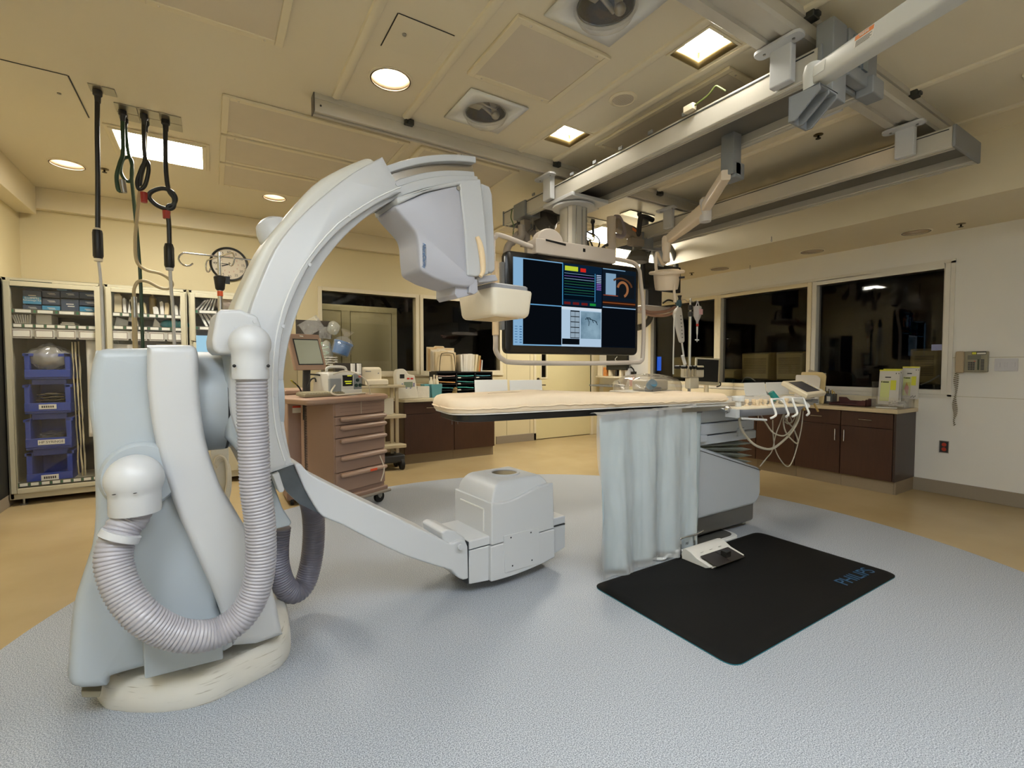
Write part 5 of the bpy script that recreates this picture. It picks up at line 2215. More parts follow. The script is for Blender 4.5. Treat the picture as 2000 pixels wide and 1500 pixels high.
b.tube([at(1186, 478, y=3.9), at(1178, 482, y=3.9), at(1188, 502, y=3.9)], .02, 8)
b.build('bent_strut', M('strut_dark'), sa)

# ---- cable tangle beside the column
for i, (pts, mt_, l, r) in enumerate((([(1142, 480), (1141, 463), (1148, 472), (1150, 488), (1146, 478), (1152, 470), (1160, 490), (1158, 500)], m_black, 'tangle of black cables right beside the screen column', .008),
                                   ([(1155, 486), (1163, 490), (1170, 480), (1170, 468), (1160, 458), (1150, 454), (1142, 450)], m_black, 'black cable loop bulging out above the screen', .008),
                                   ([(1140, 450), (1152, 456), (1160, 462), (1158, 470), (1150, 466), (1140, 462)], M('yellow_cable', 'a89a30', .5), 'yellow cable loop beside the screen column', .007))):
 b = MB()
 b.tube(smooth_path([at(x, y, y=3.75 + .03 * i) for x, y in pts], 8), r, 8)
 o = b.build('cable', mt_)
 tag(o, l, 'cable')
# gas hoses dropping from plates in the far ceiling
for i, (px, py, ln, l) in enumerate(((1143, 433, .32, 'black gas hose hanging from the far ceiling plate, left of two'), (1158, 434, .22, 'black gas hose hanging from the far ceiling plate, right of two'), (1249, 419, .2, 'short black hose hanging from a lone ceiling plate at the right'))):
 q = at(px, py - 4, z=ZC)
 t = thing('gas_hose', l, 'hose', q)
 b = MB()
 b.tube([q + Vector((0, 0, -.02)), q + Vector((.01, 0, -ln))], .018, 10)
 b.build('hose', m_black, t)
 b = MB()
 b.lathe([(.03, 0), (.03, -.03), (.02, -.05)], Matrix.Translation(q), 14)
 b.build('fitting', m_dark, t)
for (x0, y0, x1, y1), l in (((1138, 427, 1174, 433), 'flat steel outlet plate on the far ceiling over two black hoses'), ((1232, 419, 1258, 418), 'flat steel outlet plate alone on the far right ceiling')):
 a, c = at(x0, y0, z=ZC), at(x1, y1, z=ZC)
 mm = (a + c) / 2
 b = MB()
 b.box(mm.x - .22, mm.x + .22, mm.y - .09, mm.y + .09, ZC - .012, ZC - .002)
 o = b.build('outlet_plate', m_steel, bevel=.003)
 tag(o, l, 'plate')
# ================================================================ glass-fronted supply cabinets on the left
m_cab_ = M('putty_metal', 'b5af97', .45, .1, var=.03)
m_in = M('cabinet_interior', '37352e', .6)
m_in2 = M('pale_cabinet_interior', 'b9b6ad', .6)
m_label = M('label_white', 'dcdad0', .7)
m_green = M('green_label_tab', '1f6a44', .6)
CY = 6.5


def cabinet(x0, x1, z0, z1, label, inner, split=None):
 t = thing('supply_cabinet', label, 'cabinet', ((x0 + x1) / 2, CY + .3, 0), 'glass fronted supply cabinets')
 d = .58
 b = MB()
 b.box(x0, x0 + .03, CY, CY + d, z0, z1)
 b.box(x1 - .03, x1, CY, CY + d, z0, z1)
 b.box(x0, x1, CY, CY + d, z1 - .03, z1)
 b.box(x0, x1, CY, CY + d, z0, z0 + .1)
 b.build('carcass', m_cab_, t, bevel=.004)
 b = MB()
 b.box(x0 + .03, x1 - .03, CY + d - .02, CY + d, z0 + .1, z1 - .03)
 b.build('back_panel', inner, t)
 b = MB()
 zb = z0 + .06 if split is None else split
 fw = .045
 b.box(x0 + .012, x0 + .012 + fw, CY - .03, CY - .002, zb, z1 - .035)
 b.box(x1 - .012 - fw, x1 - .012, CY - .03, CY - .002, zb, z1 - .035)
 b.box(x0 + .012 + fw, x1 - .012 - fw, CY - .03, CY - .002, z1 - .035 - fw, z1 - .035)
 b.box(x0 + .012 + fw, x1 - .012 - fw, CY - .03, CY - .002, zb, zb + fw)
 dr = b.build('door', m_cab_, t, bevel=.004)
 b = MB()
 b.box(x0 + .05, x1 - .05, CY - .018, CY - .014, zb + fw - .005, z1 - .075)
 b.build('door_glass', m_glass, dr)
 for xx in (x0 + .08, x1 - .08):
  b = MB()
  b.lathe([(.03, 0), (.03, .008), (.012, .012), (.012, z0)], Matrix.Translation((xx, CY + .06, 0)), 14)
  b.build('levelling_foot', m_steel, t)
  b = MB()
  b.lathe([(.03, 0), (.03, .008), (.012, .012), (.012, z0)], Matrix.Translation((xx, CY + .5, 0)), 14)
  b.build('levelling_foot', m_steel, t)
 return t


def shelf(t, x0, x1, z, n):
 b = MB()
 b.box(x0 + .03, x1 - .03, CY + .03, CY + .55, z - .02, z)
 s = b.build('shelf', m_cab_, t)
 b = MB()
 b.box(x0 + .03, x1 - .03, CY + .012, CY + .03, z - .03, z + .014)
 b.build('label_rail', M('dark_label_rail', '54544a', .4, .3), s)
 w = (x1 - x0 - .1) / n
 for i in range(n):
  a = x0 + .05 + w * i
  b = MB()
  b.box(a + w * .2, a + w * .9, CY + .009, CY + .013, z - .022, z + .006)
  b.build('shelf_label', m_label, s)
  b = MB()
  b.box(a + w * .02, a + w * .12, CY + .009, CY + .013, z - .02, z + .004)
  b.build('label_tab', m_green, s)


def module(t, x0, x1, z0, z1):
 b = MB()
 b.box(x0 + .03, x1 - .03, CY + .03, CY + .5, z0 + .02, z1)
 mo = b.build('bin_module', m_in2, t)
 w = (x1 - x0 - .08) / 4
 for i in range(4):
  a = x0 + .04 + w * i
  b = MB()
  b.box(a + .008, a + w - .012, CY + .015, CY + .032, z0, z1 - .008)
  f = b.build('bin_front', m_in2, mo, bevel=.004)
  b = MB()
  b.box(a + .02, a + w - .024, CY + .012, CY + .016, z0 + .018, z1 - .024)
  b.build('bin_card', m_label, mo)
  b = MB()
  for q in ((a + .017, a + w - .021, z0 + .014, z0 + .018), (a + .017, a + w - .021, z1 - .024, z1 - .02), (a + .017, a + .02, z0 + .018, z1 - .024), (a + w - .024, a + w - .021, z0 + .018, z1 - .024)):
   b.box(q[0], q[1], CY + .011, CY + .015, q[2], q[3])
  b.build('card_frame', M('brown_card_frame', '5b4034', .6), mo)


A0, A1, B0, B1, C0, C1 = -1.69, -.955, -.935, -.225, -.205, .6
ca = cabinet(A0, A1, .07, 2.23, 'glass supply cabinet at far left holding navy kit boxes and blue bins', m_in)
cbn = cabinet(B0, B1, .07, 2.23, 'middle glass supply cabinet with white pouches and a teal bag behind the hanging hoses', m_in2)
cc_ = cabinet(C0, C1, .07, 2.23, 'third glass supply cabinet with a pale blue screen, partly behind the C-arm', m_in2, 1.66)
zz = lambda py, y=CY + .02: at(100, py, y=y).z
zA1, zA2, zM1, zM0 = at(100, 608, y=CY).z, at(100, 636, y=CY).z, at(100, 641, y=CY).z, at(100, 660, y=CY).z
shelf(ca, A0, A1, zA1, 4)
shelf(ca, A0, A1, zA2, 8)
module(ca, A0, A1, zM0 - .01, zM1 - .005)
shelf(ca, A0, A1, .21, 8)
zB1, zB2, zn1, zn0 = at(290, 615, y=CY).z, at(290, 640, y=CY).z, at(290, 646, y=CY).z, at(290, 664, y=CY).z
shelf(cbn, B0, B1, zB1, 8)
shelf(cbn, B0, B1, zB2, 6)
module(cbn, B0, B1, zn0 - .01, zn1 - .005)
shelf(cbn, B0, B1, .9, 6)
shelf(cc_, C0, C1, at(410, 608, y=CY).z, 3)
shelf(cc_, C0, C1, at(410, 640, y=CY).z, 3)
b = MB()
b.box(C0 + .03, C1 - .03, CY - .028, CY, .14, 1.645)
b.build('door', m_cab_, cc_, bevel=.004)
b = MB()
q = (at(383, 655, y=CY - .03), at(416, 700, y=CY - .03))
b.box(q[0].x, q[0].x + .22, CY - .034, CY - .027, q[1].z, q[0].z)
b.build('touch_screen', emit('pale_blue_screen', lin('a9d6ea'), .9), cc_)
# cabinet name strip
b = MB()
q = at(27, 551, y=CY - .016)
b.box(A0 + .06, A0 + .36, CY - .021, CY - .017, q.z - .045, q.z + .02)
b.build('name_strip', M('dark_green_strip', '10241c', .4), ca)
text('lettering', 'Omnicell', .06, tframe((A0 + .25, CY - .022, q.z - .014), (1, 0, 0), (0, 0, 1)), m_label, ca, sx=.95)
b = MB()
b.prism([(A0 + .075, q.z - .01), (A0 + .12, q.z - .022), (A0 + .12, q.z + .008)], CY - .0215, CY - .021, Matrix(((1, 0, 0, 0), (0, 0, 1, 0), (0, 1, 0, 0), (0, 0, 0, 1))))
b.build('green_arrow', M('leaf_green', '2f8f4f', .5), ca)

# ---- navy kit boxes
m_navy = M('navy_card', '24364f', .5, var=.05)
m_teal = M('teal_card', '2f7fa6', .5, var=.05)


def R4(x0, y0, x1, y1, y):
 a, c = at(x0, y0, y=y), at(x1, y1, y=y)
 return a.x, c.x, c.z, a.z


kit = [((44, 552, 80, 566), 0, 'leftmost navy kit box on top of the stack, under the cabinet name'), ((44, 566.5, 81, 594.5), 1, 'navy and teal kit box at the left of the second row'), ((44, 595, 81, 604), 0, 'navy kit box at the bottom left of the top shelf'),
       ((81.5, 553, 110, 567), 0, 'navy kit box on top of the second column'), ((82, 567.5, 117, 582), 0, 'navy kit box second from the top in the second column'), ((82, 582.5, 117, 596), 0, 'navy kit box third from the top in the second column'), ((82, 596.5, 117, 604), 2, 'teal fronted kit box at the bottom of the second column'),
       ((118.5, 568, 154, 583), 0, 'navy kit box on top of the third column'), ((118.5, 583.5, 154, 605), 0, 'tall navy kit box at the bottom of the third column'),
       ((155, 570, 194, 585), 0, 'navy kit box on top of the right-hand column'), ((155, 585.5, 194, 598), 0, 'navy kit box in the middle of the right-hand column'), ((155, 598.5, 189, 606), 2, 'teal fronted kit box at the bottom of the right-hand column')]
for i, (r, k, l) in enumerate(kit):
 x0, x1, z0, z1 = R4(*r, CY + .08)
 if r[3] >= 604:
  z0 = zA1 + .002
 t = thing('kit_box', l, 'box', ((x0 + x1) / 2, CY + .2, z0), 'navy kit boxes on the top shelf')
 b = MB()
 b.box(x0, x1, CY + .08, CY + .4, z0, z1)
 b.build('carton', m_teal if k == 2 else m_navy, t, bevel=.003)
 h = z1 - z0
 if k == 1:
  b = MB()
  b.box(x0, x1, CY + .078, CY + .081, z0, z0 + h * .55)
  b.build('teal_label', m_teal, t)
  xm = (x0 + x1) / 2
  for tx_, sz, zz_ in (('Encore 26', .026, .43), ('Advantage Kit', .024, .27)):
   text('lettering', tx_, sz, tframe((xm, CY + .077, z0 + h * zz_), (1, 0, 0), (0, 0, 1)), m_label, t)
 b = MB()
 for j in range(2):
  b.box(x0 + (x1 - x0) * (.3 + .08 * j), x1 - (x1 - x0) * (.28 - .04 * j), CY + .077, CY + .0805, z1 - h * (.4 + .16 * j), z1 - h * (.34 + .16 * j))
 b.build('print', m_label, t)
x0, x1, z0, z1 = R4(110, 555, 131, 568, CY + .1)
b = MB()
b.box(x0, x1, 0, .2, z0, z1, Matrix.Translation((0, CY + .1, 0)))
o = b.build('kit_box', M('light_blue_card', '5f93bd', .5), bevel=.003)
tag(o, 'pale blue small kit box at the right of the top row', 'box', 'navy kit boxes on the top shelf')

# ---- small packs on the second shelf of the left cabinet
packs = [((30, 612, 60, 628), 'bundle of thin white packs leaning at the left of the second shelf', 8), ((70, 614, 101, 629), 'white carton in the middle of the second shelf', 0), ((115, 622, 148, 632), 'flat stack of white packs at the right of the second shelf', 3)]
for r, l, n in packs:
 x0, x1, z0, z1 = R4(*r, CY + .1)
 z0 = zA2 + .002
 b = MB()
 if n == 0:
  b.box(x0, x1, CY + .1, CY + .35, z0, z1)
 elif n == 8:
  for k in range(n):
   m = Matrix.Translation((x0 + (x1 - x0) * (k + .5) / n, CY + .1, z0)) @ Matrix.Rotation(R(-18 + 3 * k), 4, 'Y')
   b.box(-.006, .006, 0, .2, 0, (z1 - z0) * (.9 + .1 * random.random()), m)
 else:
  for k in range(n):
   b.box(x0 + .01 * k, x1 - .006 * k, CY + .1, CY + .33, z0 + .016 * k, z0 + .016 * k + .014)
 o = b.build('pack', m_paper, bevel=.001)
 tag(o, l, 'pack', kind='stuff' if n else None)

# ---- blue bins stacked in the left cabinet
m_bin = M('blue_bin_plastic', '1c3a92', .4, var=.04)
bins = [((46, 752, 139, 800), 'blue stacking bin third from the bottom, holding dark foil packs', ''), ((48, 820, 141, 868), 'blue stacking bin second from the bottom, holding clear packs, labelled HP SYRINGE', 'HP SYRINGE'), ((51, 886, 143, 936), 'empty blue stacking bin at the bottom of the cabinet', ''), ((46, 690, 138, 735), 'blue stacking bin at the top under the plastic bag', '')]
for i, (r, l, tx_) in enumerate(bins):
 x0, x1, z0, z1 = R4(*r, CY + .06)
 t = thing('stacking_bin', l, 'bin', ((x0 + x1) / 2, CY + .25, z0), 'blue stacking bins in the left cabinet')
 b = MB()
 y0, y1 = CY + .06, CY + .45
 h = z1 - z0
 b.box(x0, x1, y0, y1, max(.213, z0 - h * .12), z0 + .012)
 b.box(x0, x0 + .04, y0, y1, z0, z1)
 b.box(x1 - .04, x1, y0, y1, z0, z1)
 b.box(x0, x1, y1 - .02, y1, z0, z1)
 b.box(x0, x1, y0 - .012, y0 + .014, z0 - .008, z0 + h * .3)
 b.box(x0 - .012, x1 + .012, y0, y1, z1 - .03, z1)if i == 3 else b.box(x0 - .012, x0 + .04, y0, y1, z1 - .03, z1)
 b.box(x1 - .04, x1 + .012, y0, y1, z1 - .03, z1)
 b.box(x0 + .04, x1 - .04, y0 + .04, y1, max(.214, z0 - h * .36), max(.216, z0 - h * .12))
 b.build('bin_body', m_bin, t, bevel=.006)
 if i < 3:
  b = MB()
  xm = (x0 + x1) / 2 + (.0 if i != 1 else .02)
  w = .1 if i == 1 else .065
  b.box(xm - w, xm + w, y0 - .017, y0 - .012, z0 + h * .06, z0 + h * .24)
  b.build('bin_label', m_label, t)
  if tx_:
   text('lettering', tx_, .034, tframe((xm, y0 - .0178, z0 + h * .15), (1, 0, 0), (0, 0, 1)), m_black, t)
  else:
   b = MB()
   for j in range(6):
    b.box(xm - .045 + .016 * j, xm - .034 + .016 * j, y0 - .0185, y0 - .017, z0 + h * .11, z0 + h * .19)
   b.build('label_print', m_dark, t)
 if i < 2:
  b = MB()
  for k in range(5):
   a = x0 + .07 + .02 * random.random()
   zk = z0 + .02 + (.03 * k if i == 0 else .02 * k)
   b.grid(lambda u, v: (a + (x1 - .06 - a) * u, y0 + .06 + .25 * v, zk + .02 * noise.noise(Vector((u * 4 + k, v * 4, i * 9))) + .02), 10, 8)
  o = b.build('foil_packs' if i == 0 else 'syringe_packs', M('dark_foil', '6a675f', .25, .5) if i == 0 else m_film, solid=.004)
  tag(o, 'dark foil packs lying in a blue bin' if i == 0 else 'clear wrapped packs lying in the bin labelled HP SYRINGE', 'packs', kind='stuff')
# clear plastic bag on the top bin
b = MB()
x0, x1, z0, z1 = R4(36, 672, 142, 730, CY + .05)
c = Vector(((x0 + x1) / 2, CY + .2, (z0 + z1) / 2 + .02))
b.grid(lambda u, v: (c.x + (x1 - x0) / 2 * math.cos(2 * PI * u) * math.sin(PI * v) * (1 + .12 * noise.noise(Vector((math.cos(2 * PI * u) * 2, math.sin(2 * PI * u) * 2, v * 5)))),
                     c.y + .16 * math.sin(2 * PI * u) * math.sin(PI * v) * (1 + .2 * noise.noise(Vector((math.cos(2 * PI * u) * 3, math.sin(2 * PI * u) * 3, v * 6 + 4)))),
                     c.z - (z1 - z0) * .5 * math.cos(PI * v) * (1 - .25 * math.cos(2 * PI * u) ** 2) + .02 * noise.noise(Vector((math.cos(2 * PI * u) * 4, math.sin(2 * PI * u) * 4, v * 8)))), 48, 24)
o = b.build('plastic_bag', glass('crumpled_bag', opac=.38, refl=.12, rough=.15, white=(.72, .71, .68)), angle=70)
tag(o, 'crumpled clear plastic bag bulging over the top blue bin', 'bag')
for i, (xa, xb, ya, yb, l) in enumerate(((141, 150, 668, 925, 'long cream catheter pack hanging nearest the blue bins'), (149, 156, 668, 929, 'long cream catheter pack hanging in the middle of three'), (155, 162, 667, 928, 'long cream catheter pack hanging at the right of three'))):
 p0, p1 = at(xa, ya, y=CY + .12 + .03 * i), at(xb, yb, y=CY + .12 + .03 * i)
 b = MB()
 b.grid(lambda u, v: (p0.x + (p1.x - p0.x) * u + .02 * v + .006 * noise.noise(Vector((u, v * 7, i))), CY + .1 + .03 * i + .012 * noise.noise(Vector((u * 2, v * 5, i + 5))), p0.z + (p1.z - p0.z) * v), 3, 30)
 o = b.build('catheter_pack', M('cream_pouch', 'cdbf9c', .5), solid=.012)
 tag(o, l, 'pack', 'long packs hanging in the left cabinet')
p0, p1 = at(168, 664, y=CY + .1), at(196, 760, y=CY + .1)
b = MB()
b.grid(lambda u, v: (p0.x + (p1.x - p0.x) * u, CY + .1 + .02 * noise.noise(Vector((u * 3, v * 6, 1))), p0.z + (p1.z - p0.z) * v - .5 * v), 6, 20)
o = b.build('pouch', m_paper, solid=.01)
tag(o, 'large white pouch hanging at the right of the left cabinet', 'pack')

# ---- pouches in the middle and third cabinets
pch = [(222, 572, 238, 609), (240, 581, 247, 611), (248, 583, 256, 611), (255, 588, 262, 611), (264, 590, 272, 612), (273, 592, 281, 612), (282, 590, 287, 612), (300, 598, 311, 613), (313, 588, 321, 613), (320, 590, 329, 613), (342, 595, 349, 615), (350, 592, 357, 614), (360, 600, 364, 614)]
for i, r in enumerate(pch):
 x0, x1, z0, z1 = R4(*r, CY + .1)
 z0 = zB1 + .002
 b = MB()
 m = Matrix.Translation(((x0 + x1) / 2, CY + .1, z0)) @ Matrix.Rotation(R(random.uniform(-7, 7)), 4, 'Y')
 w, h = (x1 - x0) / 2, z1 - z0
 b.prism([(-w, 0), (w, 0), (w, h * .85), (w * .3, h), (-w, h * .93)], 0, .16, m @ Matrix(((1, 0, 0, 0), (0, 0, 1, 0), (0, 1, 0, 0), (0, 0, 0, 1))))
 o = b.build('pouch', m_paper if i % 3 else M('cream_pouch'), bevel=.003)
 tag(o, 'paper pouch on the middle cabinet top shelf, %s' % (['first from the left', 'second from the left', 'third from the left', 'fourth from the left', 'fifth from the left', 'sixth from the left', 'just left of the blue reflection', 'right after the tan tube', 'eighth pouch, tall and pointed', 'ninth pouch, beside a tall pointed one', 'third from the right', 'second from the right', 'at the right end'][i]), 'pouch', 'pouches on the middle cabinet top shelf')
b = MB()
p0, p1 = at(297, 577, y=CY + .15), at(297, 612, y=CY + .15)
b.lathe([(.035, zB1 + .002), (.035, p0.z - .03), (.012, p0.z), (.012, p0.z + .03)], Matrix.Translation((p0.x, CY + .2, 0)), 14)
o = b.build('tube_pack', M('tan_tube', 'a08c5c', .5))
tag(o, 'tan tubular pack standing on the top shelf of the middle cabinet', 'pack')
low = [((222, 618, 262, 635), 'grey folded pack lying at the left of the second shelf in the middle cabinet', m_ltgrey), ((247, 616, 272, 632), 'white leaning pouch on the second shelf of the middle cabinet behind the green hose', m_paper), ((297, 621, 314, 637), 'white pack leaning left of the teal bag', m_paper)]
for r, l, mm in low:
 x0, x1, z0, z1 = R4(*r, CY + .1)
 z0 = zB2 + .002
 b = MB()
 b.prism([(x0, z0), (x1, z0), (x1 - .01, z0 + (z1 - z0) * .55), (x0 + .02, z1)], CY + .1, CY + .3, Matrix(((1, 0, 0, 0), (0, 0, 1, 0), (0, 1, 0, 0), (0, 0, 0, 1))))
 o = b.build('pack', mm, bevel=.006)
 tag(o, l, 'pack')
x0, x1, z0, z1 = R4(317, 621, 364, 638, CY + .1)
b = MB()
for k in range(3):
 b.ball((x0 + (x1 - x0) * (.2 + .3 * k), CY + .18, zB2 + .055), .07, 1, .8, .75, m=None)
o = b.build('teal_bag', M('teal_pouch', '2b9aa8', .3, var=.3, scale=20))
tag(o, 'shiny teal bagged packs on the second shelf of the middle cabinet', 'bag', kind='stuff')
for i, (xa, l) in enumerate(((222, 'left white box'), (305, 'middle white box'), (345, 'right white box'))):
 p = at(xa, 670, y=CY + .1)
 b = MB()
 b.box(p.x, min(p.x + .2, B1 - .04), CY + .08, CY + .35, .902, p.z - .01)
 o = b.build('carton', m_paper, bevel=.004)
 tag(o, l + ' below the bin row in the middle cabinet', 'box')
zC1, zC2 = at(410, 608, y=CY).z, at(410, 640, y=CY).z
b = MB()
for k in range(5):
 m = Matrix.Translation((C0 + .06 + .04 * k, CY + .08, zC1 + .008)) @ Matrix.Rotation(R(38 - 6 * k), 4, 'Y')
 b.box(-.008, .008, 0, .2, 0, .16, m)
o = b.build('pouches', m_paper)
tag(o, 'white pouches leaning on the top shelf of the third cabinet', 'pouches', kind='stuff')
b = MB()
b.ball((C0 + .45, CY + .2, zC1 + .12), .16, 1.3, .7, .75)
o = b.build('gown_pack', M('pink_white_wrap', 'e3d5cf', .6, bump=.4, bscale=14))
tag(o, 'soft pinkish white wrapped bundle on the top shelf of the third cabinet', 'bundle')
b = MB()
for k in range(6):
 m = Matrix.Translation((C0 + .17 + .05 * k, CY + .08, zC2 + .008)) @ Matrix.Rotation(R(-24 - 3 * k), 4, 'Y')
 b.box(-.012, .012, 0, .2, 0, .2 - .008 * k, m)
o = b.build('sleeves', m_paper)
tag(o, 'white sleeves leaning on the lower shelf of the third cabinet', 'sleeves', kind='stuff')

# ---- wall clock
ck = thing('wall_clock', 'round black-rimmed wall clock with minute numerals behind the IV pole', 'clock', (.215, YB, 2.69))
mk = look((.215, YB - .002, 2.685), (0, -1, 0))
b = MB()
b.lathe([(.215, 0), (.218, .02), (.21, .035), (.195, .03), (.19, .012)], mk, 48, caps=False)
b.build('rim', m_black, ck)
b = MB()
b.lathe([(.192, .008), (.001, .008)], mk, 48, caps=False)
b.build('face', M('clock_face', 'ded3bf', .5), ck)
for k in range(12):
 a = R(90 - 30 * k)
 p = Vector((.215 + .155 * math.cos(a), YB - .011, 2.685 + .155 * math.sin(a)))
 text('numeral', str(k * 5 if k else 60), .042, tframe(p, (1, 0, 0), (0, 0, 1)), m_black, ck)
 p = Vector((.215 + .1 * math.cos(a), YB - .011, 2.685 + .1 * math.sin(a)))
 text('numeral', str(k or 12), .026, tframe(p, (1, 0, 0), (0, 0, 1)), M('red_print', 'b0453a', .5), ck)
for nm, an, ln, w in (('hour_hand', 200, .09, .006), ('minute_hand', 178, .14, .004)):
 b = MB()
 a = R(an)
 b.tube([(.215, YB - .014, 2.685), (.215 + ln * math.cos(a), YB - .014, 2.685 + ln * math.sin(a))], w, 4)
 b.build(nm, m_black if nm[0] == 'm' else m_dark, ck)
b = MB()
b.lathe([(.19, .016), (.19, .018)], mk, 40)
b.build('cover_glass', m_glass, ck)

# ---- IV pole behind the C-arm
iv = thing('iv_pole', 'chrome IV pole with ram-horn hooks and orange band in front of the clock', 'IV pole', (.1, 3.9, 0))
px_, py_ = at(437, 870, y=3.9).x, 3.9
pt = at(450, 495, y=3.9)
b = MB()
b.cyl((px_, py_, .12), (px_, py_, 1.92), .016, n=14)
b.cyl((px_, py_, 1.7), (px_, py_, pt.z), .0125, n=14)
b.build('pole', m_chrome, iv)
b = MB()
zc_ = at(450, 552, y=3.9).z
b.lathe([(.02, -.06), (.028, -.05), (.034, .0), (.038, .03), (.03, .04)], Matrix.Translation((px_, py_, zc_)), 18)
b.box(px_ + .03, px_ + .06, py_ - .012, py_ + .012, zc_ - .01, zc_ + .04)
b.build('clamp_collar', m_black, iv)
b = MB()
b.lathe([(.0175, 0), (.0175, .035)], Matrix.Translation((px_, py_, zc_ - .1)), 16)
b.build('orange_band', M('orange_tape', 'e05a2a', .5), iv)
for k, (dx, dy) in enumerate(((-1, 0), (1, 0), (-.35, .9), (.35, -.9))):
 b = MB()
 d = Vector((dx, dy, 0))
 hc = Vector((px_, py_, pt.z - .03))
 pts = [hc, hc + d * .16, hc + d * .2 + Vector((0, 0, -.0))]
 pts += [hc + d * (.19 + .042 * math.sin(a * PI / 6)) + Vector((0, 0, -.042 + .042 * math.cos(a * PI / 6))) for a in range(1, 9)]
 b.tube(smooth_path(pts, 3), .0055, 8)
 b.build('hook', m_chrome, iv)
b = MB()
for k in range(5):
 a = 2 * PI * k / 5 + .25
 b.tube([(px_, py_, .13), (px_ + .3 * math.cos(a), py_ + .3 * math.sin(a), .085)], .018, 8)
b.build('base', M('teal_base', '1e4c5c', .4), iv)
for k in range(5):
 a = 2 * PI * k / 5 + .25
 c = Vector((px_ + .3 * math.cos(a), py_ + .3 * math.sin(a), .035))
 b = MB()
 b.cyl(c + Vector((-.012, 0, 0)), c + Vector((.012, 0, 0)), .035, n=16)
 b.cyl(c, c + Vector((0, 0, .05)), .008, n=8)
 b.build('caster', m_rubber, iv)
pb = thing('pump_box', 'white pump box with looped beige cables strapped on the pole behind the stand', 'pump', (px_, py_, .7))
b = MB()
a, c = at(411, 872, y=3.82), at(449, 980, y=3.82)
b.box(a.x, c.x, 3.83, 3.87, c.z, a.z)
b.build('case', M('pump_white', 'd3cec2', .45), pb, bevel=.008)
b = MB()
b.box(a.x - .02, c.x + .01, 3.8, 3.885, a.z - .01, a.z + .015)
b.box(px_ - .022, px_ + .022, 3.86, 3.93, a.z - .05, a.z - .0)
b.build('strap', m_cream, pb, bevel=.003)
for k in range(4):
 b = MB()
 b.tube(smooth_path([at(x + 2 * k, y + 3 * k, y=3.79 + .008 * k) for x, y in ((418, 905), (422, 893), (432, 891), (441, 900), (444, 925), (443, 950), (437, 972), (430, 985), (424, 975))], 6), .008, 8)
 b.build('cable', M('pale_cable', 'd6cdba', .5), pb)

# ---- hoses hanging from ceiling plates on the left
m_gh = M('dark_green_hose', '1c3a20', .4)
m_bh = M('black_hose', '131311', .4)
m_plate = M('outlet_steel', 'a39d8e', .3, .8)
HY = 4.62
for (a_, c_, l) in ((( -.68, 4.33), (-.53, 4.45), 'steel ceiling outlet plate carrying the single long black cord'), ((-.57, 4.54), (-.16, 4.82), 'row of six steel gas outlet plates over the bright ceiling panel')):
 t = thing('outlet_plate', l, 'plate', ((a_[0] + c_[0]) / 2, (a_[1] + c_[1]) / 2, ZC))
 nx = 2 if c_[0] - a_[0] < .2 else 3
 ny = 1 if nx == 2 else 2
 for i in range(nx):
  for j in range(ny):
   w, h = (c_[0] - a_[0]) / nx, (c_[1] - a_[1]) / ny
   b = MB()
   b.box(a_[0] + w * i + .003, a_[0] + w * (i + 1) - .003, a_[1] + h * j + .003, a_[1] + h * (j + 1) - .003, ZC - .008, ZC - .001)
   b.build('plate', m_plate, t, bevel=.002)


def hose(pts, r, mat_, label, y, cap=None, group='hoses hanging from the left ceiling', fit=True):
 pts3 = [at(p[0], p[1], y=y + (p[2] if len(p) > 2 else 0)) for p in pts]
 if pts3[0].z > 3.0:
  pts3[0].z = ZC - .012
 t = thing('hanging_hose', label, 'hose', pts3[0], group)
 b = MB()
 b.tube(smooth_path(pts3, 6), r, 10)
 b.build('hose', mat_, t)
 if fit:
  b = MB()
  q = pts3[0]
  b.lathe([(r * 1.8, 0), (r * 1.8, -.03), (r * 1.25, -.04), (r * 1.1, -.08)], Matrix.Translation(q), 14)
  b.build('ceiling_fitting', m_dark, t)
 if cap:
  q, d, col, n_ = cap
  q = at(q[0], q[1], y=y)
  b = MB()
  b.cyl(q, q + Vector(d), r * 1.7, r * 1.5, 12)
  b.build(n_, col, t)
 return t


hose([(190, 172), (190, 260), (191, 320), (191, 400), (191, 462)], .015, m_bh, 'long thick black power cord hanging straight from the leftmost ceiling plate', 4.4)
t = thing('cord_connector', 'black inline cord connector with white tail hanging at the left', 'connector', at(191, 480, y=4.4))
b = MB()
p0, p1 = at(191, 461, y=4.4), at(192, 506, y=4.4)
b.lathe([(.022, 0), (.03, .02), (.03, .18), (.026, .2)], Matrix.Translation(p1), 16)
b.build('plug_body', m_black, t)
b = MB()
b.lathe([(.024, 0), (.026, .018)], Matrix.Translation(p1 + Vector((0, 0, -.016))), 16)
b.lathe([(.02, 0), (.02, .015)], Matrix.Translation(p1 + Vector((0, 0, .2))), 16)
b.build('end_ring', m_cream, t)
b = MB()
b.tube(smooth_path([at(x, y, y=4.4) for x, y in ((192, 508), (196, 540), (199, 590), (201, 650), (203, 720))], 6), .009, 8)
b.build('white_cord', M('white_cord', 'c9c8c6', .5), t)
hose([(239, 214), (240, 260), (240, 300), (234, 320), (228, 345), (232, 372), (245, 370)], .014, m_gh, 'dark green gas hose looped in a knot, left of the bright panel', 4.64, ((238, 352), (.01, 0, -.09), m_steel, 'coupling'))
hose([(244, 232), (247, 270), (251, 300), (258, 325), (256, 352), (245, 352), (236, 335), (240, 312), (252, 308), (258, 318), (257, 345), (262, 400), (268, 460), (274, 540), (277, 620), (279, 680)], .012, m_gh, 'long dark green gas hose hanging past the beige hose behind the stand', 4.78)
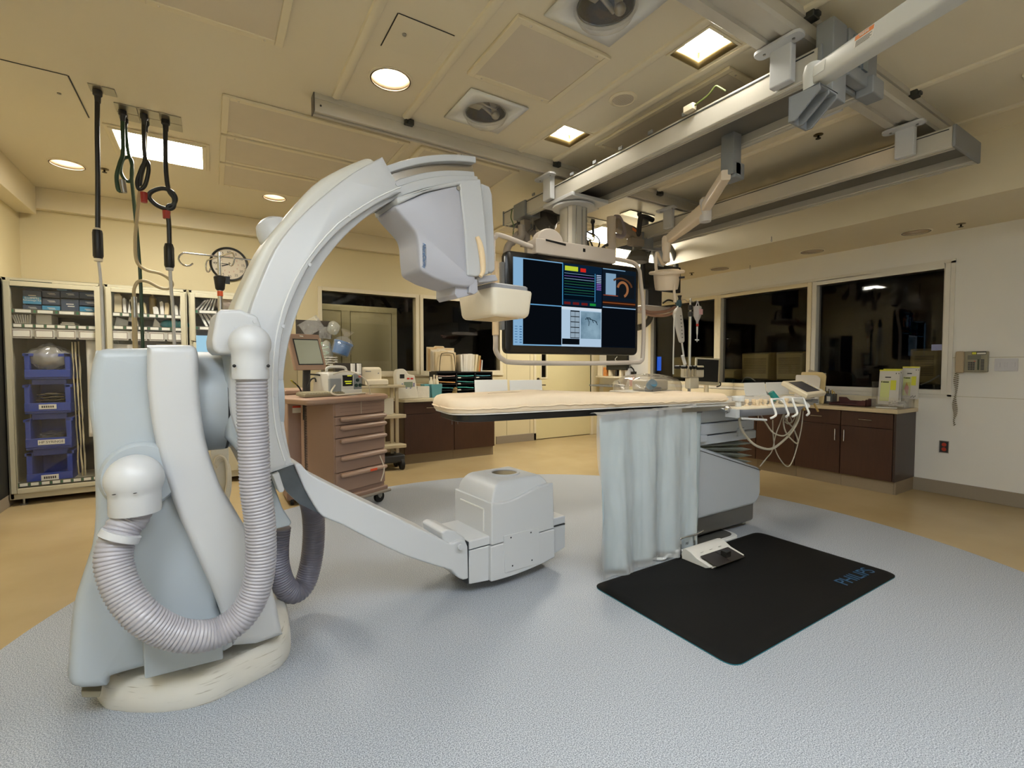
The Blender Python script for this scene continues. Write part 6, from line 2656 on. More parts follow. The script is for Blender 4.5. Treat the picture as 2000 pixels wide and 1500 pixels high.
hose([(281, 222), (281, 280), (283, 312), (276, 330), (268, 355), (272, 370), (283, 362), (290, 335), (289, 318), (284, 318), (276, 340), (273, 362)], .014, m_bh, 'black gas hose coiled in an oval knot over the middle plate', 4.62, ((281, 376), (0, 0, -.075), M('red_cap', '9b2a22', .45), 'red_cap'))
hose([(285, 240), (284, 290), (283, 312), (278, 345), (272, 380), (267, 430), (264, 470), (267, 510), (285, 527), (315, 535), (335, 550), (333, 562), (315, 563), (288, 550), (270, 550), (262, 565), (262, 580)], .012, M('beige_hose', 'b3a37f', .5), 'beige braided hose curling in an S beside the green hose', 4.75, ((262, 580), (0, 0, -.16), m_steel, 'coupling'))
hose([(262, 603), (263, 640), (265, 690)], .017, M('beige_hose'), 'lower beige suction hose below the steel coupling', 4.75, fit=False)
hose([(323, 228), (323, 280), (324, 330), (329, 370), (340, 388), (338, 405), (325, 408), (305, 400), (291, 385), (297, 374), (318, 368), (336, 375), (343, 388), (338, 400), (328, 405), (330, 440), (331, 480), (331, 490)], .016, m_bh, 'thick black cord with a wide round coil, rightmost of the ceiling hoses', 4.64, ((325, 412), (0, 0, -.06), M('red_cap'), 'red_cap'))
t = thing('cord_connector', 'black inline cord connector with white tail hanging above the stand top', 'connector', at(331, 505, y=4.64))
b = MB()
p1 = at(331, 524, y=4.64)
b.lathe([(.026, 0), (.034, .02), (.034, .16), (.026, .19)], Matrix.Translation(p1), 16)
b.build('plug_body', m_black, t)
b = MB()
b.lathe([(.024, 0), (.028, .018)], Matrix.Translation(p1 + Vector((0, 0, -.016))), 16)
b.build('end_ring', m_ltgrey, t)
b = MB()
b.tube(smooth_path([at(x, y, y=4.64) for x, y in ((332, 526), (334, 560), (338, 610), (340, 660), (342, 720))], 6), .012, 8)
b.build('white_cord', M('white_cord'), t)
# ================================================================ carts behind the C-arm
m_mauve = M('mauve_brown_plastic', '94796a', .45, var=.03)
m_mauve2 = M('light_mauve_plastic', 'a88b78', .4, var=.03)
m_maued = M('dark_mauve_plastic', '7d6254', .5)
CA = R(24.5)
KT, KN = Vector((math.cos(CA), math.sin(CA), 0)), Vector((-math.sin(CA), math.cos(CA), 0))
K0 = Vector((.93, 4.5, 0))
KM = Matrix(((KT.x, KN.x, 0, K0.x), (KT.y, KN.y, 0, K0.y), (0, 0, 1, 0), (0, 0, 0, 1)))


def KU(px, py, d=0.):
 p = onpl(px, py, K0 + KN * d, KN) - K0
 return p.dot(KT), p.z


kx1 = KU(752, 870)[0]
kz_top = KU(654, 775)[1]
cr_ = thing('crash_cart', 'mauve brown five-drawer emergency cart on casters behind the C-arm', 'cart', K0 + KT * .3 + KN * .25)
b = MB()
b.box(0, kx1, .012, .52, .16, kz_top - .06, KM)
b.build('cabinet_body', m_mauve, cr_, bevel=.01)
b = MB()
b.loft([[KM @ Vector((x, y, z)) for x, y in [tuple(v) for v in round_poly(rect(-.27 - e, kx1 + .02 + e, -.03 - e, .56 + e), .06, 5)]] for z, e in ((kz_top - .06, -.01), (kz_top - .04, .012), (kz_top - .015, .012), (kz_top, -.006))])
b.build('worktop', m_mauve2, cr_, angle=50)
ys = [(812, 'a'), (828, ''), (870 - 20, '')]
lines = [KU(655, y)[1] for y in (817, 833, 857, 893, 926, 963)]
lines = [KU(654, y)[1] for y in (782, 815, 832, 858, 893, 926, 966)]
for i in range(6):
 z1, z0 = lines[i], lines[i + 1]
 b = MB()
 b.box(.008, kx1 - .006, -.004, .014, z0 + .004, z1 - .004, KM)
 dr = b.build('drawer', m_mauve, cr_, bevel=.004)
 if i == 0:
  b = MB()
  xm = kx1 / 2
  for a, c in ((.06, xm - .01), (xm + .01, kx1 - .05)):
   for k in range(2):
    zz_ = z0 + (z1 - z0) * (.25 + .42 * k)
    for q in ((a, c, zz_, zz_ + .003), (a, c, zz_ + .035, zz_ + .038)):
     b.box(q[0], q[1], -.006, -.003, q[2], q[3], KM)
  b.build('card_slot', m_maued, dr)
  b = MB()
  b.box(xm - .004, xm + .004, -.006, -.003, z0 + .01, z1 - .01, KM)
  b.build('divider', M('pale_divider', 'b9aa96', .5), dr)
 else:
  b = MB()
  zz_ = z1 - .028
  b.tube([KM @ Vector((x, -.02, zz_)) for x in (.05, .07, kx1 / 2, kx1 - .02, kx1)], [.012, .022, .023, .022, .014], 10)
  b.box(.06, kx1 - .01, -.018, 0, zz_ - .006, zz_ + .018, KM)
  b.build('drawer_handle', m_mauve2, dr)
  if i == 5:
   b = MB()
   b.box(kx1 * .62, kx1 * .76, -.046, -.043, zz_ - .012, zz_ + .012, KM)
   b.build('orange_tag', M('orange_tag', 'e2552b', .5), dr)
b = MB()
b.box(-.01, kx1 + .02, -.02, .54, .115, .17, KM)
b.build('base', m_mauve, cr_, bevel=.012)
b = MB()
b.tube([KM @ Vector(p) for p in ((-.02, -.035, .12), (kx1 + .03, -.035, .12))], .016, 8)
b.build('bumper', M('grey_bumper', '8b8278', .5), cr_)
for x, y in ((.04, .04), (kx1 - .05, .04), (.04, .48), (kx1 - .05, .48)):
 b = MB()
 c = KM @ Vector((x, y, .055))
 b.cyl(c - KN * .016, c + KN * .016, .055, n=22)
 w_ = b.build('caster', m_rubber, cr_)
 b = MB()
 b.prism([(-.02, 0), (.02, 0), (.035, .07), (-.05, .07)], -.022, -.018, Matrix.Translation(c) @ Matrix.Rotation(CA, 4, 'Z') @ Matrix(((1, 0, 0, 0), (0, 0, 1, 0), (0, 1, 0, 0), (0, 0, 0, 1))))
 b.prism([(-.02, 0), (.02, 0), (.035, .07), (-.05, .07)], .018, .022, Matrix.Translation(c) @ Matrix.Rotation(CA, 4, 'Z') @ Matrix(((1, 0, 0, 0), (0, 0, 1, 0), (0, 1, 0, 0), (0, 0, 0, 1))))
 b.cyl(c - KN * .022, c + KN * .022, .012, n=10)
 b.build('caster_fork', m_steel, w_)
b = MB()
for xx in (kx1 * .35, kx1 * .72):
 b.box(xx, xx + .07, .02, .08, kz_top, kz_top + .002, KM)
b.build('top_label', m_label, cr_)
KZ = kz_top

# left tower with monitor and keyboard
tw = thing('workstation_tower', 'mauve brown equipment tower with red and white warning label left of the emergency cart', 'tower', (.72, 5.1, 0))
p0, p1 = at(560, 765, y=5.1), at(603, 765, y=5.1)
TWX0, TWX1, TWY = p0.x, p1.x, 5.1
TWZ = p1.z
b = MB()
b.box(TWX0, TWX1, TWY, TWY + .5, .12, TWZ)
b.build('cabinet', m_mauve, tw, bevel=.015)
b = MB()
b.box(TWX0 - .02, TWX1 + .02, TWY - .02, TWY + .52, TWZ - .02, TWZ + .02)
b.build('top', m_mauve2, tw, bevel=.012)
b = MB()
b.box(TWX0 + .002, TWX1 - .002, TWY - .004, TWY + .002, TWZ - .11, TWZ - .104)
b.build('panel_gap', m_maued, tw)
b = MB()
b.box(TWX0 - .02, TWX1 + .02, TWY - .03, TWY + .5, .05, .14)
b.build('base', m_maued, tw, bevel=.02)
for x in (TWX0 + .03, TWX1 - .03):
 b = MB()
 b.cyl((x - .015, TWY + .02, .05), (x + .015, TWY + .02, .05), .05, n=18)
 b.build('caster', m_rubber, tw)
 b = MB()
 b.cyl((x - .015, TWY + .42, .05), (x + .015, TWY + .42, .05), .05, n=18)
 b.build('caster', m_rubber, tw)
a, c = at(571, 793, y=TWY - .004), at(589, 806, y=TWY - .004)
b = MB()
b.box(a.x, c.x, TWY - .005, TWY - .001, c.z, a.z)
b.build('warning_label', m_label, tw)
b = MB()
b.box(a.x, c.x, TWY - .006, TWY - .002, a.z - (a.z - c.z) * .28, a.z)
b.build('red_band', M('red_band', 'c23a26', .5), tw)
# tilted brown monitor
mo2 = thing('brown_monitor', 'tilted mauve brown monitor with pale screen seen through the C-arm', 'monitor', at(605, 690, y=4.9))
n2 = Vector((.30, -.93, .16)).normalized()
o2 = at(604, 690, y=4.85)
q = [onpl(x, y, o2, n2) for x, y in ((561, 651), (622, 657), (639, 722), (577, 727))]
ctr = sum(q, Vector()) / 4
U, V = (q[1] - q[0] + q[2] - q[3]) / 2, (q[3] - q[0] + q[2] - q[1]) / 2
lp2 = lambda u, v, w: q[0] + U * u + V * v - n2 * (-w)
b = MB()
b.loft([[lp2(u, v, w) for u, v in [tuple(z) for z in round_poly(rect(0 + e, 1 - e, 0 + e, 1 - e), .04, 3)]] for w, e in ((-.09, .2), (-.05, .02), (-.01, 0), (0, .01))])
b.build('casing', m_mauve2, mo2, angle=40)
b = MB()
b.loft([[lp2(u, v, w) for u, v in ((.12, .14), (.92, .14), (.92, .86), (.12, .86))] for w in (0, .003)])
b.build('bezel', m_dark, mo2)
b = MB()
b.loft([[lp2(u, v, w) for u, v in ((.15, .17), (.9, .17), (.9, .83), (.15, .83))] for w in (.002, .004)])
b.build('screen', M('pale_green_screen', 'b7bdad', .15), mo2)
b = MB()
b.loft([[lp2(u, v, w) for u, v in ((.36, .04), (.47, .05), (.47, .085), (.36, .075))] for w in (0, .002)])
b.build('badge', m_label, mo2)
b = MB()
s_ = lp2(.5, .8, -.07)
b.tube([s_, (s_.x, s_.y + .04, TWZ + .06), (s_.x, s_.y + .04, TWZ + .0)], .035, 10)
b.build('stand', m_dark, mo2)
# keyboard
kb = thing('keyboard', 'grey keyboard perched at the left end of the emergency cart top', 'keyboard', KM @ Vector((-.08, .12, KZ)))
km2 = KM @ Matrix.Translation((-.25, .06, KZ + .003)) @ Matrix.Rotation(R(-3), 4, 'Z') @ Matrix.Rotation(R(5), 4, 'X')
b = MB()
b.box(0, .4, 0, .15, .0, .028, km2)
b.build('base', M('keyboard_grey', '8a8168', .5), kb, bevel=.006)
b = MB()
for r_ in range(5):
 for k in range(14):
  b.box(.012 + .027 * k, .034 + .027 * k, .012 + .026 * r_, .034 + .026 * r_, .028, .036, km2)
b.build('key', M('key_grey', 'a59c82', .5), kb)['kind'] = 'stuff'
# defibrillator
df = thing('defibrillator', 'white portable defibrillator with black and yellow screen on the emergency cart', 'defibrillator', KM @ Vector((.28, .2, KZ)))
D0 = KU(662, 760)[0]
b = MB()
b.prism([(0, 0), (.0, .19), (.03, .22), (.2, .22), (.24, .19), (.26, .0)], 0, .38, KM @ Matrix.Translation((.02, .1, KZ + .002)) @ Matrix(((0, 0, 1, 0), (1, 0, 0, 0), (0, 1, 0, 0), (0, 0, 0, 1))))
b.build('case', M('defib_white', 'd6d3cb', .45), df, bevel=.02, seg=3)
fm = KM @ Matrix.Translation((.02, .1, KZ + .002))
for nm, mm, x0, x1, z0, z1, y in (('screen', m_black, .15, .265, .085, .19, -.004), ('side_panel', M('defib_grey', '8e9294', .5), .275, .37, .05, .2, -.003), ('lower_panel', M('defib_lower', 'e0ddd4', .45), .13, .37, .01, .05, -.006), ('paddle', M('defib_grey'), .0, .12, .03, .16, -.02)):
 b = MB()
 b.box(x0, x1, y, .01, z0, z1, fm)
 b.build(nm, mm, df, bevel=.004)
for x0, x1, z in ((.17, .25, .125), (.18, .245, .105), (.2, .25, .178)):
 b = MB()
 b.box(x0, x1, -.0055, -.004, z, z + .01, fm)
 b.build('screen_text', emit('yellow_text', lin('d8d83a'), .8), df)
for x, z in ((.3, .09), (.345, .09), (.315, .14)):
 b = MB()
 b.cyl(fm @ Vector((x, -.002, z)), fm @ Vector((x, -.012, z)), .017, n=16)
 b.build('dial', M('dark_green_dial', '1d3a33', .4), df)
b = MB()
b.box(.33, .36, -.006, -.002, .165, .19, fm)
b.build('button', M('salmon_button', 'd8796a', .5), df)
b = MB()
b.tube(smooth_path([fm @ Vector(p) for p in ((.02, .06, .215), (.03, .06, .26), (.12, .06, .27), (.22, .06, .26), (.24, .06, .215))], 5), .013, 8)
b.build('carry_handle', M('defib_white'), df)
b = MB()
b.tube(smooth_path([fm @ Vector(p) for p in ((.05, -.02, .1), (-.02, -.06, .04), (.02, -.08, .012), (.15, -.06, .012), (.25, -.05, .012), (.38, -.04, .012))], 6), .008, 8)
b.tube(smooth_path([fm @ Vector(p) for p in ((.05, .0, .2), (.15, -.02, .23), (.3, -.02, .2), (.42, -.02, .12), (.455, -.03, -.02), (.46, -.05, -.2), (.455, -.06, -.45), (.5, -.1, -.62), (.52, -.14, -.75), (.46, -.16, -.86))], 8), .0055, 8)
b.build('lead_cable', M('pale_cable', 'd6cdba', .5), df)
# black coiled cord hanging on the tower
b = MB()
pts = resample(smooth_path([at(x, y, y=4.7) for x, y in ((593, 775), (596, 800), (597, 850), (598, 900), (600, 935))], 8), .0022)
b.tube([p + Vector((.012 * math.cos(i * .9), .012 * math.sin(i * .9), 0)) for i, p in enumerate(pts)], .0035, 5)
o = b.build('coiled_cord', m_black)
tag(o, 'black coiled cord hanging down beside the brown tower', 'cord')
for i, (pts, mm, l) in enumerate((([(571, 745), (585, 758), (592, 780), (593, 820)], m_black, 'thin black cable dropping from the left of the brown monitor'), ([(600, 757), (607, 742), (615, 739), (617, 746)], m_black, 'black cable hook behind the keyboard'), ([(605, 731), (625, 733), (637, 740), (642, 748)], m_black, 'black cable running from the monitor to the defibrillator'), ([(568, 742), (574, 748), (580, 752)], M('yellow_wire', 'b8a83a', .5), 'short yellow wire beside the brown monitor stand'))):
 b = MB()
 b.tube(smooth_path([at(x, y, y=4.72) for x, y in pts], 6), .007, 6)
 o = b.build('cable', mm)
 tag(o, l, 'cable')

# ---- clear bins rack with bagged tubing behind the monitor
rk = thing('bin_rack', 'dark rack of tilted clear bins on the wall by the left back window', 'rack', at(620, 660, y=6.9))
yr = 6.6
b = MB()
a, c = at(578, 624, y=yr + .1), at(648, 661, y=yr + .1)
b.box(a.x, c.x, yr + .1, yr + .14, c.z, a.z)
b.build('frame', M('dark_rack', '3a332b', .5), rk, bevel=.005)
b = MB()
p = at(630, 700, y=yr + .15)
b.cyl((p.x, yr + .18, .05), (p.x, yr + .18, c.z + .2), .018, n=10)
b.tube([(p.x - .25, yr + .1, .03), (p.x, yr + .18, .06), (p.x + .25, yr + .1, .03)], .02, 8)
b.build('stand', m_steel, rk)
m_clr = glass('clear_bin_plastic', opac=.15, refl=.12, rough=.1, white=(.8, .78, .72))
for i, (x0, y0, x1, y1) in enumerate(((586, 622, 628, 652), (622, 638, 646, 662))):
 b = MB()
 a, c = at(x0, y0, y=yr), at(x1, y1, y=yr)
 m = Matrix.Translation(((a.x + c.x) / 2, yr + .02, (a.z + c.z) / 2)) @ Matrix.Rotation(R(-32 if i == 0 else 5), 4, 'Y')
 w, h = (c.x - a.x) / 2, (a.z - c.z) / 2
 b.box(-w, w, -.06, .06, -h, -h + .006, m)
 b.box(-w, w, -.06, -.055, -h, h, m)
 b.box(-w, -w + .005, -.06, .06, -h, h, m)
 b.box(w - .005, w, -.06, .06, -h, h, m)
 b.build('clear_bin', m_clr, rk)
bl = [((639, 626, 664, 655), 'clear crumpled plastic bag at the top right of the bin rack', .4), ((624, 664, 650, 712), 'clear bag of green oxygen tubing behind the brown monitor', .35)]
for i, ((x0, y0, x1, y1), l, op) in enumerate(bl):
 a, c = at(x0, y0, y=yr - .1), at(x1, y1, y=yr - .1)
 ce = (a + c) / 2
 b = MB()
 b.grid(lambda u, v: (ce.x + (c.x - a.x) / 2 * math.cos(2 * PI * u) * math.sin(PI * v) * (1 + .3 * noise.noise(Vector((math.cos(2 * PI * u) * 2, v * 4, i)))), ce.y + .09 * math.sin(2 * PI * u) * math.sin(PI * v), ce.z - (a.z - c.z) / 2 * math.cos(PI * v)), 30, 16)
 o = b.build('tubing_bag', glass('tubing_bag_film', opac=.3, refl=.15, rough=.12, white=(.75, .8, .75)), angle=70)
 tag(o, l, 'bag')
b = MB()
ce = at(633, 685, y=yr - .1)
b.tube(smooth_path([ce + Vector((.05 * math.cos(k), .02 * math.sin(k * 2), -.1 + .012 * k)) for k in range(18)], 4), .009, 8)
o = b.build('oxygen_tubing', M('pale_green_tubing', '9db8a0', .3))
tag(o, 'pale green oxygen tubing coiled inside the clear bag', 'tubing')
bw = thing('blue_basin', 'blue round basin in a tied clear bag beside the bin rack', 'basin', at(668, 685, y=yr - .15))
ce = at(668, 680, y=yr - .15)
m = Matrix.Translation(ce) @ Matrix.Rotation(R(18), 4, 'Y')
b = MB()
b.lathe([(.085, -.09), (.1, -.085), (.112, .05), (.122, .06), (.122, .08), (.11, .085), (.1, .05), (.001, .03)], m, 30)
b.build('tub', M('cobalt_plastic', '2a6aa8', .35), bw)
b = MB()
b.lathe([(.108, .075), (.08, .085), (.05, .09), (.001, .085)], m, 30)
b.build('contents', M('blue_white_contents', '8fa8d0', .4, var=.5, scale=40), bw)
b = MB()
b.lathe([(.1, -.1), (.128, -.06), (.13, .08), (.09, .13), (.03, .16), (.05, .19), (.09, .24)], m, 30, caps=False)
b.build('bag', m_film, bw, angle=70)
b = MB()
a, c = at(637, 690, y=yr - .2), at(660, 712, y=yr - .2)
for k in range(4):
 b.grid(lambda u, v: (a.x + (c.x - a.x) * u, yr - .2 + .1 * v, c.z + .03 * k + .02 * noise.noise(Vector((u * 4, v * 4, k)))), 8, 6)
o = b.build('folded_wipes', m_paper, solid=.006)
tag(o, 'folded white packs stuffed between the rack and the blue basin', 'packs', kind='stuff')

# ---- white printer cart left of the back counter
pc = thing('shelf_cart', 'grey white two-shelf cart with black casters left of the back counter', 'cart', (1.95, 6.1, 0))
py0 = 6.05
gx0, gx1 = 1.7, at(795, 812, y=py0).x
m_sh = M('cart_shelf', 'bdb093', .45)
for i, yy in enumerate((816, 874)):
 z = at(795, yy, y=py0).z
 b = MB()
 b.loft([[(x, y, z + dz) for x, y in ((gx0 - .1, py0), (gx1 - .02, py0), (gx1, py0 + .03), (gx1 - .1, py0 + .35), (gx0 - .1, py0 + .35))] for dz in (0, .045)])
 b.build('shelf', m_sh, pc, bevel=.006)
z = at(780, 757, y=py0).z
b = MB()
b.box(1.3, at(792, 757, y=py0).x, py0, py0 + .35, z, z + .03)
b.build('top_shelf', m_sh, pc, bevel=.006)
for px in (775, 765):
 b = MB()
 q = at(px, 800, y=py0 + .2)
 b.box(q.x - .02, q.x + .02, py0 + .18, py0 + .22, .15, z)
 b.build('post', m_sh, pc)
b = MB()
a, c = at(750, 778, y=py0 + .1), at(768, 806, y=py0 + .1)
b.box(a.x, c.x, py0 + .08, py0 + .25, at(795, 816, y=py0).z + .046, a.z)
b.build('document_box', M('pale_box', 'cbc4b2', .6), pc, bevel=.004)
b = MB()
b.box(gx0 - .05, gx1 - .02, py0 + .02, py0 + .32, .1, .2)
b.build('base', m_dark, pc, bevel=.02)
for x in (gx0, gx1 - .06):
 for y in (py0 + .05, py0 + .28):
  b = MB()
  b.cyl((x - .02, y, .075), (x + .02, y, .075), .075, n=20)
  b.build('caster', m_rubber, pc)
pn = thing('printer', 'cream desktop printer on the shelf cart behind the defibrillator', 'printer', (1.68, 6.2, z + .03))
a, c = at(708, 717, y=py0 + .05), at(749, 757, y=py0 + .05)
b = MB()
b.box(a.x, c.x, py0 + .1, py0 + .3, z + .031, a.z)
b.build('body', m_cream, pn, bevel=.04, seg=4)
b = MB()
b.box(a.x + .03, c.x + .06, py0 + .02, py0 + .2, z + .031, z + .11)
b.build('paper_tray', m_cream, pn, bevel=.02, seg=3)
b = MB()
b.box(a.x + .05, a.x + .12, py0 + .096, py0 + .1, a.z - .06, a.z - .05)
b.cyl((c.x - .05, py0 + .102, a.z - .08), (c.x - .05, py0 + .097, a.z - .08), .008, n=10)
b.build('print', m_grey, pn)
# black-and-white cassette box behind the defibrillator
b = MB()
a, c = at(655, 709, y=6.16), at(707, 722, y=6.16)
b.box(a.x, c.x, 6.16, 6.3, z + .031, a.z)
o = b.build('paper_tower', M('dark_rack'), bevel=.004)
tag(o, 'dark low equipment box behind the defibrillator', 'box')
for i, px in enumerate((689, 701)):
 b = MB()
 q = at(px, 710, y=6.1)
 b.lathe([(.028, z + .031), (.028, q.z)], Matrix.Translation((q.x, 6.1, 0)), 16)
 o = b.build('paper_roll', m_paper)
 tag(o, 'upright white paper roll behind the defibrillator, %s of two' % ('left', 'right')[i], 'roll')

# ---- back counter with dark wood base units
m_wood = M('dark_walnut', '3f2518', .42, var=.25, scale=9)
nt = m_wood.node_tree
tcw = [n for n in nt.nodes if n.type == 'TEX_COORD'][0]
nzw = [n for n in nt.nodes if n.type == 'TEX_NOISE'][0]
mpw = nt.nodes.new('ShaderNodeMapping')
mpw.inputs['Scale'].default_value = (6, 6, .5)
nt.links.new(tcw.outputs['Object'], mpw.inputs[0])
nt.links.new(mpw.outputs[0], nzw.inputs['Vector'])
m_ctop = M('pale_laminate', 'cfc3a6', .35, var=.03, scale=30)
m_kick = M('toe_kick_vinyl', '8b7c66', .6, var=.12, scale=150)


def base_unit(mx_, w, h, d, label, group, door='one', hinge=1, drawer=True, z0=.14):
 """cabinet in local coordinates: front at y=0, x from 0 to w"""
 t = thing('base_cabinet', label, 'cabinet', mx_ @ Vector((w / 2, d / 2, 0)), group)
 b = MB()
 b.box(0, w, .02, d, z0, h, mx_)
 b.build('body', m_wood, t)
 b = MB()
 b.box(0, w, .05, d, 0, z0, mx_)
 b.build('toe_kick', m_kick, t)
 zd = h - .17
 if drawer:
  b = MB()
  b.box(.003, w - .003, 0, .02, zd + .004, h - .008, mx_)
  f = b.build('drawer', m_wood, t, bevel=.002)
  b = MB()
  for s in (-.055, .055):
   b.cyl(mx_ @ Vector((w / 2 + s, 0, (zd + h) / 2)), mx_ @ Vector((w / 2 + s, -.025, (zd + h) / 2)), .004, n=8)
  b.cyl(mx_ @ Vector((w / 2 - .062, -.025, (zd + h) / 2)), mx_ @ Vector((w / 2 + .062, -.025, (zd + h) / 2)), .005, n=8)
  b.build('drawer_pull', m_chrome, f)
 top_ = zd - .002 if drawer else h - .008
 doors = [(0, w, hinge)] if door == 'one' else [(0, w / 2, 1), (w / 2, w, 0)]
 for a, c, hg in doors:
  b = MB()
  b.box(a + .003, c - .003, 0, .02, z0 + .004, top_, mx_)
  f = b.build('door', m_wood, t, bevel=.002)
  hx = c - .045 if hg else a + .045
  b = MB()
  for s in (.055, .165):
   b.cyl(mx_ @ Vector((hx, 0, top_ - s)), mx_ @ Vector((hx, -.025, top_ - s)), .004, n=8)
  b.cyl(mx_ @ Vector((hx, -.025, top_ - .045)), mx_ @ Vector((hx, -.025, top_ - .175)), .005, n=8)
  b.build('door_pull', m_chrome, f)
 return t


BY = 6.33
bx0, bx1 = at(790, 860, y=BY).x, at(966, 860, y=BY).x
mw_ = (at(887, 830, y=BY).x - bx0)
ub = Matrix.Translation((bx0, BY, 0))
base_unit(ub, mw_, .87, YB - BY - .01, 'left dark wood base cabinet under the back counter by the shelf cart', 'base cabinets under the back counter', hinge=1)
base_unit(Matrix.Translation((bx0 + mw_ + .002, BY, 0)), bx1 - bx0 - mw_, .87, YB - BY - .01, 'right dark wood base cabinet under the back counter, beyond the mattress', 'base cabinets under the back counter', hinge=0)
b = MB()
b.prism([tuple(v) for v in round_poly([(bx0 - .04, BY + .03), (bx0 - .01, BY - .03), (bx1 + .02, BY - .03), (bx1 + .02, YB - .005), (bx0 - .04, YB - .005)], .02, 2)], .872, .912)
o = b.build('countertop', m_ctop, bevel=.003)
tag(o, 'pale laminate countertop along the back wall under the windows', 'countertop')
CT = .9135
# infusion device
dv = thing('clotting_analyzer', 'upright white medical device with green display on the left end of the back counter', 'device', at(795, 765, y=6.45))
yd = 6.42
P4 = [at(x, y, y=yd) for x, y in ((777, 767), (818, 767), (810, 733), (797, 731), (794, 724), (788, 720), (776, 722), (773, 732))]
b = MB()
pts = [(p.x, max(CT, p.z)) for p in P4]
pts[0] = (pts[0][0], CT)
pts[1] = (pts[1][0], CT)
b.prism([tuple(v) for v in round_poly(pts, .02, 3)], yd, yd + .13, Matrix(((1, 0, 0, 0), (0, 0, 1, 0), (0, 1, 0, 0), (0, 0, 0, 1))))
b.build('case', M('device_white', 'dcd6c6', .4), dv, bevel=.012, seg=3)
for nm, mm, r in (('display', M('green_lcd', '7f8c78', .3), (789, 746, 806, 756)), ('sensor_window', m_black, (781, 731, 790, 739)), ('red_button', M('red_button', 'c8382c', .4), (795, 738, 800, 741)), ('red_button', M('red_button'), (802, 738, 807, 741))):
 a, c = at(r[0], r[1], y=yd - .003), at(r[2], r[3], y=yd - .003)
 b = MB()
 b.box(a.x, c.x, yd - .004, yd + .002, c.z, a.z)
 b.build(nm, mm, dv, bevel=.002)
for k, (x, y) in enumerate([(786, 750 + 2.5 * j) for j in range(3)] + [(808.5, 749 + 2.5 * j) for j in range(3)] + [(794, 758), (802, 758)]):
 q = at(x, y, y=yd - .003)
 b = MB()
 b.box(q.x - .009, q.x + .009, yd - .004, yd + .002, q.z - .005, q.z + .005)
 b.build('blue_key', M('blue_key', '3d4f9a', .4), dv)


def cbox(x0, y0, x1, y1, y, dep, name, mat_, label, cat, group=None, bev=.004, z0=CT, kind=None):
 a, c = at(x0, y0, y=y), at(x1, y1, y=y)
 b = MB()
 b.box(a.x, c.x, y, y + dep, z0, a.z)
 o = b.build(name, mat_, bevel=bev)
 return tag(o, label, cat, group, kind)


cbox(815, 755, 839, 767, 6.45, .12, 'glove_box', M('printed_white_card', 'd8d2c4', .6, var=.12, scale=22), 'low white printed carton right of the white medical device', 'box')
cbox(812, 750, 831, 757, 6.7, .12, 'carton', M('tan_card', 'b99a6c', .6), 'small tan carton behind the white printed carton', 'box')
# teal baskets with bottles
for i, (x0, x1, y0, l) in enumerate(((829, 846, 748, 'teal plastic basket tilted behind, left of two on the back counter'), (843, 864, 748, 'teal plastic basket in front holding white bottles on the back counter'))):
 a, c = at(x0, y0, y=6.5 - .04 * i), at(x1, 767, y=6.5 - .04 * i)
 y = 6.5 - .04 * i
 b = MB()
 e = .012
 r0 = rect(a.x + e, c.x - e, y + e, y + .16 - e)
 r1 = rect(a.x, c.x, y, y + .16)
 r2 = rect(a.x + .006, c.x - .006, y + .006, y + .154)
 r3 = rect(a.x + e + .005, c.x - e - .005, y + e + .005, y + .155 - e)
 b.loft([[(p[0], p[1], z) for p in r] for r, z in ((r0, CT), (r1, a.z - .02), (r2, a.z - .02), (r3, CT + .008))])
 o = b.build('basket', M('teal_basket', '5f9aa0', .4), bevel=.002)
 tag(o, l, 'basket', 'teal baskets on the back counter')
for i, (px, t_, r, l) in enumerate(((842, 736, .035, 'white wide-capped bottle at the left in the teal baskets'), (847, 732, .026, 'slim white bottle in the middle of the teal basket'), (851, 733, .026, 'slim white bottle at the right of the teal basket'))):
 q = at(px, t_, y=6.54)
 b = MB()
 h = q.z - CT - .01
 b.lathe([(r, 0), (r, h * .75), (r * .5, h * .85), (r * .5, h)], Matrix.Translation((q.x, 6.54 - .02 * i, CT + .01)), 16)
 o = b.build('bottle', m_cream)
 tag(o, l, 'bottle', 'white bottles in the teal basket')
# black paper sorter
SY = 6.6
sx = [at(854, 745, y=SY).x, at(892, 745, y=SY).x, at(928, 745, y=SY).x, at(961, 745, y=SY).x]
sz0, sz1 = CT, at(900, 726, y=SY).z
so = thing('paper_sorter', 'black three-column literature sorter with teal papers on the back counter', 'sorter', ((sx[0] + sx[3]) / 2, SY + .15, CT))
b = MB()
b.box(sx[0], sx[3], SY, SY + .3, sz1 - .02, sz1)
b.box(sx[0], sx[3], SY, SY + .3, sz0, sz0 + .012)
b.box(sx[0], sx[3], SY + .28, SY + .3, sz0, sz1)
for x in sx:
 b.box(x - .008, x + .008, SY, SY + .29, sz0, sz1)
nr = 4
for k in range(1, nr):
 z = sz0 + (sz1 - sz0) * k / nr
 b.box(sx[0], sx[3], SY + .003, SY + .29, z - .008, z + .004)
b.build('frame', m_black, so)
b = MB()
for cidx in range(3):
 for k in range(nr):
  z = sz0 + (sz1 - sz0) * k / nr
  b.box(sx[cidx] + .02, sx[cidx] + .07, SY - .004, SY + .001, z - .006, z + .012)
b.build('slot_label', m_label, so)
teal_p = M('teal_paper', '2a8a86', .6)
k_ = 0
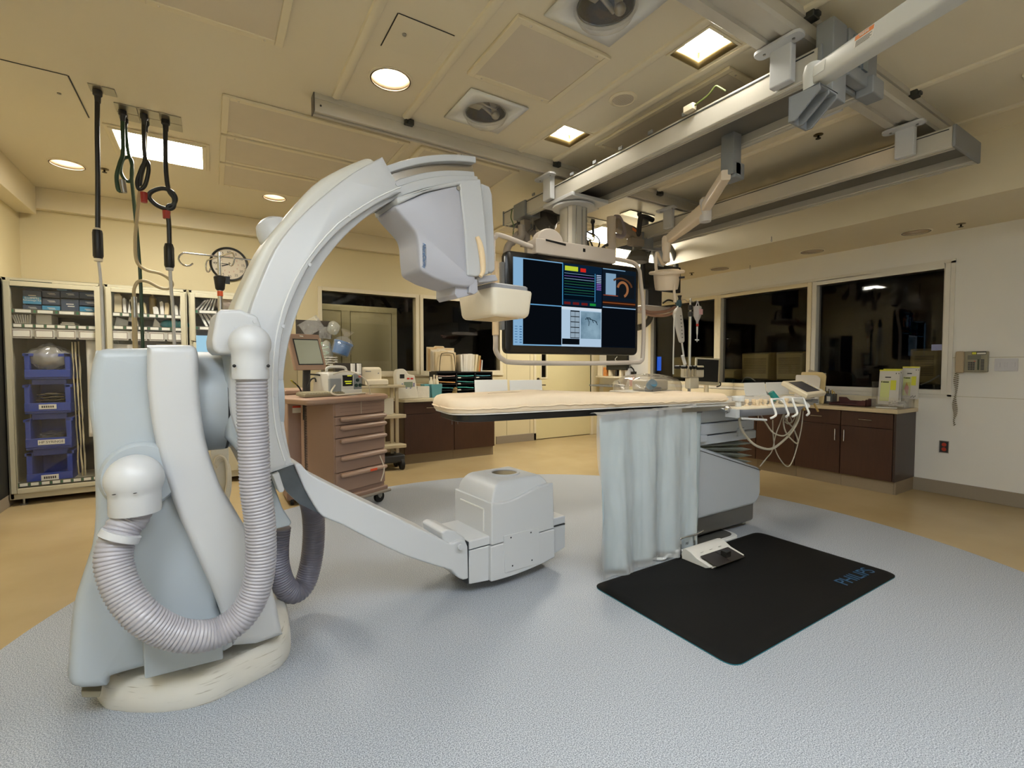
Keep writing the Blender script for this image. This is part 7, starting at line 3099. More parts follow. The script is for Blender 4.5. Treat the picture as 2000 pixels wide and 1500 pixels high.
for cidx, rows in ((0, ((3, 'b59a90'), (2, 'd8a05a'), (1, '2a8a86'), (0, '2a8a86'))), (1, ((3, '3aa9a2'), (2, '2a8a86'), (1, '35a59c'), (0, '1f5f70'))), (2, ((3, '2a8090'),))):
 for r_, col in rows:
  z = sz0 + (sz1 - sz0) * r_ / nr + .02
  b = MB()
  b.grid(lambda u, v: (sx[cidx] + .02 + (sx[cidx + 1] - sx[cidx] - .04) * u, SY + .01 + .24 * v, z + .012 + .008 * math.sin(u * 3 + r_)), 8, 2)
  o = b.build('paper_stack', M('paper_' + col, col, .6), solid=.014)
  tag(o, '%s papers in %s slot of the %s sorter column' % ({'b59a90': 'greyish', 'd8a05a': 'orange', '2a8a86': 'teal', '3aa9a2': 'bright teal', '35a59c': 'light teal', '1f5f70': 'dark teal', '2a8090': 'blue teal'}[col], ('the bottom', 'the second', 'the third', 'the top')[r_], ('left', 'middle', 'right')[cidx]), 'papers', 'papers in the black sorter')
# folder rack
fr_ = thing('folder_rack', 'bronze wire file rack on top of the black sorter', 'rack', at(872, 715, y=6.68))
for i, yy in enumerate((SY + .02, SY + .27)):
 b = MB()
 q = [at(x, y, y=SY + .02) for x, y in ((858, 722), (861, 695), (866, 690), (882, 690), (887, 695), (890, 722))]
 b.tube(smooth_path([(p.x + .02 * i, yy, p.z if k not in (0, 5) else sz1) for k, p in enumerate(q)], 5), .006, 8)
 b.build('wire_hoop', M('bronze_wire', '4f4534', .35, .8), fr_)
b = MB()
a, c = at(855, 720, y=SY + .02), at(893, 725, y=SY + .02)
b.box(a.x, c.x, SY + .01, SY + .28, sz1, sz1 + .012)
b.build('rack_base', m_black, fr_)
fcols = ['d9c49b', 'dcc9a4', 'e4d9c4', 'd8cbb5', 'e0d3b8', 'd6c19a', 'd9b27a']
for i in range(9):
 b = MB()
 y = SY + .05 + .024 * i
 x0 = at(853 - 1.0 * i, 700, y=SY).x
 x1 = at(893 + (.8 * i if i > 6 else 0), 700, y=SY).x
 zt = at(870, 686 - 1.4 * i, y=SY).z
 m = Matrix.Translation(((x0 + x1) / 2, y, sz1 + .014)) @ Matrix.Rotation(R(random.uniform(-2, 2)), 4, 'Y') @ Matrix.Rotation(R(1.5), 4, 'X')
 w, h = (x1 - x0) / 2, zt - sz1 - .014
 b.prism([(-w, 0), (w, 0), (w, h * .93), (w * .3, h * .93), (w * .2, h), (-w * .4, h), (-w * .5, h * .95), (-w, h * .95)], 0, .012, m @ Matrix(((1, 0, 0, 0), (0, 0, 1, 0), (0, 1, 0, 0), (0, 0, 0, 1))))
 o = b.build('file_folder', M('folder_' + fcols[i % 7], fcols[i % 7], .7))
 tag(o, ['front cream folder in the wire file rack', 'second folder from the front in the wire rack', 'third folder from the front in the wire rack', 'fourth folder from the front in the wire rack', 'middle folder of nine in the wire rack', 'fourth folder from the back in the wire rack', 'third folder from the back in the wire rack', 'second folder from the back in the wire rack', 'rearmost, tallest folder in the wire rack'][i], 'folder', 'folders in the wire file rack')
bk_ = [(901, 693, 905, 5), (905, 692, 910, -2), (909, 692, 914, -3), (913, 691, 918, -4), (917, 691, 922, -5), (921, 692, 926, -6), (926, 692, 931, -12), (931, 694, 935, -16), (935, 702, 939, -12), (938, 703, 942, -6)]
bcol = ['e2ddd0', 'dcd6c8', 'e6e0d4', 'dad3c3', 'e4ded0', 'd9d1bd', 'd2c4a0', 'a88f5c', 'c7743a', 'c9c5c0']
for i, (x0, t_, x1, tilt) in enumerate(bk_):
 a, c = at(x0, t_, y=SY + .03), at(x1, 723, y=SY + .03)
 b = MB()
 m = Matrix.Translation((a.x, SY + .03, sz1 + .002)) @ Matrix.Rotation(R(-tilt * .6), 4, 'Y')
 b.box(0, (c.x - a.x) * .92, 0, .22, 0, a.z - sz1, m)
 o = b.build('binder', M('booklet_' + bcol[i], bcol[i], .7))
 tag(o, '%s booklet standing on the black sorter, %s' % ({'e2ddd0': 'white', 'dcd6c8': 'white', 'e6e0d4': 'white', 'dad3c3': 'white', 'e4ded0': 'white', 'd9d1bd': 'cream', 'd2c4a0': 'tan', 'a88f5c': 'brown', 'c7743a': 'orange edged', 'c9c5c0': 'grey'}[bcol[i]], ['first beside the wire rack', 'second from the wire rack', 'third from the wire rack', 'fourth from the wire rack', 'fifth from the wire rack', 'sixth from the wire rack', 'fourth from the right end', 'third from the right end', 'second from the right end', 'last at the right end'][i]), 'booklet', 'booklets on the black sorter')
# small brown figurine-like ornament
b = MB()
q = at(888, 765, y=6.45)
b.ball((q.x, 6.45, CT + .05), .05, .8, .8, 1)
b.ball((q.x + .005, 6.44, CT + .11), .035)
b.ball((q.x + .04, 6.43, CT + .025), .025)
b.ball((q.x - .03, 6.43, CT + .03), .03)
o = b.build('soft_toy', M('brown_plush', '8a7448', .95, bump=.5))
tag(o, 'small brown plush ornament in front of the black sorter', 'ornament')
b = MB()
for k in range(2):
 q = at(893 + 20 * k, 765, y=6.42)
 b.box(q.x, q.x + .09, 6.42, 6.5, CT, CT + .012)
o = b.build('notepads', m_paper)
tag(o, 'flat white slips lying in front of the black sorter', 'papers', kind='stuff')
# ================================================================ right-hand counter along the window wall
RX = 6.08
ry = [2.09, 2.59, 3.09, 3.59, 4.1, 4.6, 5.1, 5.6]
rl = ['dark wood base cabinet at the near right end of the window counter', 'dark wood base cabinet second from the near end, behind the looping cables', 'dark wood base cabinet third from the near end, beside the table pedestal', 'dark wood base cabinet fourth along, behind the pedestal', 'dark wood base cabinet fifth along, hidden behind the table', 'dark wood base cabinet sixth along the window wall', 'dark wood base cabinet at the far end of the window counter']
for i in range(7):
 w = ry[i + 1] - ry[i] - .003
 # local x runs from far to near so that the front faces the room
 m = Matrix(((0, 1, 0, RX), (-1, 0, 0, ry[i + 1]), (0, 0, 1, 0), (0, 0, 0, 1)))
 base_unit(m, w, .87, XR - RX - .005, rl[i], 'base cabinets under the window counter', hinge=0 if i % 2 == 0 else 1, drawer=i != 2)
b = MB()
b.box(RX + .005, XR - .01, 2.07, 2.09, .14, .87)
o = b.build('counter_gable', M('dark_end_panel', '382a24', .4, var=.05), bevel=.002)
tag(o, 'dark end panel closing the near end of the window counter', 'panel')
b = MB()
b.box(RX + .05, XR - .02, 2.075, 2.09, 0, .139)
o = b.build('end_kick', m_kick)
tag(o, 'tan vinyl kick plate under the near end of the window counter', 'kick plate')
b = MB()
b.box(RX - .03, XR - .013, 2.05, 5.62, .872, .914)
o = b.build('countertop', M('glossy_tan_laminate', 'c9b795', .18, var=.06, scale=12), bevel=.004)
tag(o, 'glossy tan countertop running below the control room windows', 'countertop')
b = MB()
b.box(XR - .024, XR - .014, 2.05, 5.62, .914, 1.02)
struct(b.build('trim_7', m_trim))
CR = .9155


def ax(px, py, x):
 return at(px, py, x=x)


# brochure stand
bs = thing('brochure_stand', 'clear acrylic stand holding yellow and white packs at the near end of the window counter', 'stand', (6.4, 2.15, CR))
m_acr = glass('clear_acrylic', refl=.1, rough=.02, opac=.05)
b = MB()
ya, yb = 1.99 + .09, 2.38
for y in (ya, yb - .006):
 b.box(6.3, 6.58, y, y + .006, CR, 1.2)
b.box(6.3, 6.58, ya, yb, CR, CR + .006)
b.box(6.3, 6.306, ya, yb, CR, 1.03)
b.box(6.42, 6.426, ya, yb, CR, 1.12)
b.build('acrylic_holder', m_acr, bs)
b = MB()
b.box(6.5, 6.506, ya, yb, CR, 1.22)
b.build('back_plate', m_acr, bs)
m_yel = M('yellow_print', 'cfcf3e', .5)
m_pyel = M('pale_yellow_print', 'c9cf8a', .5)
m_pk = M('pack_white', 'c9c6bf', .45)


def ypack(x, y0, y1, z0, z1, label):
 t = thing('product_pack', label, 'pack', (x, (y0 + y1) / 2, z0), 'yellow and white packs in the clear stand')
 m = Matrix.Translation((x, y1, z0)) @ Matrix.Rotation(R(6), 4, 'Y') @ Matrix(((0, 1, 0, 0), (-1, 0, 0, 0), (0, 0, 1, 0), (0, 0, 0, 1)))
 w, h = y1 - y0, z1 - z0
 b = MB()
 b.box(0, w, 0, .02, 0, h, m)
 b.build('pouch', m_pk, t, bevel=.002)
 for nm, mm, a, c, d, e in (('yellow_strip', m_yel, 0, 1, .965, 1), ('yellow_label', m_pyel, .1, .55, .1, .68), ('yellow_block', m_yel, .58, .85, .42, .7)):
  b = MB()
  b.box(w * a, w * c, -.003, .002, h * d, h * e, m)
  b.build(nm, mm, t)
 b = MB()
 for a, c, d, e in ((.3, .58, .77, .8), (.2, .5, .63, .66), (.12, .17, .63, .67), (.8, .84, .88, .91), (.93, .96, .88, .91)):
  b.box(w * a, w * c, -.0035, -.0005, h * d, h * e, m)
 for k in range(6):
  b.box(w * (.6 + .05 * k), w * (.63 + .05 * k), -.0035, -.0005, h * (.04 + .02 * (k % 3)), h * (.07 + .02 * (k % 3)), m)
 b.build('print', m_black, t)


ypack(6.36, 2.155, 2.345, CR + .03, 1.335, 'yellow topped white pack at the left front of the clear stand')
ypack(6.40, 2.15, 2.325, CR + .03, 1.345, 'second yellow topped pack right behind the left front one')
ypack(6.455, 2.005 + .01, 2.165, CR + .1, 1.37, 'taller yellow topped white pack at the right of the clear stand')
b = MB()
b.prism([(2.09, 1.14), (2.11, 1.2), (2.13, 1.12), (2.1, 1.05)], 6.44, 6.446, Matrix(((0, 0, 1, 0), (1, 0, 0, 0), (0, 1, 0, 0), (0, 0, 0, 1))))
o = b.build('red_leaflet', M('red_leaflet', 'a8322c', .5))
tag(o, 'small red leaflet tip sticking out at the right of the clear stand', 'leaflet')
b = MB()
for k in range(5):
 b.grid(lambda u, v: (6.34 + .1 * u, 2.1 + .14 * v, CR + .02 + .012 * k + .02 * noise.noise(Vector((u * 3, v * 3, k)))), 6, 6)
o = b.build('loose_slips', m_paper, solid=.002)
tag(o, 'crumpled white slips lying in the bottom of the clear stand', 'papers', kind='stuff')
b = MB()
b.cyl((6.24, 2.12, CR + .006), (6.2, 2.3, CR + .006), .006, n=8)
o = b.build('pen', m_white)
tag(o, 'white pen lying on the counter before the clear stand', 'pen')
# maroon letter tray
lt_ = thing('letter_tray', 'maroon plastic letter tray on the window counter left of the clear stand', 'tray', (6.35, 2.58, CR))
m_mar = M('maroon_plastic', '4a2224', .35)
b = MB()
y0, y1, x0, x1 = 2.4, 2.78, 6.22, 6.47
b.box(x0, x1, y0, y1, CR, CR + .008)
MYZ = Matrix(((0, 0, 1, 0), (1, 0, 0, 0), (0, 1, 0, 0), (0, 0, 0, 1)))
MXZ = Matrix(((1, 0, 0, 0), (0, 0, 1, 0), (0, 1, 0, 0), (0, 0, 0, 1)))
b.prism([(y0, CR), (y1, CR), (y1, CR + .085), (y1 - .08, CR + .085), (y1 - .12, CR + .05), (y0 + .09, CR + .05), (y0 + .07, CR + .08), (y0, CR + .08)], x1 - .008, x1, MYZ)
b.prism([(y0, CR), (y1, CR), (y1, CR + .03), (y1 - .03, CR + .02), (y0 + .1, CR + .02), (y0 + .04, CR + .07), (y0, CR + .07)], x0, x0 + .008, MYZ)
b.box(x0, x1, y0, y0 + .008, CR, CR + .08)
b.box(x0, x1, y1 - .008, y1, CR, CR + .03)
b.build('tray', m_mar, lt_, bevel=.002)
# pen caddy
pc_ = thing('pen_caddy', 'grey mesh pen caddy with pens and a yellow marker on the window counter', 'caddy', (6.4, 2.83, CR))
b = MB()
for a, c, h in ((2.8, 2.9, .12), (2.9, 2.96, .15)):
 b.box(6.36, 6.364, a, c, CR, CR + h)
 b.box(6.456, 6.46, a, c, CR, CR + h)
 b.box(6.36, 6.46, a, a + .004, CR, CR + h)
 b.box(6.36, 6.46, c - .004, c, CR, CR + h)
b.box(6.36, 6.46, 2.8, 2.96, CR, CR + .004)
b.build('caddy_body', M('grey_mesh', '5c6064', .4, .6), pc_)
b = MB()
b.box(6.356, 6.36, 2.83, 2.87, CR + .03, CR + .09)
b.build('label', m_label, pc_)
for i, (y, h, col) in enumerate(((2.82, .17, 'c9a23a'), (2.85, .16, '1a1a1a'), (2.87, .18, '22242c'), (2.92, .2, '141414'), (2.94, .19, '30302c'))):
 b = MB()
 b.cyl((6.41, y, CR + .006), (6.41 + .02 * math.sin(i * 2), y + .015 * math.cos(i), CR + h), .0055, n=8)
 o = b.build('pen', M('pen_' + col, col, .4))
 tag(o, ('yellow marker standing in the grey pen caddy', 'black pen at the right of the grey pen caddy', 'dark blue pen in the middle of the grey pen caddy', 'tall black pen in the taller caddy cell', 'dark grey pen at the left of the caddy')[i], 'pen', 'pens in the grey caddy')
b = MB()
b.tube(smooth_path([(6.41, 2.8 + .01 * k, CR + .1 + .05 * math.sin(k * .9)) for k in range(12)], 4), .004, 6)
o = b.build('key_ring', M('brass_wire', 'a58a3c', .4, .6))
tag(o, 'brass wire key loop poking out of the grey pen caddy', 'keys')
# folder stand
fs = [(1552, 732, 1600, 778, 6.25, 'e0dad2', 'white printed form at the front of the upright papers behind the touch screen'), (1561, 726, 1610, 778, 6.3, 'dcc794', 'cream file folder standing behind the white form'), (1573, 720, 1608, 775, 6.36, 'a59a88', 'grey clipboard tilted behind the cream folder')]
for i, (x0, y0, x1, y1, x, col, l) in enumerate(fs):
 a, c = at(x0, y0, x=x), at(x1, y0 + 3, x=x)
 b = MB()
 m = Matrix.Translation((x, a.y, CR)) @ Matrix.Rotation(R(5 + 3 * i), 4, 'Y') @ Matrix(((0, 1, 0, 0), (-1, 0, 0, 0), (0, 0, 1, 0), (0, 0, 0, 1)))
 w, h = a.y - c.y, a.z - CR
 b.prism([tuple(v) for v in round_poly([(0, 0), (w, 0), (w, h * .9), (w * .85, h * (1 if i < 2 else .88)), (0, h)], .015, 2)], 0, .008, m @ Matrix(((1, 0, 0, 0), (0, 0, 1, 0), (0, 1, 0, 0), (0, 0, 0, 1))))
 o = b.build(('paper_form', 'file_folder', 'clipboard')[i], M('upright_' + col, col, .6))
 tag(o, l, ('paper', 'folder', 'clipboard')[i])
bt = thing('sanitizer_bottle', 'clear pump bottle with white base beside the pen caddy', 'bottle', (6.25, 2.87, CR))
b = MB()
b.lathe([(.035, .03), (.035, .11), (.015, .13), (.012, .15)], Matrix.Translation((6.22, 2.93, CR)), 18)
b.build('bottle_body', m_clr, bt)
b = MB()
b.lathe([(.037, 0), (.037, .04)], Matrix.Translation((6.22, 2.93, CR)), 18)
b.build('label_band', m_white, bt)

# cream LCD monitor on the window counter
lm = thing('desk_monitor', 'cream framed flat monitor with black screen on the window counter behind the IV pole', 'monitor', (6.3, 4.47, CR))
n4 = Vector((-.55, -.83, .05)).normalized()
q0 = at(1386, 728, x=6.25)
q4 = [onpl(x, y, q0, n4) for x, y in ((1359, 698), (1408, 699), (1405, 753), (1358, 749))]
U4, V4 = ((q4[1] - q4[0]) + (q4[2] - q4[3])) / 2, ((q4[3] - q4[0]) + (q4[2] - q4[1])) / 2
l4 = lambda u, v, w: q4[0] + U4 * u + V4 * v + n4 * w
b = MB()
b.loft([[l4(u, v, w) for u, v in rect(e, 1 - e, e, 1 - e)] for w, e in ((-.05, .12), (-.03, 0), (0, 0))])
b.build('casing', M('monitor_cream', 'b5b09c', .45), lm, bevel=.006)
b = MB()
b.loft([[l4(u, v, w) for u, v in rect(.07, .93, .06, .88)] for w in (0, .003)])
b.build('screen', M('black_glass', '070708', .12), lm)
b = MB()
s_ = l4(.5, 1, -.03)
b.tube([s_, (s_.x, s_.y, CR + .02)], .035, 10)
b.lathe([(.11, 0), (.11, .012), (.04, .02)], Matrix.Translation((s_.x, s_.y, CR)), 20)
b.build('stand', m_cream, lm)
b = MB()
b.tube(smooth_path([l4(.95, .85, -.05), l4(1.08, .9, -.04), l4(1.08, 1.0, -.05), l4(.95, 1.05, -.06)], 6), .01, 8)
b.build('cable', m_black, lm)
# low keyboards in front of it
b = MB()
q = at(1385, 762, x=6.15)
b.box(6.12, 6.28, q.y - .3, q.y + .2, CR, CR + .025)
o = b.build('keyboard', m_cream, bevel=.005)
tag(o, 'cream keyboard in front of the cream framed monitor', 'keyboard')

# plastic-covered ultrasound-like equipment behind the table
ue = thing('covered_machine', 'equipment with blue controls under a clear crumpled plastic cover behind the table', 'machine', (4.9, 4.2, 0))
yU = 3.75
a, c = at(1243, 768, y=yU), at(1338, 768, y=yU)
b = MB()
b.box(a.x + .05, c.x - .02, yU, yU + .5, .1, 1.08)
b.build('cabinet', M('machine_cream', 'bdb6a6', .5), ue, bevel=.02)
b = MB()
p = at(1300, 742, y=yU)
b.box(p.x - .2, p.x + .18, yU + .1, yU + .35, 1.08, p.z)
b.build('top_case', m_cream, ue, bevel=.03, seg=3)
b = MB()
p = at(1272, 752, y=yU)
b.lathe([(.05, -.03), (.055, .0), (.05, .05)], look(p, (-.2, -.7, .5)), 18)
b.build('blue_knob', M('sky_blue_plastic', '5d93b5', .4), ue)
b = MB()
p = at(1285, 760, y=yU - .03)
b.box(p.x - .08, p.x + .08, yU - .02, yU + .1, 1.08, p.z + .02)
b.build('dark_module', m_dark, ue, bevel=.01)
b = MB()
cu_ = Vector(((a.x + c.x) / 2, yU + .22, 1.0))
W2 = (c.x - a.x) / 2
tp_ = at(1300, 735, y=yU).z


def bag(u, v):
 an = 2 * PI * u
 prof = min(1, math.sin(PI / 2 * v) ** .6)
 rr = 1 - (max(0, v - .0)) ** 3.2
 n_ = noise.noise(Vector((math.cos(an) * 2.5, math.sin(an) * 2.5, v * 4)))
 return (cu_.x + (W2 + .05) * rr * math.cos(an) * (1 + .07 * n_), cu_.y + .34 * rr * math.sin(an) * (1 + .09 * n_), .9 + (tp_ + .02 - .9) * prof + .02 * n_)


b.grid(bag, 60, 24)
b.build('plastic_cover', glass('crumpled_cover', opac=.22, refl=.16, rough=.1, white=(.8, .78, .74)), ue, angle=70)
for x in (a.x + .1, c.x - .08):
 for y in (yU + .06, yU + .42):
  b = MB()
  b.cyl((x - .02, y, .05), (x + .02, y, .05), .05, n=16)
  b.build('caster', m_rubber, ue)
# IV pole with pump, hanging bottle and sleeve
ip = thing('iv_pole', 'chrome IV pole with clamp pump standing behind the middle of the table', 'IV pole', (4.5, 3.35, 0))
yI = 3.4
pI = at(1347, 700, y=yI)
zt = at(1348, 583, y=yI).z
b = MB()
b.cyl((pI.x, yI, .1), (pI.x, yI, at(1348, 615, y=yI).z), .017, n=14)
b.cyl((pI.x, yI, 1.6), (pI.x, yI, zt), .012, n=14)
b.build('pole', m_chrome, ip)
b = MB()
for yy in (602, 615):
 z = at(1348, yy, y=yI).z
 b.lathe([(.02, -.02), (.024, -.015), (.024, .03), (.018, .035)], Matrix.Translation((pI.x, yI, z)), 14)
b.build('collar', m_black, ip)
for s in (-1, 1):
 b = MB()
 hc = Vector((pI.x, yI, zt - .02))
 pts = [hc, hc + Vector((s * .05, 0, -.015)), hc + Vector((s * .09, 0, .0))] + [hc + Vector((s * (.115 + .028 * math.sin(k * PI / 5)), .01 * k, -.002 - .028 + .028 * math.cos(k * PI / 5))) for k in range(9)]
 b.tube(smooth_path(pts, 3), .005, 8)
 b.build('hook', m_chrome, ip)
b = MB()
for k in range(5):
 an = 2 * PI * k / 5
 b.tube([(pI.x, yI, .1), (pI.x + .28 * math.cos(an), yI + .28 * math.sin(an), .07)], .016, 8)
 b.ball((pI.x + .28 * math.cos(an), yI + .28 * math.sin(an), .035), .035)
b.build('base', m_dark, ip)
pm = thing('transducer_holder', 'cream pole-mounted transducer block with black knobs on the right IV pole', 'holder', at(1345, 728, y=yI))
z0, z1 = at(1345, 737, y=yI).z, at(1345, 714, y=yI).z
b = MB()
a, c = at(1326, 720, y=yI), at(1362, 720, y=yI)
b.box(a.x, c.x, yI - .09, yI - .02, z0, z1)
b.box(a.x + .06, c.x - .1, yI - .1, yI - .03, z0 - .12, z0)
b.build('block', m_cream, pm, bevel=.012, seg=3)
b = MB()
for px in (1328, 1341, 1353, 1360):
 q = at(px, 717, y=yI - .12)
 b.cyl(q, q + Vector((0, .06, 0)), .018, n=12)
b.box(a.x + .05, c.x - .02, yI - .1, yI - .02, z1 - .045, z1 - .02)
b.build('knob', m_black, pm)
b = MB()
for px in (1338, 1346, 1353, 1358):
 b = MB()
 q = at(px, 728, y=yI - .11)
 b.cyl(q + Vector((0, 0, .04)), q - Vector((0, 0, .04)), .012, n=10)
 b.build('transducer', M('clear_amber', 'b8a888', .3), pm)
ibag = thing('fluid_bottle', 'small clear fluid bottle with red port hanging from the right IV pole hook', 'bottle', at(1362, 605, y=yI))
q = at(1362, 622, y=yI)
b = MB()
b.lathe([(.012, -.06), (.014, -.03), (.03, .0), (.042, .03), (.044, .12), (.036, .135), (.001, .14)], Matrix.Translation(q), 20)
b.build('bottle_body', glass('fluid_plastic', opac=.45, refl=.1, rough=.1, white=(.85, .82, .82)), ibag)
b = MB()
q2 = at(1362, 596, y=yI)
b.tube([(q.x - .03, q.y, q.z + .13), (q.x, q.y, q.z + .2), (q.x + .03, q.y, q.z + .13)], .004, 6)
b.build('hanger', m_white, ibag)
b = MB()
b.cyl(q + Vector((.004, 0, -.06)), q + Vector((.004, 0, -.085)), .014, n=10)
b.build('red_port', M('red_button'), ibag)
b = MB()
b.lathe([(.01, -.09), (.009, -.16), (.004, -.19), (.004, -.26)], Matrix.Translation(q), 10)
b.box(q.x - .025, q.x + .025, q.y - .008, q.y + .008, q.z - .245, q.z - .23)
b.build('drip_set', m_white, ibag)
b = MB()
b.box(q.x - .03, q.x + .03, q.y - .047, q.y - .043, q.z + .04, q.z + .1)
b.build('label', M('pink_label', 'c9a0a8', .6), ibag)
sg = thing('pressure_bag', 'long white pressure infuser bag hanging left of the right IV pole', 'bag', at(1325, 640, y=yI))
P = [at(x, y, y=yI - .03) for x, y in ((1322, 600), (1329, 600), (1334, 640), (1335, 669), (1328, 670), (1322, 645), (1315, 612))]
b = MB()
b.prism([tuple(v) for v in round_poly([(p.x, p.z) for p in P], .03, 4)], yI - .05, yI - .01, MXZ)
b.build('bag_body', M('bag_white', 'c9c5bf', .45, var=.06), sg, bevel=.012, seg=3)
b = MB()
q = at(1326, 592, y=yI - .03)
b.lathe([(.012, -.05), (.028, -.03), (.03, .01), (.02, .03)], Matrix.Translation(q), 14)
b.build('hanger_cap', M('dark_teal_cap', '1d4350', .4), sg)
b = MB()
b.lathe([(.02, -.01), (.014, .02), (.024, .05)], Matrix.Translation(q + Vector((.01, 0, .03))), 10)
b.build('hook', m_black, sg)
b = MB()
b.tube(smooth_path([at(x, y, y=yI - .03) for x, y in ((1332, 670), (1335, 692), (1338, 712))], 4), .009, 8)
b.tube(smooth_path([at(x, y, y=yI - .03) for x, y in ((1333, 694), (1338, 712))], 4), .018, 8)
b.build('drip_line', m_white, sg)
b = MB()
for k in range(7):
 q = at(1329.5 + .5 * k, 617 + 7 * k, y=yI - .05)
 b.box(q.x - .008, q.x + .008, q.y - .004, q.y, q.z - .004, q.z + .004)
b.build('scale_mark', m_dark, sg)
b = MB()
b.tube(smooth_path([at(x, y, y=yI - .04) for x, y in ((1324, 598), (1317, 620), (1316, 660), (1315, 700), (1315, 731))], 5), .007, 8)
b.build('side_line', m_white, sg)

# ---- phone, switches, outlet on the right wall
ph = thing('wall_phone', 'beige wall telephone with keypad, handset and coiled cord', 'telephone', (XR, 1.62, 1.42))
XW = XR - .001
FX = Matrix(((0, 0, -1, XR), (-1, 0, 0, 0), (0, 1, 0, 0), (0, 0, 0, 1)))   # (−y, z, out of the wall)
y0, y1, z0, z1 = 1.5, 1.735, 1.305, 1.525
b = MB()
b.prism([tuple(v) for v in round_poly(rect(-y1 + .03, -y0, z0 + .01, z1), .012, 3)], 0, .05, FX)
b.build('body', M('phone_grey', '8e8a77', .45), ph, bevel=.008)
b = MB()
b.loft([[FX @ Vector((u, v, w)) for u, v in [tuple(p) for p in round_poly(rect(-y1 - .005, -y1 + .062, z0, z1 + .003), .015, 3)]] for w in (.03, .08)])
b.build('handset', M('phone_beige', 'a8977c', .45), ph, bevel=.012, seg=3)
b = MB()
b.prism(rect(-y1 + .085, -y0 - .05, z1 - .085, z1 - .04), .05, .053, FX)
b.build('display', M('phone_display', '6a6a60', .3), ph)
b = MB()
b.prism(rect(-y1 + .115, -y0 - .012, z1 - .035, z1 - .004), .05, .053, FX)
b.build('sticker', m_dark, ph)
b = MB()
b.prism(rect(-y1 + .118, -y1 + .15, z1 - .031, z1 - .009), .052, .0545, FX)
b.build('sticker_yellow', m_yel, ph)
b = MB()
b.prism(rect(-y1 + .155, -y0 - .015, z1 - .03, z1 - .014), .052, .0545, FX)
b.build('sticker_white', m_label, ph)
b = MB()
for r_ in range(5):
 for k in range(3):
  b.prism(rect(-y1 + .09 + .018 * k, -y1 + .104 + .018 * k, z0 + .03 + .017 * r_, z0 + .042 + .017 * r_), .05, .055, FX)
for r_ in range(8):
 b.prism(rect(-y0 - .05, -y0 - .025, z0 + .03 + .014 * r_, z0 + .039 + .014 * r_), .05, .055, FX)
b.build('key', M('dark_keys', '3a3a3c', .5), ph)['kind'] = 'stuff'
b = MB()
b.prism(rect(-y0 - .075, -y0 - .06, z0 + .03, z0 + .14), .05, .0535, FX)
b.build('index_strip', M('dark_green_strip2', '3f4a38', .5), ph)
b = MB()
b.prism(rect(-y1 + .135, -y1 + .145, z1 - .105, z1 - .098), .05, .054, FX)
b.build('lamp', M('red_button'), ph)
b = MB()
pts = resample(smooth_path([(XR - .03, 1.735, 1.3), (XR - .03, 1.74, 1.22), (XR - .03, 1.735, 1.12), (XR - .03, 1.745, 1.0), (XR - .03, 1.735, .88), (XR - .03, 1.745, .8), (XR - .03, 1.735, .75)], 10), .0016)
b.tube([p + Vector((.011 * math.cos(i * .5), .013 * math.sin(i * .5) * (1 + .6 * math.sin(i * .035)), 0)) for i, p in enumerate(pts)], .0028, 5)
b.build('coiled_cord', M('olive_cord', '6d6548', .5), ph)
sw = thing('light_switch', 'white three-gang light switch plate right of the wall telephone', 'switch', (XR, 1.38, 1.385))
b = MB()
b.prism([tuple(v) for v in round_poly(rect(-1.46, -1.295, 1.325, 1.45), .006, 2)], 0, .007, FX)
b.build('plate', M('switch_white', 'c9c8cc', .4), sw, bevel=.002)
for k in range(3):
 b = MB()
 c = -1.43 + .052 * k
 b.prism(rect(c - .011, c + .011, 1.365, 1.41), .006, .012, FX)
 b.build('toggle', M('switch_white'), sw, bevel=.002)
ol_ = thing('power_outlet', 'red duplex outlet in a dark steel-edged plate low on the right wall', 'outlet', (XR, 1.825, .51))
b = MB()
b.prism(rect(-1.865, -1.785, .445, .575), 0, .008, FX)
b.build('plate', m_steel, ol_, bevel=.002)
b = MB()
b.prism(rect(-1.857, -1.79, .452, .568), .007, .0095, FX)
b.build('insert', m_dark, ol_)
for zc2 in (.485, .535):
 b = MB()
 b.prism(circle2(-1.823, zc2, .02, 16), .009, .012, FX)
 b.build('socket', M('red_socket', 'a8321f', .45), ol_)

# ---- shelf with devices on the far right wall, fire extinguisher
ws = thing('wall_shelf', 'cream wall shelf with curved front in the far right corner below the big screen', 'shelf', (XR, 6.85, 1.2))
qa, qb = at(1159, 736, x=6.4), at(1237, 736, x=6.4)
zs_ = at(1200, 736, x=6.45).z
ysA, ysB = 6.35, 7.1
b = MB()
b.loft([[(x, y, z) for x, y in ((XR, ysA), (6.42, ysA + .05), (6.33, 6.5), (6.33, 6.95), (6.42, ysB), (XR, ysB))] for z in (zs_ - .02, zs_ + .01)])
b.build('top_shelf', m_cream, ws, bevel=.004)
b = MB()
b.loft([[(x, y, z) for x, y in ((XR, ysA + .06 + e), (6.45 + e, ysA + .1 + e), (6.4 + e, 6.55), (6.4 + e, 6.9), (6.45 + e, ysB - .06), (XR, ysB - .04))] for z, e in ((zs_ - .16, .05), (zs_ - .02, 0))])
b.build('drawer_box', m_cream, ws, bevel=.004)
b = MB()
zt2 = at(1200, 756, x=6.3).z
b.box(6.22, 6.55, 6.45, 7.05, zt2, zt2 + .03)
b.build('pullout_tray', m_grey, ws, bevel=.004)
b = MB()
b.box(6.5, XR, 6.5, 6.95, .55, zt2)
b.build('lower_box', m_cream, ws, bevel=.004)
b = MB()
b.tube(smooth_path([(6.35, 6.45, zs_ - .08), (6.33, 6.4, zs_ - .06), (6.32, 6.35, zs_ - .1), (6.34, 6.36, zs_ - .16)], 5), .012, 6)
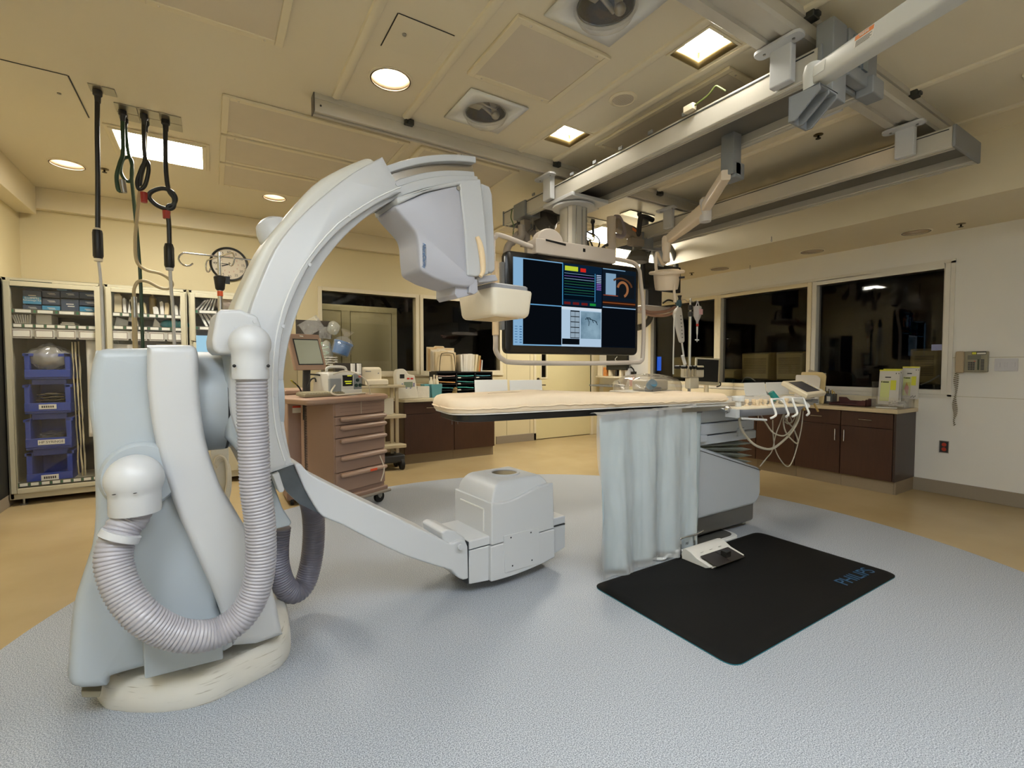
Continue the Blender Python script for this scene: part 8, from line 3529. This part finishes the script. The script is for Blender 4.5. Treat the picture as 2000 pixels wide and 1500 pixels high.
b.build('latch', m_black, ws)
tv = thing('wall_monitor', 'black monitor back with a white ribbon mark on an arm over the far right shelf', 'monitor', (6.5, 6.75, 1.45))
b = MB()
a, c = at(1184, 690, x=6.42), at(1225, 713, x=6.42)
b.box(6.42, 6.47, c.y, a.y, zs_ + .13, zs_ + .42)
b.build('case', m_black, tv, bevel=.008)
b = MB()
b.box(6.44, 6.56, (a.y + c.y) / 2 - .05, (a.y + c.y) / 2 + .05, zs_ + .011, zs_ + .2)
b.build('arm', m_dark, tv)
b = MB()
ym = (a.y + c.y) / 2
b.tube(smooth_path([(6.418, ym + .03 * math.sin(k), zs_ + .3 + .02 * k) for k in range(5)], 4), .006, 6)
b.build('ribbon_mark', m_white, tv)
b = MB()
b.box(6.412, 6.421, c.y + .02, a.y - .02, zs_ + .145, zs_ + .175)
b.build('lower_strip', M('strip_grey', '23262a', .3), tv)
for i, (px, y0, w, h, mm, l, nm) in enumerate(((1174, 700, .13, .24, m_cream, 'cream soap dispenser at the left end of the far right shelf', 'soap_dispenser'), (1184, 712, .09, .17, M('orange_print_card', 'd08a4a', .5, var=.3, scale=20), 'orange and white carton on the far right shelf', 'carton'), (1193, 718, .06, .14, m_cream, 'slim cream box beside the orange carton on the far right shelf', 'box'), (1212, 715, .12, .16, m_cream, 'cream double dispenser under the wall monitor', 'dispenser'), (1228, 716, .12, .15, m_ltgrey, 'pale grey printed box at the right end of the far right shelf', 'box'))):
 q = at(px, 735, x=6.48)
 b = MB()
 b.box(6.44, 6.56, q.y - w / 2, q.y + w / 2, zs_ + .0112, zs_ + .011 + h)
 o = b.build(nm, mm, bevel=.008)
 tag(o, l, nm.replace('_', ' '))
b = MB()
q = at(1206, 752, x=6.3)
b.grid(lambda u, v: (6.24 + .15 * u, q.y - .15 + .3 * v, zt2 + .034 + .03 * math.sin(PI * v) * (1 - .3 * u)), 6, 10)
o = b.build('open_book', m_paper, solid=.006)
tag(o, 'open white booklet lying on the pull-out tray of the far right shelf', 'book')
fe = thing('fire_extinguisher', 'small red fire extinguisher on the right wall beside the farthest window', 'fire extinguisher', (6.5, 6.25, .85))
q = at(1245, 760, x=6.5)
m = Matrix.Translation((6.5, 6.16, .8))
b = MB()
b.lathe([(.07, 0), (.075, .02), (.075, .32), (.05, .38), (.025, .4), (.025, .43)], m, 22)
b.build('cylinder', M('extinguisher_red', '8f1f1a', .3), fe)
b = MB()
b.box(6.47, 6.53, 6.12, 6.2, 1.22, 1.27)
b.tube(smooth_path([(6.5, 6.15, 1.27), (6.45, 6.13, 1.32), (6.42, 6.16, 1.36)], 4), .012, 8)
b.tube(smooth_path([(6.48, 6.12, 1.24), (6.44, 6.06, 1.2), (6.43, 6.06, 1.05), (6.44, 6.08, .95)], 5), .012, 8)
b.build('valve', m_black, fe)
b = MB()
b.lathe([(.0765, .08), (.0765, .2)], m, 22, caps=False)
b.build('label', M('yellow_white_label', 'c9bd6a', .5, var=.4, scale=30), fe)
b = MB()
b.box(6.56, XR, 6.13, 6.19, .95, 1.15)
b.build('wall_bracket', m_dark, fe)

# ---- control room beyond the glass: desk and backs of monitors
dk = thing('control_desk', 'dark desk in the control room behind the right-hand windows', 'desk', (7.2, 4, 0))
b = MB()
b.box(XR + .2, 7.9, .3, 6.9, 1.0, 1.04)
b.build('desktop', M('dark_desk', '241d16', .5), dk)
for y in (.4, 2.5, 4.7, 6.8):
 b = MB()
 b.box(XR + .25, 7.8, y, y + .04, 0, 1.0)
 b.build('side_panel', M('dark_desk'), dk)
m_crt = M('aged_cream_plastic', 'b8a468', .5, var=.05)
crts = [(1446, 1505, 690, 'left of the pair behind the middle window'), (1513, 1572, 688, 'right of the pair behind the middle window'), (1775, 1838, 682, 'beside the clear stand, nearest window'), (1398, 1437, 722, 'low and left of the middle window pair'), (1311, 1370, 698, 'half hidden by the desk monitor')]
for i, (xa, xb, yt, l) in enumerate(crts):
 x = 7.05
 a, c = at(xa, yt, x=x), at(xb, yt, x=x)
 t = thing('monitor_back', 'cream monitor back in the control room, ' + l, 'monitor', (x, (a.y + c.y) / 2, 1.04), 'monitor backs in the control room')
 h = a.z
 hb = 1.16
 b = MB()
 rings = []
 for xx, e, ez in ((x, .03, .02), (x + .05, .0, 0), (x + .25, -.02, -.01), (x + .3, -.02, -.01)):
  rings.append([(xx, yy, zz_) for yy, zz_ in ((a.y - e, h - ez), (c.y + e, h - ez), (c.y + e + .01, hb + ez), (a.y - e - .01, hb + ez))])
 b.loft(rings)
 b.build('casing', m_crt, t, bevel=.012)
 b = MB()
 for k in range(12):
  z = h - .09 - .02 * k
  if z < hb + .04:
   break
  b.box(x - .003, x + .004, c.y + .06, a.y - .06, z, z + .006)
 if i < 3:
  b.build('vent_slot', M('vent_shadow', '5a4d2c', .6), t)
 else:
  b.bm.free()
 b = MB()
 b.box(x + .1, x + .18, (a.y + c.y) / 2 - .05, (a.y + c.y) / 2 + .05, 1.04, hb + .01)
 b.box(x + .04, x + .26, (a.y + c.y) / 2 - .12, (a.y + c.y) / 2 + .12, 1.04, 1.06)
 b.build('stand', m_dark, t)
b = MB()
a, c = at(1278, 697, x=7.6), at(1290, 724, x=7.6)
b.box(7.58, 7.62, c.y, a.y + .1, c.z, a.z)
o = b.build('lit_screen', emit('bright_blue_screen', lin('2f6df0'), 1.2))
tag(o, 'bright blue lit screen seen edge-on through the farthest right window', 'screen')
b = MB()
b.box(7.55, 7.57, a.y - .1, a.y + .2, 1.04, a.z + .02)
o = b.build('screen_stand', m_dark)
tag(o, 'dark screen support beside the blue lit screen in the control room', 'stand')
for i, (pts, l) in enumerate((([(1449, 747), (1455, 738), (1465, 738), (1475, 744)], 'pale cable arching on the control room desk behind the arm boards'), ([(1798, 752), (1815, 745), (1835, 733)], 'thin pale cable rising at the near right control room monitor'))):
 b = MB()
 b.tube(smooth_path([at(x, y, x=6.95) for x, y in pts], 6), .008, 6)
 o = b.build('cable', m_cab)
 tag(o, l, 'cable')
b = MB()
a, c = at(1820, 673, x=XR + .04), at(1842, 684, x=XR + .04)
b.box(XR + .03, XR + .06, c.y, a.y, c.z, a.z)
o = b.build('tissue_label', M('blue_white_card', '8a8fb5', .5))
tag(o, 'small blue and white card stuck at the right edge of the near window', 'card')
# wall sconce glowing in the control room
sn = thing('wall_sconce', 'small warm wall sconce glowing in the dark control room behind the middle window', 'lamp', at(1421, 662, x=8.9))
q = at(1421, 668, x=9.05)
b = MB()
b.lathe([(.02, -.12), (.05, .0), (.07, .06)], Matrix.Translation(q), 16, caps=False)
b.build('shade', M('sconce_shade', '2a2219', .6), sn)
b = MB()
b.ball(q + Vector((.0, 0, .03)), .035)
b.build('bulb', emit('sconce_bulb', WARM, 6), sn)
b = MB()
b.box(q.x, XR + 2.51, q.y - .01, q.y + .01, q.z - .2, q.z - .1)
b.build('bracket', m_dark, sn)
